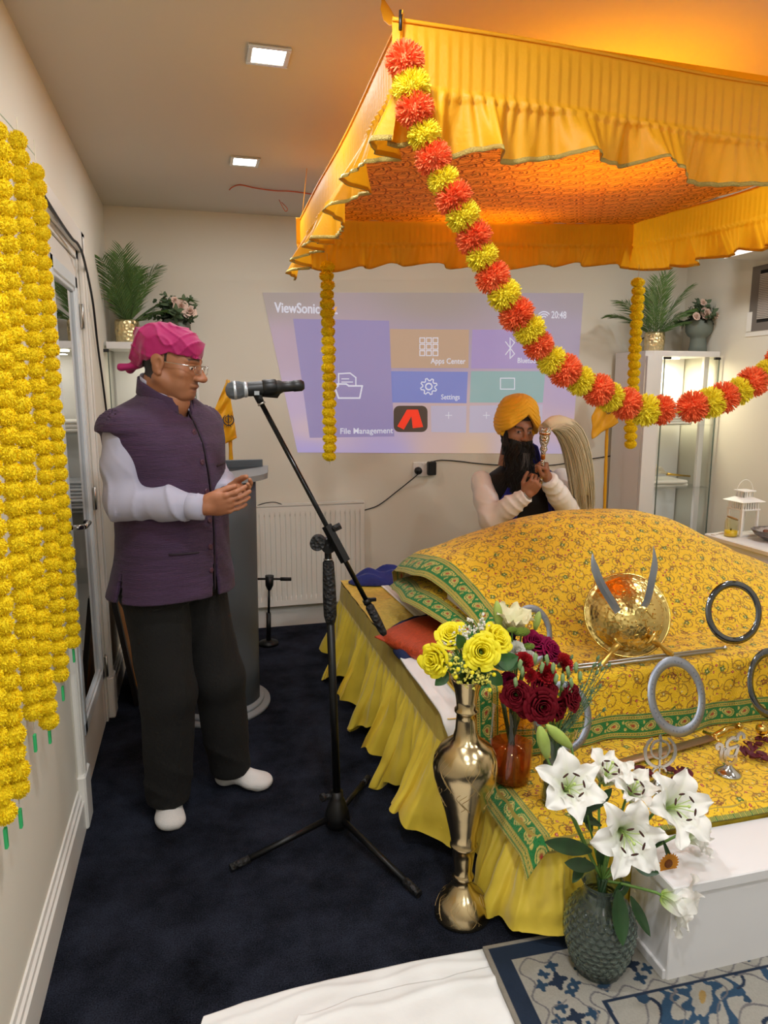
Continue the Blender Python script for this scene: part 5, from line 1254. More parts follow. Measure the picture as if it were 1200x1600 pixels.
# shield with two curved blades
M_brs = mat('embossed brass', '#dcc27a', .22, 1.0, bump=.7, bscale=70, bkind='voronoi'); M_brs2 = mat('polished brass', '#d8b968', .16, 1.0)
sc = Vector(atY(979, 962, 2.16)); sc.z = .722
t = thing('brass_shield', 'round embossed brass shield leaning on the patterned mound', 'shield', (sc.x, sc.y, .585))
nrm = Vector((-.30, -.86, .42)).normalized(); Ms = nrm.to_track_quat('Z', 'Y').to_matrix().to_4x4(); Ms.translation = sc
prof = [(0, .072), (.03, .069), (.06, .060), (.09, .045), (.115, .027), (.130, .012), (.138, .006), (.149, .007), (.153, .003), (.151, -.002), (.138, .001)]
MB().lathe(prof, n=72, M=Ms).build('dome', M_brs, t)
em = MB()
for rr, n_, s_ in ((.035, 16, .0035), (.062, 26, .003), (.088, 34, .003), (.120, 60, .0022)):
    h = np.interp(rr, [q[0] for q in prof[:6]], [q[1] for q in prof[:6]])
    for k in range(n_): a = 2 * math.pi * k / n_; em.ball(Ms @ Vector((rr * math.cos(a), rr * math.sin(a), h)), s_, 6)
for k in range(10):
    a = 2 * math.pi * k / 10; q = []
    for j in range(9): rr = .045 + .04 * j / 8 + .006 * math.sin(j * 1.4); b_ = a + .22 * math.sin(j * .8); h = np.interp(rr, [x[0] for x in prof[:6]], [x[1] for x in prof[:6]]); q.append(Ms @ Vector((rr * math.cos(b_), rr * math.sin(b_), h + .001)))
    em.tube(q, .0022, 5)
em.build('embossed_ornament', M_brs2, t)
MB().lathe([(.150 + .004 * math.cos(R(a)), .004 + .004 * math.sin(R(a))) for a in range(0, 361, 45)], n=72, M=Ms).build('rim', M_brs2, t)
def kirpan(label, pts, hpts, Yd, side):
    t = thing('curved_dagger', label, 'dagger', tuple(atY(*hpts[-1], Yd)), 'curved daggers at the shield')
    P_ = smooth_path([atY(x, y, Yd + dy_) for x, y, dy_ in pts], 8); n = len(P_); mb = MB(); vs = []
    for i, p in enumerate(P_):
        d = (P_[min(i + 1, n - 1)] - P_[max(0, i - 1)]).normalized(); q = d.cross(Vector((0, -1, 0))).normalized(); f = i / (n - 1); w_ = .0125 * min(1, (1 - f) * 3.0 + .06) * (1 + .15 * math.sin(f * 3))
        vs += [p + q * w_, p + Vector((0, -.0018, 0)), p - q * w_, p + Vector((0, .0018, 0))]
    fs = [(i * 4 + j, i * 4 + (j + 1) % 4, (i + 1) * 4 + (j + 1) % 4, (i + 1) * 4 + j) for i in range(n - 1) for j in range(4)] + [(0, 1, 2, 3)]
    mb.add(vs, fs, 0, False).build('blade', mat('blade steel', '#8f959d', .35, .7), t)
    H = [atY(x, y, Yd + .0) for x, y in hpts]
    MB().tube(smooth_path(H, 6), [.010 + .003 * math.sin(k * .8) for k in range(6 * (len(H) - 1) + 1)], 10).build('handle', mat('gilt hilt', '#d9b35c', .3, .9), t)
    d = (H[1] - H[0]).normalized(); q = d.cross(Vector((0, -1, 0))).normalized()
    MB().tube([H[0] + q * .028 + d * -.006, H[0] + q * .012, H[0], H[0] - q * .012, H[0] - q * .028 + d * -.006], [.005, .006, .008, .006, .005], 8).build('crossguard', M_brs2, t); MB().ball(H[-1], .012, 10).build('pommel', M_brs2, t)
    return t
kirpan('curved dagger at the left side of the brass shield, blade tip pointing up left', [(966, 956, -.045), (957, 942, -.05), (938, 910, -.05), (928, 882, -.04), (926, 864, -.03)], [(966, 1006), (953, 1022), (934, 1046)], 2.055, -1)
kirpan('curved dagger at the right side of the brass shield, blade tip pointing up', [(1006, 948, -.045), (1012, 936, -.05), (1019, 905, -.05), (1023, 880, -.04), (1021, 853, -.03)], [(1018, 998), (1032, 1008), (1048, 1022)], 2.06, 1)
# rods on the shelf
t = tag(MB().tube([(1.17, 2.045, .590), (1.78, 2.060, .590)], .006, 10).build('steel_rod', M_steel, None, (1.17, 2.045, .585)), 'long thin steel rod lying on the shelf edge under the shield, front one', 'rod', 'steel rods on the shelf')
tag(MB().tube([(1.16, 2.072, .589), (1.84, 2.085, .589)], .005, 10).ball((1.845, 2.085, .589), .009, 10).build('steel_rod', M_steel, None, (1.16, 2.072, .585)), 'long thin steel rod with a round end behind the front rod', 'rod', 'steel rods on the shelf')
t = thing('sword_in_scabbard', 'sword in flat pale scabbard lying across the lowest step', 'sword', (1.4, 1.84, PL + .012))
MB().tube([(1.02, 1.80, PL + .022), (1.30, 1.845, PL + .022), (1.66, 1.905, PL + .024)], [.020, .020, .019], 12, flat=.3).build('scabbard', mat('rose metal', '#b89a84', .3, .8), t)
MB().tube([(1.66, 1.905, PL + .024), (1.74, 1.925, PL + .035), (1.80, 1.935, PL + .034)], [.009, .011, .009], 10).build('handle', M_brs2, t)
MB().tube([(1.665, 1.87, PL + .026), (1.67, 1.905, PL + .03), (1.662, 1.945, PL + .026)], .006, 8).build('crossguard', M_brs2, t); MB().ball((1.80, 1.935, PL + .034), .013, 10).build('pommel', M_brs2, t)
# khanda stand and ik onkar stand
M_acr = mat('silver acrylic', '#cfc9bd', .16, .85)
def stand(name, label, px_, py_b, Yd, build, cat='ornament'):
    b_ = Vector(atY(px_, py_b, Yd)); b_.z = PL + .008; t = thing(name, label, cat, tuple(b_))
    MB().lathe([(0, 0), (.040, 0), (.041, .004), (.030, .010), (.012, .025), (.006, .042), (.0, .042)], tuple(b_), 36).build('round_foot', M_chrome, t)
    mb = MB(); build(mb, b_); mb.build('emblem', M_acr, t); return t
stand('khanda_ornament', 'silver khanda emblem on a round foot behind the lilies', 1027, 1225, 1.70, lambda mb, b_: khanda(mb, .105, (.98, -.20, 0), (0, .05, 1), b_ + Vector((0, 0, .112)), .006))
def onkar(mb, b_):
    ux, uy, o = (1, -.22, 0), (0, 0, 1), b_ + Vector((-.018, 0, .035))
    s = .00105
    A = lambda L: smooth_path([((x - 1137) * s + .018, -(y - 1180) * s * 1.02, 0) for x, y in L], 5)
    for L, w_ in (([(1101, 1130), (1094, 1128), (1093, 1121), (1099, 1116), (1107, 1119), (1109, 1128), (1107, 1145), (1108, 1160), (1115, 1168), (1122, 1164)], .010),
                  ([(1158, 1122), (1140, 1128), (1130, 1132), (1128, 1150), (1138, 1156), (1150, 1150), (1156, 1120)], .009),
                  ([(1128, 1128), (1122, 1122), (1124, 1108), (1136, 1098), (1150, 1098)], .009), ([(1152, 1104), (1152, 1092), (1160, 1084), (1168, 1087), (1171, 1100)], .009),
                  ([(1150, 1152), (1152, 1168), (1142, 1178), (1128, 1176), (1120, 1162), (1120, 1130)], .010), ([(1110, 1132), (1120, 1131)], .007)):
        ribbon(mb, [(p.x, p.y) for p in A(L)], w_, ux, uy, o, .006)
stand('ik_onkar_ornament', 'silver Ik Onkar emblem on a chrome foot on lowest step', 1137, 1208, 1.72, onkar)
p = atY(1192, 1160, 1.86); t = thing('brass_dagger_pommel', 'small gilt dagger with ball pommel at the right edge of step', 'dagger', (p.x, 1.86, PL + .012))
MB().ball((p.x - .01, 1.86, PL + .055), .02, 14).tube([(p.x - .01, 1.86, PL + .03), (p.x + .10, 1.87, PL + .03)], .010, 10).build('handle', M_brs2, t); MB().box((p.x + .08, 1.855, PL + .018), (p.x + .25, 1.885, PL + .034), bev=.004).build('blade', M_steel, t)
# rose petals
M_pet = mat('dark red petal', '#5a0e1e', .7, var=.35, vscale=30)
rnd = random.Random(11)
for k, (px_, py_) in enumerate([(1168, 1165), (1176, 1172), (1184, 1166), (1190, 1182), (1180, 1186), (1196, 1160), (1172, 1182), (1197, 1190), (1162, 1176), (1188, 1158), (1000, 1205), (1012, 1210), (1046, 1206), (1060, 1214), (1070, 1222), (1052, 1222), (1036, 1202), (1064, 1206), (1074, 1212), (1078, 1226)]):
    q = atZ(px_, py_, PL + .016); c = Vector(q); M_ = Matrix.Translation(c) @ Matrix.Rotation(rnd.uniform(0, 6), 4, 'Z') @ Matrix.Rotation(rnd.uniform(-.3, .3), 4, 'X')
    mb = MB().grid(lambda u, v: M_ @ Vector(((u - .5) * .032 * math.sin(math.pi * (.1 + .85 * v)), (v - .5) * .034, .010 * (4 * (u - .5) ** 2) + .006 * v)), 5, 5)
    tag(mb.build('rose_petal', M_pet, None, c, solid=.001), 'dark red rose petal in the loose scatter at the right edge of the lowest step' if k < 10 else 'dark red rose petal in the scatter behind the lilies by the khanda', 'petal', 'rose petals at right edge' if k < 10 else 'rose petals behind the lilies')
# ------------------------------------------------------------------ brass floor vase
M_bv = mat('aged polished brass', '#c4b088', .2, 1.0, bump=.25, bscale=40); M_be = mat('engraved brass', '#d9c08c', .38, .9)
VX, VY = .700, 1.745
bv = thing('brass_vase', 'tall engraved brass floor vase holding yellow roses beside the skirt', 'vase', (VX, VY, 0))
prof = [(0, 0), (.080, 0), (.083, .006), (.081, .012), (.077, .03), (.068, .055), (.05, .078), (.030, .098), (.024, .115), (.028, .121), (.032, .128), (.028, .135), (.025, .142), (.027, .160), (.031, .195), (.035, .225),
        (.040, .229), (.040, .236), (.036, .240), (.043, .28), (.058, .345), (.077, .41), (.089, .455), (.0925, .485), (.088, .515), (.073, .545), (.052, .562), (.037, .575), (.031, .600), (.029, .63), (.028, .650), (.034, .655), (.034, .662), (.028, .667), (.030, .69), (.036, .725), (.045, .752), (.047, .757), (.044, .758), (.034, .73), (.025, .66), (.0, .655)]
sv = .735 / .757; prof = [(r, z * sv) for r, z in prof]
MB().lathe(prof, (VX, VY, 0), 56).build('body', M_bv, bv)
en = MB()
def rprof(z): return float(np.interp(z, [q[1] for q in prof[:38]], [q[0] for q in prof[:38]]))
for zc, hh, n_ in ((.485 * sv, .045, 7), (.045, .03, 8), (.41 * sv, .03, 6)):
    for k in range(n_):
        a0 = 2 * math.pi * k / n_
        for w_ in range(3):
            pts = []
            for j in range(16):
                f = j / 15; ang = a0 + .18 * math.sin(f * 6.28 + w_) * (1 - f * .3) + w_ * .1; z = zc - hh + 2 * hh * f; r = rprof(z) + .0006; pts.append((VX + r * math.cos(ang), VY + r * math.sin(ang), z))
            en.tube(pts, .0005, 4, caps=False)
en.build('engraving', M_be, bv)

# ------------------------------------------------------------------ flower parts
M_yr = mat('yellow rose petal', '#fbf02c', .6, transl=.3); M_red = mat('red carnation', '#b5121f', .7, transl=.15, var=.15, vscale=60); M_dkr = mat('dark red rose petal', '#640516', .7, transl=.12, spec=.15)
M_mag = mat('magenta petal', '#82093e', .7, transl=.15, spec=.15); M_pur = mat('purple petal', '#4a1450', .7, transl=.12); M_wht = mat('white petal', '#f0efe6', .65, transl=.25); M_stem = mat('green stem', '#5d8236', .55); M_lf = mat('rose leaf', '#2f5a26', .5, var=.2, vscale=30, transl=.12)
M_bud = mat('green lily bud', '#a9bf5e', .5, var=.12, vscale=25, transl=.15); M_gb = mat('pale green bud', '#7f9a66', .6)
def leaf(mb, p0, d, L, w_, nrm=(0, 0, 1), curve=.25, mi=0):
    d = Vector(d).normalized(); s_ = d.cross(Vector(nrm)).normalized(); n_ = s_.cross(d)
    def fn(u, v):
        q = (v - .5) * 2; ww = w_ * math.sin(math.pi * min(1, u * .97 + .03)) ** .8; return Vector(p0) + d * L * u + s_ * q * ww + n_ * (-curve * L * u * u + abs(q) * ww * .25)
    mb.grid(fn, 10, 4, mi)
def flower(name, label, cat, head, foot, builder, group=None, smat=None, r=.003):
    t = thing(name, label, cat, tuple(head), group); builder(t, Vector(head))
    h, f = Vector(head), Vector(foot); m = h.lerp(f, .5) + Vector((0, 0, .25 * (h - f).length * .3))
    MB().tube(smooth_path([f, m * .5 + h.lerp(f, .5) * .5, h], 6), r, 7).build('stem', smat or M_stem, t); return t
def rose_b(m, r, ax, seed, layers=6, leaves=True, curl=.35):
    def b_(t, h):
        mb = MB(); rose_mesh(mb, h, r, ax, seed=seed, layers=layers, curl=curl); mb.build('petals', m, t)
        if leaves:
            lf_ = MB(); a = Vector(ax).normalized(); o_ = a.orthogonal()
            for k in range(5): q = o_.copy(); q.rotate(Matrix.Rotation(k * 1.257, 3, a)); leaf(lf_, h - a * r * .5, q + a * .1, r * .8, r * .16, a, .3)
            lf_.build('sepals', M_stem, t)
    return b_
foot = Vector((VX, VY, .70))
P = lambda x, y, Y: Vector(atY(x, y, Y))
flower('yellow_rose', 'large yellow rose facing the camera at the centre of the brass vase bunch', 'rose', P(752, 1018, 1.70), foot, rose_b(M_yr, .050, (-.25, -1, .45), 1))
flower('yellow_rose', 'yellow rose at far left of brass vase bunch, facing left', 'rose', P(680, 1031, 1.72), foot, rose_b(M_yr, .047, (-.9, -.55, .15), 2))
flower('yellow_rose', 'yellow rose at the top left of the brass vase bunch', 'rose', P(705, 994, 1.76), foot, rose_b(M_yr, .044, (-.3, -.5, .9), 3))
flower('yellow_rose', 'yellow rose at the upper right of brass vase bunch, behind the large one', 'rose', P(775, 999, 1.75), foot, rose_b(M_yr, .047, (.4, -.6, .7), 4))
def spray(label, pts, m, n, seed, Yd, r0, foot_, spread=.03, name='babys_breath'):
    rnd = random.Random(seed); c = P(*pts[0], Yd); t = thing(name, label, 'flower', tuple(c))
    bl = MB(); st = MB()
    for k in range(n):
        q = pts[rnd.randrange(len(pts))]; q2 = pts[rnd.randrange(len(pts))]; f = rnd.random(); p = P(q[0] * (1 - f) + q2[0] * f, q[1] * (1 - f) + q2[1] * f, Yd) + Vector([rnd.gauss(0, spread * .4) for _ in range(3)])
        r = r0 * rnd.uniform(.6, 1.3); bl.ball(p, r, 6); 
        for j in range(3): bl.ball(p + Vector([rnd.uniform(-r, r) for _ in range(3)]), r * .6, 5)
        if k % 3 == 0: st.tube([foot_, foot_.lerp(p, .6) + Vector((0, 0, .02)), p], .0008, 4)
    tag(bl.build('blossom', m, t), kind='stuff'); tag(st.build('stems', M_stem, t), kind='stuff'); return t
spray('white babys breath spray rising at the top of the brass vase bunch', [(700, 1020), (712, 1000), (728, 985), (742, 975), (757, 968), (700, 1010), (725, 990)], M_wht, 110, 1, 1.74, .0036, foot)
spray('yellow tinted babys breath below the roses at brass vase rim', [(700, 1045), (715, 1052), (735, 1058), (755, 1050), (770, 1062), (728, 1038), (700, 1030), (745, 1066)], mat('yellow filler blossom', '#dfd860', .7), 130, 2, 1.69, .0034, foot)
for k in range(9):
    q = [(726, 1017), (704, 1038), (716, 1046), (727, 1051), (738, 1047), (765, 1080), (772, 1056), (712, 1060), (694, 1052)][k]
yb = thing('yellow_buds', 'small round yellow flower buds between the roses of the brass vase', 'flower', tuple(P(720, 1045, 1.68)))
for q in [(726, 1027), (704, 1038), (716, 1046), (727, 1041), (738, 1051), (765, 1078), (772, 1054), (712, 1058), (694, 1050)]: MB().ball(P(*q, 1.675), .006, 10).build('bud', M_yr, yb)
gl = thing('rose_leaves', 'dark green rose leaves around the yellow roses', 'leaves', tuple(foot))
for (x, y, dx, dz, L) in ((745, 1030, .2, -.2, .05), (770, 1040, .9, .35, .075), (775, 1030, .8, -.2, .07), (722, 1012, -.2, .5, .05), (700, 1050, -.6, -.4, .05), (722, 1025, -.3, -.3, .06), (740, 1045, .4, -.5, .06), (760, 1050, .7, -.5, .06)):
    mb = MB(); leaf(mb, P(x, y, 1.715), (dx, -.3, dz), L, L * .33, (0, -1, .4)); mb.build('leaf', M_lf, gl)

# ------------------------------------------------------------------ amber and clear glass vases with mixed bunches
def glassvase(name, label, c, prof, gm, wm, wz, n=40, fn=None):
    t = thing(name, label, 'vase', c); MB().lathe(prof, c, n, fn=fn).build('glass', gm, t)
    if wm:
        rin = [(r - .004, z) for r, z in prof if r > .005 and z <= wz]; MB().lathe([(0, .008)] + [(r, max(z, .008)) for r, z in rin] + [(0, wz - .002)], c, n, fn=fn).build('water', wm, t)
    return t
AX, AY = .895, 1.86; zb = PL + .010
am = pane_glass('amber glass', (.98, .78, .52), 1.2)
glassvase('glass_vase', 'amber glass vase behind the brass one on the step', (AX, AY, zb), [(0, 0), (.056, 0), (.060, .008), (.064, .05), (.066, .12), (.063, .20), (.066, .26), (.068, .262)], am, mat('amber water', '#b85a1e', .1, trans=.6), .12)
CX, CY = .965, 1.715
clear = pane_glass('clear glass', (.90, .94, .90), 1.4)
glassvase('glass_vase', 'clear flared glass vase of red flowers behind the lilies', (CX, CY, zb), [(0, 0), (.036, 0), (.038, .01), (.034, .05), (.038, .12), (.048, .19), (.062, .245), (.064, .247)], clear, mat('cloudy water', '#8a9080', .1, trans=.7), .14)
for nm, lab, (x0, y0), rr, zt in (('bunch_stems', 'dark green stems standing in the amber glass vase', (AX, AY), .035, .26), ('bunch_stems', 'green stems standing in the clear flared vase', (CX, CY), .024, .23)):
    rnd = random.Random(int(x0 * 1000)); mb = MB()
    for k in range(16):
        a = rnd.uniform(0, 6.28); a2 = a + math.pi + rnd.uniform(-.8, .8); mb.tube([(x0 + rr * .7 * math.cos(a2), y0 + rr * .7 * math.sin(a2), zb + .012), (x0 + rr * math.cos(a), y0 + rr * math.sin(a), zb + zt)], .0032, 6)
    tag(mb.build(nm, mat('dark stem', '#27401f', .6), None, (x0, y0, zb)), lab, 'stems', kind='stuff')
fa = Vector((AX, AY, zb + .22)); fc = Vector((CX, CY, zb + .20))
carn = {}
def carn_b(m, r, ax, seed):
    def b_(t, h):
        rnd = random.Random(seed); mb = MB(); a = Vector(ax).normalized(); u0 = a.orthogonal().normalized(); v0 = a.cross(u0)
        for k in range(90):
            f = math.sqrt(rnd.random()); an = rnd.uniform(0, 6.28); rad = (u0 * math.cos(an) + v0 * math.sin(an)); d = (rad * f * 1.1 + a * (1.15 - .8 * f * f)).normalized(); tq = d.cross(rad).normalized(); tq = (tq + rad.cross(tq) * rnd.uniform(-.5, .5)).normalized()
            w_ = r * rnd.uniform(.18, .30); L = r * rnd.uniform(.85, 1.05)
            mb.grid(lambda u, v: h - a * r * .25 + d * L * v + tq * (u - .5) * 2 * w_ * v ** .6 + d.cross(tq) * (r * .06 * math.sin(u * 14 + k) * v * v), 6, 3)
        mb.build('petals', m, t)
        MB().tube([h - a * r * .75, h - a * r * .1], [r * .16, r * .34], 10).build('calyx', M_gb, t)
    return b_
F = [('red_rose', 'dark red rose at the bottom centre of the red bunch', (845, 1103), 1.66, rose_b(M_dkr, .047, (-.1, -1, .2), 31), fc), ('red_rose', 'dark red rose at the left of the red bunch', (806, 1085), 1.69, rose_b(M_dkr, .040, (-.5, -.9, .3), 32), fc),
     ('red_rose', 'dark red rose at the middle of the red bunch, above the lowest', (850, 1076), 1.70, rose_b(M_dkr, .042, (.1, -.8, .6), 33), fc), ('red_rose', 'dark red rose at the right of the red bunch', (891, 1089), 1.69, rose_b(M_dkr, .040, (.6, -.8, .3), 34), fc),
     ('red_rose', 'dark red rose just right of the lowest one in the red bunch', (870, 1108), 1.68, rose_b(M_dkr, .036, (.5, -.9, 0), 35), fc), ('red_rose', 'dark red rose just left of the lowest one in the red bunch', (823, 1100), 1.69, rose_b(M_dkr, .036, (-.3, -.9, .1), 36), fc),
     ('red_carnation', 'red carnation at the upper left of the red bunch', (818, 1034), 1.74, carn_b(M_red, .033, (-.2, -.7, .7), 41), fc), ('red_carnation', 'red carnation in the middle of the red bunch', (852, 1053), 1.71, carn_b(M_red, .034, (.1, -.9, .5), 42), fc),
     ('red_carnation', 'red carnation at the upper right of the red bunch', (881, 1036), 1.74, carn_b(M_red, .032, (.4, -.7, .7), 43), fc), ('red_carnation', 'small red carnation left of the middle one', (829, 1056), 1.72, carn_b(M_red, .022, (-.2, -.9, .4), 44), fc),
     ('red_carnation', 'dark pink carnation at the far left edge of the red bunch', (795, 1062), 1.72, carn_b(M_mag, .026, (-.5, -.9, .2), 45), fc),
     ('magenta_rose', 'magenta rose at the top of the mixed bunch', (835, 1006), 1.82, rose_b(M_mag, .040, (.1, -.6, .9), 51), fa), ('magenta_rose', 'magenta rose at the top right of the mixed bunch', (860, 1018), 1.80, rose_b(M_mag, .040, (.5, -.7, .6), 52), fa),
     ('purple_carnation', 'purple carnation left of the white blooms', (795, 995), 1.84, carn_b(M_pur, .028, (-.4, -.7, .6), 53), fa),
     ('white_chrysanthemum', 'white chrysanthemum between the yellow roses and the carnations', (806, 1016), 1.78, carn_b(M_wht, .030, (-.2, -.9, .5), 54), fa), ('white_chrysanthemum', 'smaller white chrysanthemum below the other white one', (826, 1026), 1.77, carn_b(M_wht, .022, (.1, -1, .3), 55), fa)]
for nm, lab, (x, y), Yd, b_, ft in F: flower(nm, lab, nm.split('_')[-1], P(x, y, Yd), ft, b_)
for k, (x, y, s_) in enumerate(((815, 987, .017), (800, 984, .011), (826, 1010, .013))):
    flower('green_pompon', ['flat green button bloom above the white blooms', 'smaller green button bloom left of the flat one', 'round green button bloom right of the white blooms'][k], 'flower', P(x, y, 1.78), fa, lambda t, h, s_=s_: MB().ball(h, (s_ * 1.5, s_ * 1.1, s_ * .75), 16).build('bloom', mat('lime bloom', '#7c9a2a', .7, bump=3, bscale=500, bkind='voronoi'), t))
rnd = random.Random(77)
bd_ = thing('carnation_buds', 'pale green closed buds scattered over the red bunch', 'buds', tuple(P(860, 1045, 1.70)))
for k, (x, y) in enumerate([(836, 1030), (816, 1050), (806, 1068), (868, 1062), (888, 1050), (900, 1044), (906, 1058), (890, 1084), (855, 1032), (864, 1045), (879, 1062), (812, 1040), (893, 1068), (846, 1044)]):
    p = P(x, y, 1.685); MB().tube([p - Vector((0, 0, .014)), p, p + Vector((rnd.uniform(-.004, .004), 0, .012)), p + Vector((0, 0, .018))], [.003, .0065, .006, .002], 8).build('bud', M_gb, bd_)
sp = thing('green_spray', 'feathery green filler stems leaning right out of the red bunch', 'foliage', tuple(fc)); M_sp = mat('spray green', '#5f7f5a', .6, transl=.1)
for k in range(16):
    e = P(rnd.uniform(885, 962), rnd.uniform(1025, 1115), rnd.uniform(1.68, 1.80)); mb = MB(); m = fc.lerp(e, .5) + Vector((.0, 0, -.02)); pts = smooth_path([fc, m, e], 8); mb.tube(pts, [.002 - .0011 * i / 16 for i in range(17)], 5)
    for j in range(6, 17, 1):
        q = pts[j]; d = Vector((rnd.uniform(-.2, 1), rnd.uniform(-.5, .5), rnd.uniform(-.3, 1))).normalized(); mb.tube([q, q + d * rnd.uniform(.012, .03)], [.0016, .0004], 4)
    mb.tube([e - Vector((.004, 0, .006)), e, e + Vector((.004, 0, .008))], [.002, .005, .0015], 7); mb.build('sprig', M_sp, sp)

# ------------------------------------------------------------------ lilies
M_lily = mat('lily petal', '#f4f3ee', .55, attr='Col', transl=.22, sss=.0); M_anth = mat('lily anther', '#3c1a10', .8); M_fil = mat('lily filament', '#b9d07a', .5); M_ll = mat('lily leaf', '#23451f', .4, var=.25, vscale=12, transl=.08)
def lily(label, c, ax, L, seed, foot_, recurve=1.0, roll=0, open_=1.0, name='white_lily', cream='#f5f4ef', stamens=True, group=None):
    rnd = random.Random(seed); ax = Vector(ax).normalized(); c = Vector(c); u0 = ax.orthogonal().normalized(); v0 = ax.cross(u0); t = thing(name, label, 'lily', tuple(c), group)
    cw, cg, cy_ = np.array(hexc(cream)), np.array(hexc('#a8c456')), np.array(hexc('#dfe8b8'))
    for k in range(6):
        a = roll + k * math.pi / 3 + rnd.uniform(-.08, .08); rad = u0 * math.cos(a) + v0 * math.sin(a); tan = ax.cross(rad); inner = k % 2; W = L * (.36 if inner else .27); Lk = L * rnd.uniform(.93, 1.05); rc = recurve * rnd.uniform(.8, 1.25); wv = rnd.uniform(0, 6)
        nu_, nv_ = 26, 12; Pp = np.zeros((nu_, nv_, 3)); Cc = np.zeros((nu_, nv_, 3))
        for i in range(nu_):
            u = i / (nu_ - 1); th = .25 + (1.15 * open_) * u + .95 * rc * max(0, u - .45) ** 1.3
            # integrate direction
            if i == 0: pos = c - ax * L * .22; 
            else: pos = pos + (ax * math.cos(th) + rad * math.sin(th)) * Lk * 1.12 / (nu_ - 1)
            nn_ = (rad * math.cos(th) - ax * math.sin(th)); ww = W * (math.sin(math.pi * min(1, .08 + .90 * u ** .85)) ** .75)
            for j in range(nv_):
                q = (j / (nv_ - 1) - .5) * 2; ed = .010 * math.sin(u * 17 + wv + q * 2) * q * q * u
                p = pos + tan * q * ww - nn_ * (ww * .30 * q * q * (1 - u * .6) - ed - .0035 * math.exp(-(q / .16) ** 2)); Pp[i, j] = p
                g_ = max(0, 1 - u / .34); cc_ = cw * (1 - g_) + cg * g_; mid = math.exp(-(q / .14) ** 2) * max(0, 1 - u * 1.15) * .8; Cc[i, j] = cc_ * (1 - mid) + cy_ * mid
        o = link_mesh(npgrid(Pp, Cc, 'petal'), 'petal', M_lily, t)
    if stamens:
        for k in range(6):
            a = roll + (k + .5) * math.pi / 3; rad = u0 * math.cos(a) + v0 * math.sin(a); e = c + ax * L * .48 + rad * L * .24 + Vector((0, 0, -.004)); fl = MB().tube(smooth_path([c - ax * L * .2, c + ax * L * .2 + rad * L * .07, e], 5), .0011, 5).build('filament', M_fil, t)
            tq = ax.cross(rad); MB().tube([e - tq * .009, e - tq * .004, e + tq * .004, e + tq * .009], [.0012, .0026, .0026, .0012], 7).build('anther', M_anth, fl)
        MB().tube([c - ax * L * .2, c + ax * L * .35, c + ax * L * .58 + u0 * .004], [.0022, .002, .002], 7).ball(c + ax * L * .59 + u0 * .004, .0042, 8).build('pistil', M_fil, t)
    b_ = c - ax * L * .22
    MB().tube(smooth_path([foot_, (Vector(foot_) * .55 + b_ * .45) - ax * .02, b_ - ax * .02, b_], 6), .0036, 8).build('stem', M_stem, t)
    return t
GX, GY = .968, 1.452; gz = .012
lf_ = Vector((GX, GY, .27))
lily('large white lily low in front, facing the camera, centre of the bunch', P(973, 1300, 1.35), (-.18, -1, .28), .118, 1, lf_, .9, .35)
lily('large white lily upper right of the bunch, facing up and right', P(1046, 1262, 1.40), (.15, -.85, .60), .122, 2, lf_, .9, .1)
lily('large white lily upper left of the bunch, petals spread wide', P(886, 1232, 1.45), (-.12, -.75, .70), .112, 3, lf_, .8, .6)
lily('white lily at the back between the left and right ones', P(945, 1215, 1.52), (.15, -.35, .95), .090, 4, lf_, .5, .2, .8)
lily('white lily drooping sideways low at the right of the bunch', P(1046, 1405, 1.36), (.75, -.45, -.28), .098, 5, lf_, 1.0, .4, .9)
lily('white lily half hidden at the far right of the bunch, pointing right', P(1078, 1305, 1.46), (.95, -.3, .1), .075, 6, lf_, .8, .9, .9)
lily('white lily behind the centre bloom, seen from the side', P(985, 1240, 1.47), (.0, -.5, .85), .085, 16, lf_, .6, .9, .75)
lily('cream lily at the top of the mixed bunch behind the yellow roses', P(800, 982, 1.86), (0, -.35, 1), .095, 7, fa, .25, .3, .55, cream='#ece7c0', stamens=False)
def lbud(label, a, b_, r, foot_):
    a, b_ = Vector(a), Vector(b_); t = thing('lily_bud', label, 'bud', tuple(a)); d = b_ - a
    mb = MB(); M_ = d.normalized().to_track_quat('Z', 'Y').to_matrix().to_4x4(); M_.translation = a; L = d.length
    mb.lathe([(0, 0), (r * .45, L * .05), (r * .8, L * .25), (r, L * .5), (r * .85, L * .75), (r * .4, L * .94), (0, L)], n=18, M=M_, fn=lambda rr, z, an: rr * (1 - .10 * abs(math.cos(1.5 * an)) ** 3)); mb.build('bud', M_bud, t)
    MB().tube(smooth_path([Vector(foot_), Vector(foot_).lerp(a, .6), a], 5), .003, 7).build('stem', M_stem, t)
lbud('upright green lily bud above the left lily', P(855, 1185, 1.47), P(843, 1134, 1.46), .0165, lf_)
lbud('slanting green lily bud above the left lily, pointing up left', P(893, 1168, 1.50), P(853, 1132, 1.50), .0155, lf_)
lbud('green lily bud at the left top of the mixed bunch', P(780, 985, 1.86), P(776, 938, 1.86), .015, fa)
lbud('green lily bud at the right top of the mixed bunch', P(836, 985, 1.88), P(843, 955, 1.88), .012, fa)
ger = thing('orange_gerbera', 'small orange brown daisy half hidden below the right lily', 'flower', tuple(P(1044, 1350, 1.42)))
mb = MB(); gc = P(1043, 1348, 1.425)
for k in range(22): a = k / 22 * 6.283; leaf(mb, gc, (math.cos(a), -.25, math.sin(a)), .032, .006, (0, -1, 0), .1)
mb.build('petals', mat('amber petal', '#c8861c', .7, transl=.2), ger); MB().ball(gc + Vector((0, -.004, 0)), (.012, .006, .012), 12).build('centre', mat('brown flower disc', '#7a4312', .9, bump=3, bscale=500), ger)
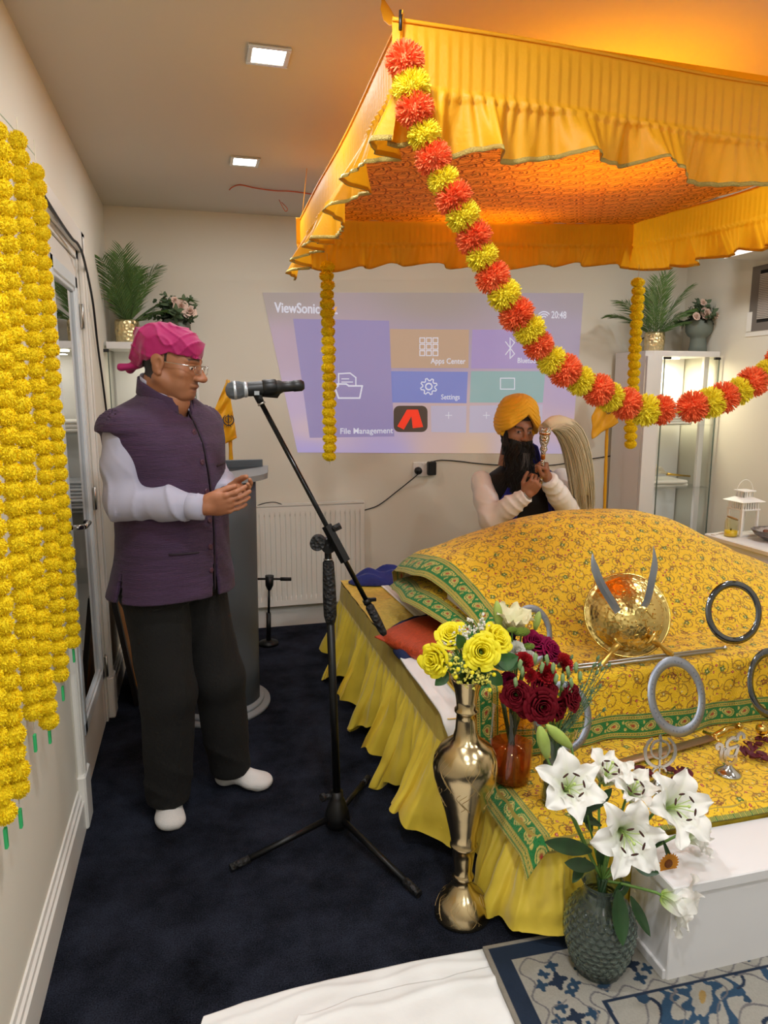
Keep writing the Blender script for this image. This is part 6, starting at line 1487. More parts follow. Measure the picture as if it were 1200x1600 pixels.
lv = thing('lily_leaves', 'broad dark green lily leaves fanning over the dimpled vase', 'leaves', tuple(lf_))
for (x0, y0, x1, y1, w_, Yd) in ((925, 1330, 838, 1312, .017, 1.40), (930, 1355, 872, 1345, .015, 1.38), (915, 1270, 955, 1225, .016, 1.42), (965, 1390, 968, 1475, .020, 1.36), (985, 1400, 1012, 1462, .012, 1.36), (990, 1350, 1030, 1365, .015, 1.38), (1035, 1310, 1058, 1380, .007, 1.42),
                                 (940, 1290, 880, 1262, .011, 1.46), (925, 1300, 905, 1250, .014, 1.46), (985, 1380, 950, 1400, .014, 1.40), (915, 1340, 890, 1380, .013, 1.40), (880, 1230, 856, 1250, .008, 1.48), (1000, 1330, 1040, 1300, .012, 1.42), (945, 1370, 925, 1300, .015, 1.44)):
    mb = MB(); a, b_ = P(x0, y0, Yd + .04), P(x1, y1, Yd); leaf(mb, a, b_ - a, (b_ - a).length, w_ * 1.15, (0, -1, .5), -.12); mb.build('leaf', M_ll, lv)
st = thing('lily_stem_bunch', 'thick green lily stems standing inside the dimpled vase', 'stems', (GX, GY, gz))
for k in range(9):
    a = rnd.uniform(0, 6.28); MB().tube([(GX + .035 * math.cos(a), GY + .035 * math.sin(a), .035), (GX + .012 * math.cos(a + 2.5), GY + .012 * math.sin(a + 2.5), .28)], .0042, 8).build('stem', M_ll, st)
# dimpled glass vase
M_dg = bpy.data.materials.new('green dimpled glass'); M_dg.use_nodes = True; nt = M_dg.node_tree; b = nt.nodes['Principled BSDF']
b.inputs['Base Color'].default_value = (*hexc('#b4c8bc'), 1); b.inputs['Transmission Weight'].default_value = .9; b.inputs['Roughness'].default_value = .06; b.inputs['IOR'].default_value = 1.45
gpr = [(0, 0), (.052, 0), (.060, .006), (.068, .03), (.078, .06), (.087, .095), (.090, .125), (.088, .150), (.080, .175), (.066, .197), (.050, .215), (.046, .232), (.048, .250), (.054, .262), (.052, .262), (.043, .235), (.046, .216), (.060, .197), (.076, .172), (.084, .148), (.085, .125), (.082, .095), (.072, .06), (.060, .028), (.05, .014), (0, .012)]
ip = []
for (r0, z0), (r1, z1) in zip(gpr, gpr[1:]):
    k_ = max(1, int(math.hypot(r1 - r0, z1 - z0) / .0027))
    for i in range(k_): ip.append((r0 + (r1 - r0) * i / k_, z0 + (z1 - z0) * i / k_))
ip.append(gpr[-1])
outer_n = next(i for i, q in enumerate(ip) if i > 20 and abs(q[0] - .052) < 1e-6 and abs(q[1] - .262) < 1e-6)
cnt = [0]
def dimp(r, z, a):
    row = round(z / .016); n_ = 24; ph = (a / (2 * math.pi) * n_ + .5 * (row % 2)) % 1 - .5; q = 1 - min(1, math.hypot(ph * 2, (z / .016 - row) * 2)) ** 2
    return r + (.0065 * q - .0015 if .02 < z < .20 and r > .055 else 0)
gv = thing('dimpled_glass_vase', 'round dimpled green glass vase of lilies on the rug beside the white box', 'vase', (GX, GY, gz))
MB().lathe(ip, (GX, GY, gz), 192, fn=dimp).build('glass', M_dg, gv)
MB().lathe([(0, .016), (.050, .018), (.058, .03), (.070, .06), (.078, .085), (0, .086)], (GX, GY, gz), 48).build('water', mat('green water', '#5d7a66', .05, trans=.85, ior=1.33), gv)
# ------------------------------------------------------------------ people
def xf(V, M_): M_ = np.array(M_); return V @ M_[:3, :3].T + M_[:3, 3]
def frame(o, yaw_, pitch=0.0, roll=0.0, s=1.0):
    """local x right, y forward, z up; yaw = heading of forward measured from world +x"""
    return Matrix.Translation(o) @ Matrix.Rotation(yaw_ - math.pi / 2, 4, 'Z') @ Matrix.Rotation(pitch, 4, 'X') @ Matrix.Rotation(roll, 4, 'Y') @ Matrix.Scale(s, 4)
def skin_col(V, base, fn=None):
    C = np.zeros((len(V), 3)); C[:] = hexc(base); n_ = fnoise(V, 60)[:, None]; C *= 1 + .04 * n_
    if fn: fn(V, C)
    return C
def blend(C, w_, col): w_ = np.clip(w_, 0, 1)[:, None]; C[:] = C * (1 - w_) + np.array(hexc(col)) * w_
def gs(V, c, r): return np.exp(-(((V[:, 0] - c[0]) / r[0]) ** 2 + ((V[:, 1] - c[1]) / r[1]) ** 2 + ((V[:, 2] - c[2]) / r[2]) ** 2))
def head_sdf(nose=1.0, mouth_open=0.0, full=1.0, h=.0026, neck=-.19):
    s = SDF((-.10, -.125, neck), (.10, .135, .135), h)
    s.F = s.ell((0, -.014, .036), (.074, .096, .084)); s.u(s.ell((0, .026, -.028), (.060 * full, .062, .086)), .03)
    s.u(s.ell((0, .056, -.094), (.030, .026, .022)), .028)
    for q in (-1, 1):
        s.u(s.cap((q * .060 * full, -.006, -.052), (q * .026, .052, -.096), .016, .018), .03)
        s.u(s.ell((q * .043 * full, .055, -.026), (.022, .020, .020)), .022)
        s.u(s.ell((q * .036 * full, .050, -.062), (.022, .022, .022)), .02)
        s.u(s.cap((q * .012, .081, .024), (q * .043, .070, .022), .009, .008), .014)
        s.sub(s.ell((q * .031, .092, .002), (.019, .016, .0125)), .012)
        s.u(s.ell((q * .031, .069, .001), (.0145, .0135, .0125)), .003)
        s.u(s.cap((q * .018, .080, .0085), (q * .044, .072, .0075), .0040, .0035), .004)          # upper lid
        s.u(s.cap((q * .019, .079, -.0085), (q * .042, .072, -.0075), .0034, .003), .005)         # lower lid
        s.u(s.ell((q * .0135, .096, -.036), (.0085, .011, .0085)), .007)
        s.sub(s.ell((q * .0065, .103, -.044), (.0036, .006, .004)), .003)
        # ear
        e = s.ell((q * .078, -.008, -.008), (.008, .018, .032), [(1, 0, q * -.05), (0, 1, -.2), (0, .2, 1)]); s.u(e, .006)
        s.u(s.ell((q * .083, -.013, .006), (.006, .018, .022)), .005); s.sub(s.ell((q * .090, -.003, -.004), (.008, .009, .017)), .004); s.u(s.ell((q * .079, -.002, -.034), (.006, .009, .010)), .005)
    s.u(s.cap((0, .080, .016), (0, .108 * nose if nose != 1 else .108, -.030), .0075, .0115), .012); s.u(s.ell((0, .106, -.034), (.011, .013, .0105)), .006)
    s.u(s.ell((0, .081, -.061), (.026, .013, .010)), .010)
    s.u(s.cap((-.019, .080, -.064), (.019, .080, -.064), .0050), .004); s.u(s.ell((0, .085, -.0635), (.013, .007, .005)), .004)
    s.u(s.cap((-.016, .079, -.076 - mouth_open), (.016, .079, -.076 - mouth_open), .0060), .005)
    s.sub(s.ell((0, .094, -.0700 - mouth_open / 2), (.021, .012, .0016 + mouth_open * .55)), .002)
    s.u(s.cap((0, -.022, -.07), (0, -.036, neck - .04), .056, .060), .035)
    return s
def hand_sdf(w_, d, n_, th, lens=(.70, .74, .70, .58), curl=(.35, .55, .45), spread=.05, thumb=(.55, .5), s_=1.0, h=.0022, fcurl=None):
    """w wrist point, d towards the fingers, n back-of-hand normal, th towards the thumb side; lengths in units of 0.1 m"""
    w_, d, n_, th = [np.array(v, float) for v in (w_, d, n_, th)]
    d /= np.linalg.norm(d); n_ -= d * (n_ @ d); n_ /= np.linalg.norm(n_); t2 = np.cross(d, n_); t2 *= np.sign(t2 @ th) or 1; th = t2
    lo = w_ - .14 * s_; hi = w_ + .14 * s_; lo = np.minimum(lo, w_ + d * .13 - .10); hi = np.maximum(hi, w_ + d * .13 + .10)
    s = SDF(lo, hi, h)
    s.F = s.cap(w_ - d * .05, w_ + d * .01, .026 * s_, .025 * s_)
    s.u(s.ell(w_ + d * .048 * s_, (.052 * s_, .041 * s_, .0155 * s_), [d, th, n_]), .015)
    s.u(s.ell(w_ + d * .035 * s_ + th * .022 * s_ - n_ * .008 * s_, (.032 * s_, .018 * s_, .015 * s_), [d, th, n_]), .012)
    for i in range(4):
        off = (.0285 - .0192 * i) * s_; b_ = w_ + d * (.084 - .004 * abs(i - 1)) * s_ + th * off; dd = d + th * (spread * (1.5 - i)); L = lens[i] * .1 * s_; r = (.0092, .0094, .0089, .0078)[i] * s_
        p = b_ - dd * .03 * s_; a = 0; pts = [p, b_]; cc = fcurl[i] if fcurl else curl
        for f, c_ in zip((.46, .30, .24), cc):
            a += c_; q = dd * math.cos(a) - n_ * math.sin(a); q /= np.linalg.norm(q); pts.append(pts[-1] + q * L * f)
        for j in range(len(pts) - 1): s.u(s.cap(pts[j], pts[j + 1], r * (1 - .05 * j), r * (1 - .07 * (j + 1))), .0035 if j else .007)
        s.u(s.ell(b_ + n_ * .002, (.010 * s_, .009 * s_, .009 * s_), [d, th, n_]), .005)
    t0 = w_ + d * .018 * s_ + th * .024 * s_ - n_ * .006 * s_; a1 = thumb[0]; td = d * math.cos(a1) + th * math.sin(a1) * .8 - n_ * .35; td /= np.linalg.norm(td); t1 = t0 + td * .040 * s_
    td2 = td * math.cos(thumb[1]) + (d * .9 - th * .35 - n_ * .1) * math.sin(thumb[1]); td2 /= np.linalg.norm(td2); t2_ = t1 + td2 * .032 * s_; td3 = td2 * .9 + d * .25 - th * .1; td3 /= np.linalg.norm(td3); t3 = t2_ + td3 * .024 * s_
    s.u(s.cap(t0, t1, .0145 * s_, .0115 * s_), .010); s.u(s.cap(t1, t2_, .0112 * s_, .0100 * s_), .004); s.u(s.cap(t2_, t3, .0100 * s_, .0082 * s_), .003)
    return s
class BF:   # body frame
    def __init__(s, o, yaw_): s.o = np.array(o, float); s.f = np.array([math.cos(yaw_), math.sin(yaw_), 0]); s.r = np.array([math.sin(yaw_), -math.cos(yaw_), 0])
    def p(s, r, f, u): return s.o + s.r * r + s.f * f + np.array([0, 0, u])
    def c(s, S): dx, dy = S.X - s.o[0], S.Y - s.o[1]; return dx * s.r[0] + dy * s.r[1], dx * s.f[0] + dy * s.f[1], S.Z - s.o[2]
def torso_field(S, bf, tab, grow=0.0, ex=2.4):
    r, f, u = bf.c(S); T = np.array(tab); a = np.interp(u, T[:, 0], T[:, 1]) + grow; b_ = np.interp(u, T[:, 0], T[:, 2]) + grow; f0 = np.interp(u, T[:, 0], T[:, 3])
    q = (np.abs(r / a) ** ex + np.abs((f - f0) / b_) ** ex) ** (1 / ex); return (q - 1) * np.minimum(a, b_) * .9, r, f, u
def meshpart(name, m, parent, parts, cols=None):
    return link_mesh(vq_mesh(parts, name, cols), name, m, parent)
def cap_poly(S, pts, rad, k=.02):
    F = None
    for (a, b_), (r0, r1) in zip(zip(pts, pts[1:]), zip(rad, rad[1:])):
        D = S.cap(a, b_, r0, r1)
        if F is None: F = D
        else: h = np.clip(.5 + .5 * (D - F) / k, 0, 1); F = D * (1 - h) + F * h - k * h * (1 - h)
    return F
SK1, SK2 = '#a06a4a', '#96603f'
M_skin = mat('skin', '#a06a4a', .52, attr='Col', sss=.12, bump=.25, bscale=500)
# ================================================= standing man
bf = BF((-.095, 2.50, 0), R(-42))
sR, sL = bf.p(.193, -.01, 1.402), bf.p(-.193, -.01, 1.405)
eR = np.array(atY(194, 782, 2.345)); wR = np.array(atY(318, 793, 2.265)); eL = np.array(atY(330, 748, 2.60)); wL = np.array(atY(352, 772, 2.42))
hR = Vector(atY(268, 568, 2.46))
TAB = [(.78, .245, .192, -.01), (.86, .228, .184, -.005), (.95, .206, .172, .005), (1.05, .192, .168, .012), (1.15, .192, .166, .012), (1.25, .200, .160, .008), (1.35, .228, .148, .0), (1.405, .246, .126, -.005), (1.440, .224, .110, -.01), (1.470, .165, .096, -.01), (1.500, .098, .082, -.002), (1.53, .074, .070, .006), (1.60, .060, .058, .01)]
man = None
parts, cols = [], []
Hs = head_sdf(mouth_open=.004); V, Q = Hs.mesh(); V = relax(V, Q, 1)
def face1(V, C):
    blend(C, .75 * gs(V, (0, .09, -.070), (.02, .012, .008)), '#7d4038')
    for q in (-1, 1):
        arch_ = np.exp(-((V[:, 2] - (.026 + .004 * np.cos((np.abs(V[:, 0]) - .03) * 70))) / .0048) ** 2) * (np.abs(V[:, 0] - q * .030) < .021) * (V[:, 1] > .05); blend(C, .95 * arch_, '#17100d')
        eye = (np.hypot((V[:, 0] - q * .031) / .0125, (V[:, 2] - .0) / .0060) < 1) & (V[:, 1] > .06); C[eye] = hexc('#d9cfc6')
        ir = (np.hypot(V[:, 0] - q * .033, V[:, 2] + .002) < .0052) & eye; C[ir] = hexc('#20120c')
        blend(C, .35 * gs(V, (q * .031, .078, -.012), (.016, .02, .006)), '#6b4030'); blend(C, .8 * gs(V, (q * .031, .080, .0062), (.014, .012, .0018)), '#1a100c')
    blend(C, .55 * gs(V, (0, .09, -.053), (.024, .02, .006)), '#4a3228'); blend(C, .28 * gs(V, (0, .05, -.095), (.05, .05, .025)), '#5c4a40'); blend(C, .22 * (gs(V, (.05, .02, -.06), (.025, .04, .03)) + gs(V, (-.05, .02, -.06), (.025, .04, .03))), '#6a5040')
    hair = (V[:, 1] < -.018) & (V[:, 2] > -.062 - (V[:, 1] + .02) * .2) & (np.abs(V[:, 0]) < .0745) & (V[:, 1] > -.14) & (V[:, 2] < .2) & ~((np.abs(V[:, 0]) > .066) & (V[:, 1] > -.03)); C[hair] = hexc('#0f0c0b')
    sb = (np.abs(V[:, 0]) > .055) & (np.abs(V[:, 0]) < .075) & (V[:, 1] > .006) & (V[:, 1] < .014) & (V[:, 2] > .004) & (V[:, 2] < .06); C[sb] = hexc('#1a1310')
    blend(C, .25 * gs(V, (0, .11, -.033), (.012, .012, .012)), '#b5704e')
C = skin_col(V, SK1, face1)
MH = frame(hR, R(-22), R(-11), R(0), 1.0) @ Matrix.Diagonal((1.04, 1.05, .93, 1))
parts.append((xf(V, MH), Q)); cols.append(C)
# right hand (nearest the camera)
tipR = np.array(atY(391, 779, 2.235)); hs = hand_sdf(wR, tipR - wR, (-.25, -.85, -.40), (0, 0, 1), curl=(.18, .30, .22), spread=.03, thumb=(.30, .35), s_=.98)
V, Q = hs.mesh(); V = relax(V, Q, 1); parts.append((V, Q)); cols.append(skin_col(V, '#a56c4c'))
tipL = np.array(atY(385, 772, 2.335)); hs = hand_sdf(wL, tipL - wL, (.35, .55, -.65), (0, -.3, 1), curl=(.25, .45, .35), spread=.04, thumb=(.55, .5), s_=.98)
V, Q = hs.mesh(); V = relax(V, Q, 1); parts.append((V, Q)); cols.append(skin_col(V, '#ab7352'))
# body under the clothes
fR0, fL0 = np.array([-.150, 2.500, .09]), np.array([.060, 2.625, .09])
S = SDF((-.42, 2.10, .03), (.32, 2.90, 1.53), .014)
D, r_, f_, u_ = torso_field(S, bf, TAB, -.058); S.F = np.maximum(np.maximum(D, .84 - u_), u_ - 1.51)
hipR, hipL = bf.p(.085, 0, .90), bf.p(-.085, 0, .90); kR, kL = (hipR + fR0) / 2 + bf.f * .02, (hipL + fL0) / 2 + bf.f * .03
for P3, rr in (([hipR, kR, fR0], [.075, .052, .036]), ([hipL, kL, fL0], [.075, .052, .036]), ([sR, eR, wR], [.036, .038, .026]), ([sL, eL, wL], [.036, .038, .026])): S.u(cap_poly(S, P3, rr), .03)
S.u(S.cap(bf.p(0, -.01, 1.40), np.array(hR) + np.array([0, 0, -.12]), .055), .03)
V, Q = S.mesh(); parts.append((V, Q)); cols.append(skin_col(V, SK1))
me = vq_mesh(parts, 'person', cols); man = link_mesh(me, 'person', M_skin, None, (-.095, 2.50, 0))
tag(man, 'standing man in purple waistcoat and magenta headscarf, hands cupped before the microphone', 'person')
# waistcoat
M_vest = mat('purple woven cloth', '#3c2442', .78, var=.22, vscale=30, bump=2, bscale=160, stretch=(.3, .3, 3), sheen=.1); M_vdark = mat('dark purple edge', '#22131f', .8)
S = SDF((-.46, 2.12, .78), (.30, 2.90, 1.58), .0055)
D, r_, f_, u_ = torso_field(S, bf, TAB, .0, 2.25)
Pn = np.stack([S.X, S.Y, S.Z], -1)
D = D - .0022 * fnoise(Pn, 16, 1.0) - .0018 * np.sin(u_ * 60 + 8 * r_) * np.clip(1.05 - u_, 0, .3) * 3
op = np.abs(r_ + .012) < (.0035 + np.clip(.99 - u_, 0, .3) * .10)                      # front opening
vent = (np.abs(f_ + .02 - .0 * u_) < (.945 - u_) * .16) & (u_ < .945)                      # side vents
S.F = np.maximum(D, np.maximum(.835 + .010 * np.sin(r_ * 9) + .05 * np.clip(-(r_ + .05) * 0, 0, 1) - u_, u_ - 1.545))
S.F = np.maximum(S.F, np.where(u_ > 1.40, .082 - np.hypot(r_ - .008, (f_ - .010) / 1.06), -1))
S.F = np.maximum(S.F, -(D + .012))                                                         # shell
front = (f_ > 0) & (u_ < 1.02)
S.F = np.where(op & (f_ > 0), np.maximum(S.F, .0035 - np.abs(r_ + .012) + np.clip(.99 - u_, 0, .3) * .10), S.F)
S.F = np.where(u_ < .95, np.maximum(S.F, ((.94 - u_) * .16 - np.abs(f_ + .02)) * .9), S.F)
# armholes
for sh_, el in ((sR, eR), (sL, eL)):
    out = (sh_ - bf.p(0, -.01, 1.40)); out[2] = 0; out /= np.linalg.norm(out); c = sh_ + out * .090 + np.array([0, 0, -.085])
    S.sub(S.ell(c, (.062, .085, .105), [out, np.cross([0, 0, 1], out), (0, 0, 1)]), .004)
    S.u(np.maximum(np.abs(S.ell(sh_ - out * .004 + np.array([0, 0, -.004]), (.068, .074, .068), [out, np.cross([0, 0, 1], out), (0, 0, 1)])) - .003, sh_[2] - .01 - S.Z), .01)
V, Q = S.mesh(); V = relax(V, Q, 1); vest = meshpart('waistcoat', M_vest, man, [(V, Q)])
# stand collar, placket line, pocket welts, buttons
cn = Vector(bf.p(0, .0, 1.485)); mbk = MB()
def collar(u, v, r0=.066, g=0.0):
    a = R(-160 + 320 * u) ; c = math.cos(a); s2 = math.sin(a); r = r0 + g - .006 * v; fr = -c   # a=0 at the back
    q = bf.p(s2 * r * 1.02 + .008, fr * r * 1.08 + .010, 1.492 + .048 * v - .052 * max(0, fr) + .030 * max(0, -fr)); return tuple(q)
mbk.grid(lambda u, v: collar(u, v, .084), 48, 5); mbk.build('stand_collar', M_vest, vest, solid=.004)
def surf(r, u, g=.002):
    T = np.array(TAB); a = np.interp(u, T[:, 0], T[:, 1]); b_ = np.interp(u, T[:, 0], T[:, 2]); f0 = np.interp(u, T[:, 0], T[:, 3]); q = max(0, 1 - abs(r / a) ** 2.25) ** (1 / 2.25); return Vector(bf.p(r, f0 + b_ * q + g, u))
MB().tube([surf(-.012 + .05 * max(0, .99 - u) , u, .000) for u in np.linspace(.86, 1.455, 40)], .0028, 6).build('placket_edge', M_vdark, vest)
M_btn = mat('plum button', '#4a2a3c', .3)
for u in (1.385, 1.29, 1.195, 1.10, 1.01, .93):
    b_ = surf(.012 - .03 * max(0, .99 - u), u, .001); n_ = Vector(bf.f) ; Mb = n_.to_track_quat('Z', 'Y').to_matrix().to_4x4(); Mb.translation = b_
    MB().lathe([(0, .003), (.005, .0035), (.0085, .004), (.0095, .002), (.0095, -.002)], n=16, M=Mb).build('button', M_btn, vest)
for (ra, rb, u) in ((.06, .15, 1.0), (-.06, -.13, 1.27)):
    MB().tube([surf(ra + (rb - ra) * k / 8, u + .006 * k / 8, .001) for k in range(9)], .0035, 6).build('pocket_welt', M_vdark, vest)
# shirt
M_shirt = mat('pale lilac shirt cotton', '#a6a5b8', .8, bump=.5, bscale=18)
def sleeve(S, sh_, el, wr, r0=.055, r1=.062, r2=.040):
    F = cap_poly(S, [sh_, sh_ * .5 + el * .5, el, el * .45 + wr * .55, wr], [r0, r0 * 1.06, r1, r1 * .86, r2], .03)
    Pn = np.stack([S.X, S.Y, S.Z], -1); de = np.sqrt(((Pn - el) ** 2).sum(-1)); dw = np.sqrt(((Pn - wr) ** 2).sum(-1)); ax_ = (wr - el) / np.linalg.norm(wr - el); al = (Pn - el) @ ax_; au = (Pn - sh_) @ ((el - sh_) / np.linalg.norm(el - sh_))
    rg = lambda x: (1 - np.abs(np.sin(x))) ** 2.2
    wz = 9 * fnoise(Pn, 9, 3.0)
    F = F - .0025 * fnoise(Pn, 17, 2.0) - .012 * np.exp(-(de / .11) ** 2) * rg(al * 34 + 12 * Pn[..., 2] + wz * .25) - .010 * np.exp(-((dw - .085) / .07) ** 2) * rg(al * 48 + 26 * Pn[..., 2] + wz * .3) - .0065 * rg(au * 22 + 14 * Pn[..., 2] + 11 * Pn[..., 0] + wz * .3) * (al < 0) + .0055
    pl = (Pn - wr) @ ax_; return np.maximum(F, pl - .004)
S = SDF((-.42, 2.12, 1.00), (.30, 2.80, 1.50), .005)
S.F = sleeve(S, sR, eR, wR); S.F = np.minimum(S.F, sleeve(S, sL, eL, wL))
V, Q = S.mesh(); V = relax(V, Q, 1)
D = SDF((-.26, 2.34, 1.34), (.08, 2.66, 1.53), .006); F, r_, f_, u_ = torso_field(D, bf, TAB, -.010); D.F = np.maximum(F, np.maximum(1.38 - u_, u_ - 1.425)); V2, Q2 = D.mesh()
shirt = meshpart('shirt', M_shirt, man, [(V, Q), (V2, Q2)])
mbk = MB(); mbk.grid(lambda u, v: collar(u, v * 1.18, .077), 48, 5); mbk.build('shirt_collar', M_shirt, shirt, solid=.003)
for wr, el, nm in ((wR, eR, 'cuff'), (wL, eL, 'cuff')):
    a = Vector(wr - (wr - el) / np.linalg.norm(wr - el) * .052); b_ = Vector(wr + (wr - el) / np.linalg.norm(wr - el) * .006); MB().tube([a, a.lerp(b_, .1), a.lerp(b_, .9), b_, a.lerp(b_, .9)], [.038, .0425, .0405, .039, .036], 28).build(nm, M_shirt, shirt)
wv = Vector(wL - (wL - eL) / np.linalg.norm(wL - eL) * -.012); d_ = Vector(wL - eL).normalized(); MB().tube([wv - d_ * .008, wv + d_ * .008], .0305, 24).build('wrist_strap', M_rub, man)
# trousers
M_tr = mat('black trousers', '#0c0a08', .9, bump=1, bscale=120)
S = SDF((-.36, 2.18, .05), (.26, 2.86, .96), .0065)
hipR, hipL = bf.p(.09, .0, .86), bf.p(-.09, .0, .86); kR = hipR * .5 + fR0 * .5 + bf.f * .030; kL = hipL * .5 + fL0 * .5 + bf.f * .04
bR, bL = fR0 + np.array([.0, -.015, .005]), fL0 + np.array([.015, 0, .01])
S.F = cap_poly(S, [hipR, kR, bR], [.108, .094, .080], .03); S.u(cap_poly(S, [hipL, kL, bL], [.106, .094, .080], .03), .012)
D, r_, f_, u_ = torso_field(S, bf, [(.80, .178, .145, 0), (1.0, .165, .142, 0)], 0); S.u(np.maximum(D, .83 - u_), .03)
Pn = np.stack([S.X, S.Y, S.Z], -1)
S.F = S.F - .004 * fnoise(Pn, 13, 4.0) - .007 * np.exp(-((S.Z - .15) / .08) ** 2) * (1 - np.abs(np.sin(S.Z * 26 + 17 * S.X + 9 * S.Y))) ** 2 - .003 * np.sin(S.Z * 28 + 14 * S.X) * np.clip(1 - np.abs(S.Z - .5) / .3, 0, 1) - .004 * np.exp(-((np.abs(r_) - .09) / .012) ** 2) * (f_ > 0)
S.F = np.maximum(S.F, np.maximum(.058 + .02 * np.sin(S.X * 22) * 0 - S.Z, S.Z - .99)); S.F = np.maximum(S.F, -(np.minimum(S.cap(bR - [0, 0, .1], bR + [0, 0, .02], .066), S.cap(bL - [0, 0, .1], bL + [0, 0, .02], .066))))
V, Q = S.mesh(); V = relax(V, Q, 1); meshpart('trousers', M_tr, man, [(V, Q)])
# socks
M_sock = mat('white sock', '#dcd9d6', .95, bump=1.2, bscale=350)
def sock(ank, toe, w_=.052):
    ank, toe = np.array(ank), np.array(toe); d = toe - ank; d[2] = 0; L = np.linalg.norm(d); d /= L; sd = np.array([-d[1], d[0], 0]); S = SDF(np.minimum(ank, toe) - [.08, .08, .09], np.maximum(ank, toe) + [.08, .08, .06], .004)
    heel = ank - d * .03; heel[2] = .033
    S.F = S.cap(ank + [0, 0, .03], ank - [0, 0, .02], .042, .042); S.u(S.ell(heel, (.038, .036, .034)), .03)
    ball_ = toe - d * .055; S.u(S.ell((ball_[0], ball_[1], .028), (.062, w_, .028), [d, sd, (0, 0, 1)]), .03); S.u(S.cap(ank + d * .02 + [0, 0, -.02], ball_ + [0, 0, .032 - ball_[2]], .036, .026), .03)
    S.u(S.ell((toe[0] - d[0] * .028 + sd[0] * .008, toe[1] - d[1] * .028 + sd[1] * .008, .022), (.032, w_ * .85, .021), [d, sd, (0, 0, 1)]), .02)
    for i in range(5): q = toe - d * (.016 + .006 * i) + sd * (.026 - .014 * i); S.u(S.ell((q[0], q[1], .018), (.016, .0095, .015), [d, sd, (0, 0, 1)]), .008)
    S.F = np.maximum(S.F, .003 - S.Z); V, Q = S.mesh(); return relax(V, Q, 1), Q
tR = np.array(atZ(266, 1297, 0.01)); tL = np.array(atZ(421, 1226, .015))
for k_, (a, t_) in enumerate(((fR0 + [.0, -.01, -.01], tR), (fL0 + [.02, 0, -.01], tL))): meshpart('sock', M_sock, man, [sock(a, t_)])
# head scarf
S = SDF((-.12, -.16, -.075), (.12, .125, .155), .0035)
S.F = S.ell((0, -.012, .040), (.086, .104, .086)); S.u(S.ell((0, .042, .072), (.062, .044, .042)), .025); S.u(S.ell((0, -.095, .012), (.040, .040, .045)), .03); S.u(S.ell((0, -.035, .075), (.075, .085, .055)), .03)
Pn = np.stack([S.X, S.Y, S.Z], -1)
S.F = S.F - .0065 * (1 - np.abs(np.sin(S.Z * 34 - 26 * S.Y + 1.6 * np.sin(S.Y * 40 + 1) + 2 * fnoise(Pn, 14, 2)))) ** 3 - .0045 * (1 - np.abs(np.sin(S.Z * 60 + 22 * S.Y + 2 * fnoise(Pn, 20, 5)))) ** 3 - .002 * fnoise(Pn, 38, 3.0) + .002
S.F = np.maximum(S.F, (-.012 + .46 * (S.Y - .02) * -0.0 - S.Z + .050 + np.where(S.Y < .02, (S.Y - .02) * .62, (S.Y - .02) * -.10)) * .85)
S.sub(S.ell((0, -.010, .030), (.0765, .098, .088)), .003)
S.u(S.ell((.006, -.112, -.030), (.016, .018, .013)), .008); S.u(S.cap((.01, -.115, -.035), (.022, -.150, -.046), .010, .014), .008); S.u(S.cap((.00, -.112, -.030), (-.022, -.142, -.052), .009, .014), .008)
V, Q = S.mesh(); V = relax(V, Q, 1); me = vq_mesh([(xf(V, MH), Q)], 'head_scarf'); link_mesh(me, 'head_scarf', mat('magenta cloth', '#a30d5e', .7, sheen=.3, bump=.6, bscale=50), man)
# spectacles
gls = MB()
for q in (-1, 1):
    c = [MH @ Vector((q * .033 + .021 * math.copysign(abs(math.cos(a)) ** .6, math.cos(a)), .104 - abs(q * .033 + .02 * math.cos(a)) * .12, -.003 + .0155 * math.copysign(abs(math.sin(a)) ** .6, math.sin(a)))) for a in [k * math.pi / 12 for k in range(25)]]
    gls.tube(c, .0010, 6)
    gls.tube([MH @ Vector(v) for v in ((q * .054, .097, .006), (q * .072, .082, .008), (q * .080, .03, .006), (q * .081, -.006, .004))], .0013, 6)
gls.tube([MH @ Vector(v) for v in ((-.013, .102, .002), (0, .108, .004), (.013, .102, .002))], .0012, 6)
glo = gls.build('spectacles', M_chrome, man)
M_lens = pane_glass('lens', (.96, .97, .98), 1.2)
for q in (-1, 1):
  ln = MB(); ln.add([MH @ Vector((q * .033 + .0205 * math.copysign(abs(math.cos(a)) ** .6, math.cos(a)), .104 - abs(q * .033 + .02 * math.cos(a)) * .12, -.003 + .015 * math.copysign(abs(math.sin(a)) ** .6, math.sin(a)))) for a in [k * math.pi / 12 for k in range(24)]], [tuple(range(24))], 0, False)
  ln.build('lens', M_lens, glo)

# ================================================= seated man
b2 = BF((1.80, 3.60, PZ), R(-84))
sR, sL = np.array(atY(752, 748, 3.58)), np.array(atY(878, 752, 3.56)); sR[2] = sL[2] = (sR[2] + sL[2]) / 2
eR, eL = np.array(atY(768, 812, 3.40)), np.array(atY(893, 806, 3.40)); wR, wL = np.array(atY(822, 774, 3.27)), np.array(atY(852, 772, 3.29))
mid = (sR + sL) / 2; b2.o = np.array([mid[0], mid[1] + .01, PZ]); SH = sR[2] - PZ
TB = [(0, .20, .16, 0), (.2, .19, .145, 0), (.35, .185, .14, .005), (SH - .10, .19, .13, 0), (SH, .212, .115, 0), (SH + .04, .18, .10, 0), (SH + .085, .10, .08, 0), (SH + .12, .066, .064, 0)]
h2 = Vector(atY(807, 673, 3.50)); M2 = frame(h2, R(-86), R(-3), R(-4), 1.03)
parts, cols = [], []
Hs = head_sdf(nose=1.0, full=1.02); V, Q = Hs.mesh(); V = relax(V, Q, 1)
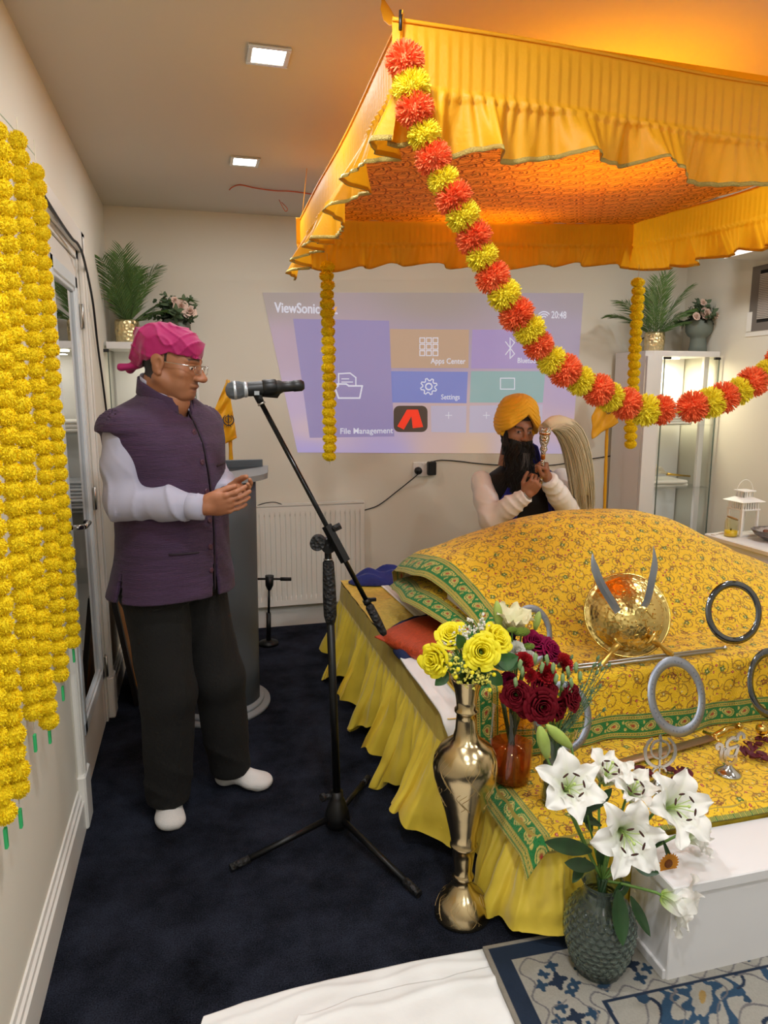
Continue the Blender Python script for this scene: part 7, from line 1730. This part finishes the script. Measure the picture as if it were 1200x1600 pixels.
def face2(V, C):
    for q in (-1, 1):
        zz = V[:, 2] - (.023 + .10 * (np.abs(V[:, 0]) - .03) - 1.2 * np.clip(.02 - np.abs(V[:, 0]), 0, .02))
        arch_ = np.exp(-(zz / .0055) ** 2) * (np.abs(V[:, 0] - q * .030) < .022) * (V[:, 1] > .05); blend(C, .97 * arch_, '#0c0908')
        eye = (np.hypot((V[:, 0] - q * .031) / .0125, (V[:, 2]) / .0058) < 1) & (V[:, 1] > .06); C[eye] = hexc('#94847c')
        ir = (np.hypot(V[:, 0] - q * .034, V[:, 2]) < .0054) & eye; C[ir] = hexc('#150c08')
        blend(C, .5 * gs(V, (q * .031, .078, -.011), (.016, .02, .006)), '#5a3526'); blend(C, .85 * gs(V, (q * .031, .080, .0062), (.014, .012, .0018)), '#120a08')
    brd = (V[:, 2] < -.052 + np.abs(V[:, 0]) * .25) & (V[:, 1] > -.03) & ~((np.abs(V[:, 0]) < .024) & (V[:, 2] > -.046) & (V[:, 1] > .08)); C[brd & (V[:, 2] > -.13)] = hexc('#0d0a09')
    sb = (np.abs(V[:, 0]) > .05) & (V[:, 1] > -.005) & (V[:, 1] < .012) & (V[:, 2] < .05); C[sb & (np.abs(V[:, 0]) < .074)] = hexc('#0d0a09')
    blend(C, .9 * gs(V, (0, .09, -.076), (.014, .012, .005)), '#6d3a34')
C = skin_col(V, '#9c6b4e', face2); parts.append((xf(V, M2), Q)); cols.append(C)
grip0 = np.array(atY(851, 690, 3.235)); gripb = np.array(atY(846, 745, 3.245))
g1, g2 = np.array(atY(837, 741, 3.235)), np.array(atY(851, 716, 3.23))
hs = hand_sdf(wR, np.array(atY(849, 738, 3.215)) - wR + [0, 0, .0], (.05, -.9, .25), (-.4, -.1, .8), lens=(.72, .76, .72, .6), curl=(.75, 1.1, .8), spread=.02, thumb=(.8, .7), s_=.98); V, Q = hs.mesh(); V = relax(V, Q, 1); parts.append((V, Q)); cols.append(skin_col(V, '#9c6b4e'))
wL2 = np.array(atY(856, 748, 3.27)); hs = hand_sdf(wL2, np.array(atY(850, 712, 3.225)) - wL2, (.75, -.55, .1), (-.5, -.8, .2), lens=(.72, .76, .72, .6), curl=(1.0, 1.2, .8), spread=.02, thumb=(.5, .8), s_=.95); V, Q = hs.mesh(); V = relax(V, Q, 1); parts.append((V, Q)); cols.append(skin_col(V, '#96654a'))
S = SDF((1.35, 3.05, PZ), (2.40, 3.95, PZ + SH + .10), .016)
D, r_, f_, u_ = torso_field(S, b2, TB, -.03); S.F = np.maximum(D, .02 - u_)
for P3, rr in (([sR, eR, wR], [.045, .038, .026]), ([sL, eL, wL2], [.045, .038, .026]), ([b2.p(.08, 0, .09), b2.p(.30, .08, .08), b2.p(-.02, .14, .06)], [.08, .06, .04]), ([b2.p(-.08, 0, .09), b2.p(-.30, .08, .08), b2.p(.06, .12, .06)], [.08, .06, .04])): S.u(cap_poly(S, P3, rr), .03)
S.u(S.cap(b2.p(0, 0, SH), np.array(h2) + [0, .02, -.12], .055), .03); V, Q = S.mesh(); parts.append((V, Q)); cols.append(skin_col(V, '#8a5a40'))
me = vq_mesh(parts, 'person', cols); sik = link_mesh(me, 'person', M_skin, None, tuple(b2.o))
tag(sik, 'seated man in golden turban with long black beard, holding the whisk behind the mound', 'person')
# kurta (sleeves and lap), vest, scarf
M_kur = mat('cream white cotton', '#f1f0ee', .8, bump=.6, bscale=22); M_blk2 = mat('black wool vest', '#0c0c0f', .85, sheen=.2); M_blue = mat('royal blue scarf', '#17229a', .65, sheen=.3, bump=.5, bscale=40)
S = SDF((1.25, 3.12, PZ + .004), (2.42, 3.80, PZ + SH + .10), .0075)
S.F = sleeve(S, sR, eR, wR, .062, .064, .046); S.F = np.minimum(S.F, sleeve(S, sL, eL, wL2, .066, .068, .048))
S.u(cap_poly(S, [b2.p(.08, 0, .11), b2.p(.32, .08, .10), b2.p(-.04, .14, .08)], [.11, .09, .06]), .03); S.u(cap_poly(S, [b2.p(-.08, 0, .11), b2.p(-.32, .08, .10), b2.p(.06, .12, .08)], [.11, .09, .06]), .03); S.F = np.maximum(S.F, PZ + .008 - S.Z)
V, Q = S.mesh(); V = relax(V, Q, 1); meshpart('kurta', M_kur, sik, [(V, Q)])
S = SDF((1.45, 3.35, PZ), (2.15, 3.85, PZ + SH + .16), .0065); D, r_, f_, u_ = torso_field(S, b2, TB, .006, 2.3); S.F = np.maximum(D - .002 * fnoise(np.stack([S.X, S.Y, S.Z], -1), 18, 5), np.maximum(.02 - u_, u_ - (SH + .085)))
for sh_ in (sR, sL):
    out = sh_ - mid; out[2] = 0; out /= np.linalg.norm(out); S.sub(S.ell(sh_ + out * .075 + np.array([0, 0, -.08]), (.060, .085, .105), [out, np.cross([0, 0, 1], out), (0, 0, 1)]), .005)
V, Q = S.mesh(); V = relax(V, Q, 1); meshpart('vest', M_blk2, sik, [(V, Q)])
def chest(r, u, g):
    T = np.array(TB); a = np.interp(u, T[:, 0], T[:, 1]); b_ = np.interp(u, T[:, 0], T[:, 2]); q = max(0, 1 - abs(r / a) ** 2.3) ** (1 / 2.3); return Vector(b2.p(r, b_ * q + g, u))
sc_ = MB()
for sg, r0, w0 in ((1, .165, .115), (-1, .125, .10)):
    def fn(u, v, sg=sg, r0=r0, w0=w0):
        uu = SH + .085 - u * (SH + .02) ; r = sg * (.080 + (r0 - .080) * min(1, u * 2.2)) + (v - .5) * w0 * (.7 + .4 * u); return chest(r, max(.05, uu), .030 + .006 * math.sin(v * 14 + u * 3) + .01 * math.sin(math.pi * v))
    sc_.grid(fn, 40, 14)
def nk(u, v): a = R(-110 + 220 * u); r = .104 - .020 * v + .010 * math.sin(math.pi * v); return b2.p(math.sin(a) * r, -math.cos(a) * r * .95, SH + .04 + .15 * v + .02 * math.cos(a))
sc_.grid(nk, 30, 8); sc_.build('scarf', M_blue, sik, solid=.006)
# beard
S = SDF((-.11, -.06, -.36), (.11, .17, .02), .0038)
S.F = S.ell((0, .052, -.125), (.070, .060, .072)); S.u(S.ell((.0, .075, -.20), (.064, .050, .085)), .04); S.u(S.ell((.0, .080, -.27), (.045, .040, .065)), .03)
for q in (-1, 1): S.u(S.cap((q * .071, .010, .010), (q * .062, .030, -.08), .010, .026), .02); S.u(S.cap((0, .100, -.052), (q * .030, .094, -.064), .0095, .010), .010); S.u(S.cap((q * .030, .094, -.064), (q * .042, .080, -.09), .010, .012), .012)
Pn = np.stack([S.X, S.Y, S.Z], -1); an = np.arctan2(S.X, S.Y + .02)
S.F = S.F - .0045 * np.sin(an * 34 + 3 * np.sin(S.Z * 60) + S.Z * 20) * np.clip(-S.Z * 12, .15, 1) - .003 * fnoise(Pn, 70, 1)
S.sub(S.ell((0, .112, -.0735), (.016, .016, .0045)), .003); S.sub(S.ell((0, .06, .0), (.05, .06, .045)), .01)
V, Q = S.mesh(); br = MB(); o = link_mesh(vq_mesh([(xf(V, M2), Q)], 'beard'), 'beard', mat('black beard', '#0b0908', .7, bump=3, bscale=300, stretch=(3, 3, .4), sheen=.1), sik)
rnd = random.Random(2); br = MB()
for k in range(420):
    a = rnd.uniform(-1.5, 1.5); z0 = rnd.uniform(-.25, -.10 if abs(a) < .6 else -.05); rr = .070 * (1 + .1 * z0); p = Vector((math.sin(a) * rr, .055 + math.cos(a) * .062 - .0 * z0, z0)); d = Vector((math.sin(a) * .5 + rnd.uniform(-.3, .3), math.cos(a) * .45, -1.1)); L = rnd.uniform(.03, .07)
    br.tube([M2 @ p, M2 @ (p + d * L * .5 + Vector((rnd.uniform(-.004, .004), 0, 0))), M2 @ (p + d * L)], [.0012, .001, .0003], 3)
br.build('beard_strands', mat('black hair', '#0e0b0a', .6), o); g_ = MB()
for k in range(22):
    x = rnd.uniform(-.018, .020); pts = [M2 @ Vector((x + .006 * math.sin(j * 1.3 + k), .132 - .004 * abs(j - 2) + rnd.uniform(0, .003), -.10 - .022 * j)) for j in range(6)]; g_.tube(pts, .0007, 3)
g_.build('grey_strands', mat('grey hair', '#6a6460', .6), o)
# turban
S = SDF((-.145, -.15, -.06), (.145, .155, .215), .0032)
S.F = S.ell((0, -.012, .062), (.112, .118, .112)); S.u(S.ell((0, -.005, .120), (.092, .098, .070)), .03)
for q in (-1, 1): S.u(S.ell((q * .075, .0, .030), (.036, .085, .060)), .025)
ang = np.abs(S.X)
lay = (S.Z * 1.0 + (.105 - ang) * .95 * (S.Y > -.03) + np.where(S.Y <= -.03, .0, 0))
fold = ((S.Z - .020 - (np.where(S.Y > 0, (.11 - ang) * .80, (.11 - ang) * .35))) / .0165)
wr_ = fold - np.floor(fold)
S.F = S.F - .0055 * (wr_ ** .6) * np.clip((S.Y + .10) * 20, 0, 1) + .003 - .0012 * np.sin(S.Z * 300 + ang * 160)
tri = S.Z - (.092 - ang * .98) ; cut = np.where(S.Y > .02, -(tri), -1.0)
S.F = np.where(S.Y > .02, np.maximum(S.F, -tri * .7), S.F); S.F = np.maximum(S.F, (-.034 - .28 * np.clip(-(S.Y), 0, .1) * 0 - S.Z) * .9 + np.where(S.Y > .02, 0, 0))
S.sub(S.ell((0, -.010, .026), (.079, .102, .086)), .004)
V, Q = S.mesh(); V = relax(V, Q, 1); link_mesh(vq_mesh([(xf(V, M2), Q)], 'turban'), 'turban', mat('golden turban cloth', '#f0b41c', .72, sheen=.2, bump=.8, bscale=120), sik)
S = SDF((-.05, .03, .03), (.05, .115, .115), .003); S.F = np.maximum(S.ell((0, -.010, .036), (.083, .103, .092)), np.maximum(.060 - S.Z, .055 - S.Y)); V, Q = S.mesh(); link_mesh(vq_mesh([(xf(V, M2), Q)], 'under_turban'), 'under_turban', M_blk2, sik)
# bracelet
d_ = Vector(wR - eR).normalized(); MB().tube([Vector(wR) + d_ * .006, Vector(wR) + d_ * .012], .031, 24).build('bracelet', M_steel, sik)
# whisk held in the hands
t = thing('chaur_whisk', 'silver handled ceremonial whisk with cream hair held by the seated man', 'whisk', tuple(gripb))
gb, gt = Vector(gripb), Vector(atY(852, 668, 3.235)); dd = gt - gb
MB().tube([gb - dd * .15] + [gb + dd * f for f in (0, .35, .50, .56, .62, .70, .78, .84, .92, 1.0)], [.008, .010, .010, .012, .020, .014, .022, .026, .024, .030, .026], 18).build('silver_handle', mat('chased silver', '#c9c4ba', .22, 1.0, bump=3, bscale=120, bkind='voronoi'), t)
MB().tube([gb + dd * .36, gb + dd * .5], [.0115, .0115], 14).tube([gb + dd * .86, gb + dd * .9], [.028, .028], 18).build('copper_band', mat('copper', '#c07a3a', .3, .9), t)
hm = MB(); rnd = random.Random(8)
arc_ = [(853, 668), (864, 661), (880, 664), (893, 682), (902, 712), (908, 750), (912, 792), (914, 830)]
core = smooth_path([atY(x, y, 3.30 + .012 * i) for i, (x, y) in enumerate(arc_)], 6); n_ = len(core)
for k in range(520):
    a = rnd.uniform(0, 6.28); q = math.sqrt(rnd.random()); a2 = rnd.uniform(-.5, .5); pts = []
    for i in range(0, n_, 4):
        f = i / n_; rad = (.020 + .055 * math.sin(math.pi * min(1, f * .75 + .1)) ** .8) * q; pts.append(core[i] + Vector((math.cos(a + a2 * f) * rad, math.sin(a + a2 * f) * rad * .8, math.sin(a + a2 * f) * rad * .4 * (1 - f) + math.cos(a) * rad * .5 * (1 - f))))
    cut = rnd.randint(len(pts) - 3, len(pts)); hm.tube(pts[:cut], [.0022] * (cut - 1) + [.0006], 3, caps=False)
for k in range(1):
    hm.tube([core[i] for i in range(0, n_ - 8, 3)], [.018 + .034 * math.sin(math.pi * min(1, i / n_ * .8 + .08)) for i in range(0, n_ - 8, 3)], 12)
hm.build('hair_plume', mat('cream yak hair', '#e6d9b4', .75, sheen=.2, bump=2, bscale=150, stretch=(3, 3, .4)), t)
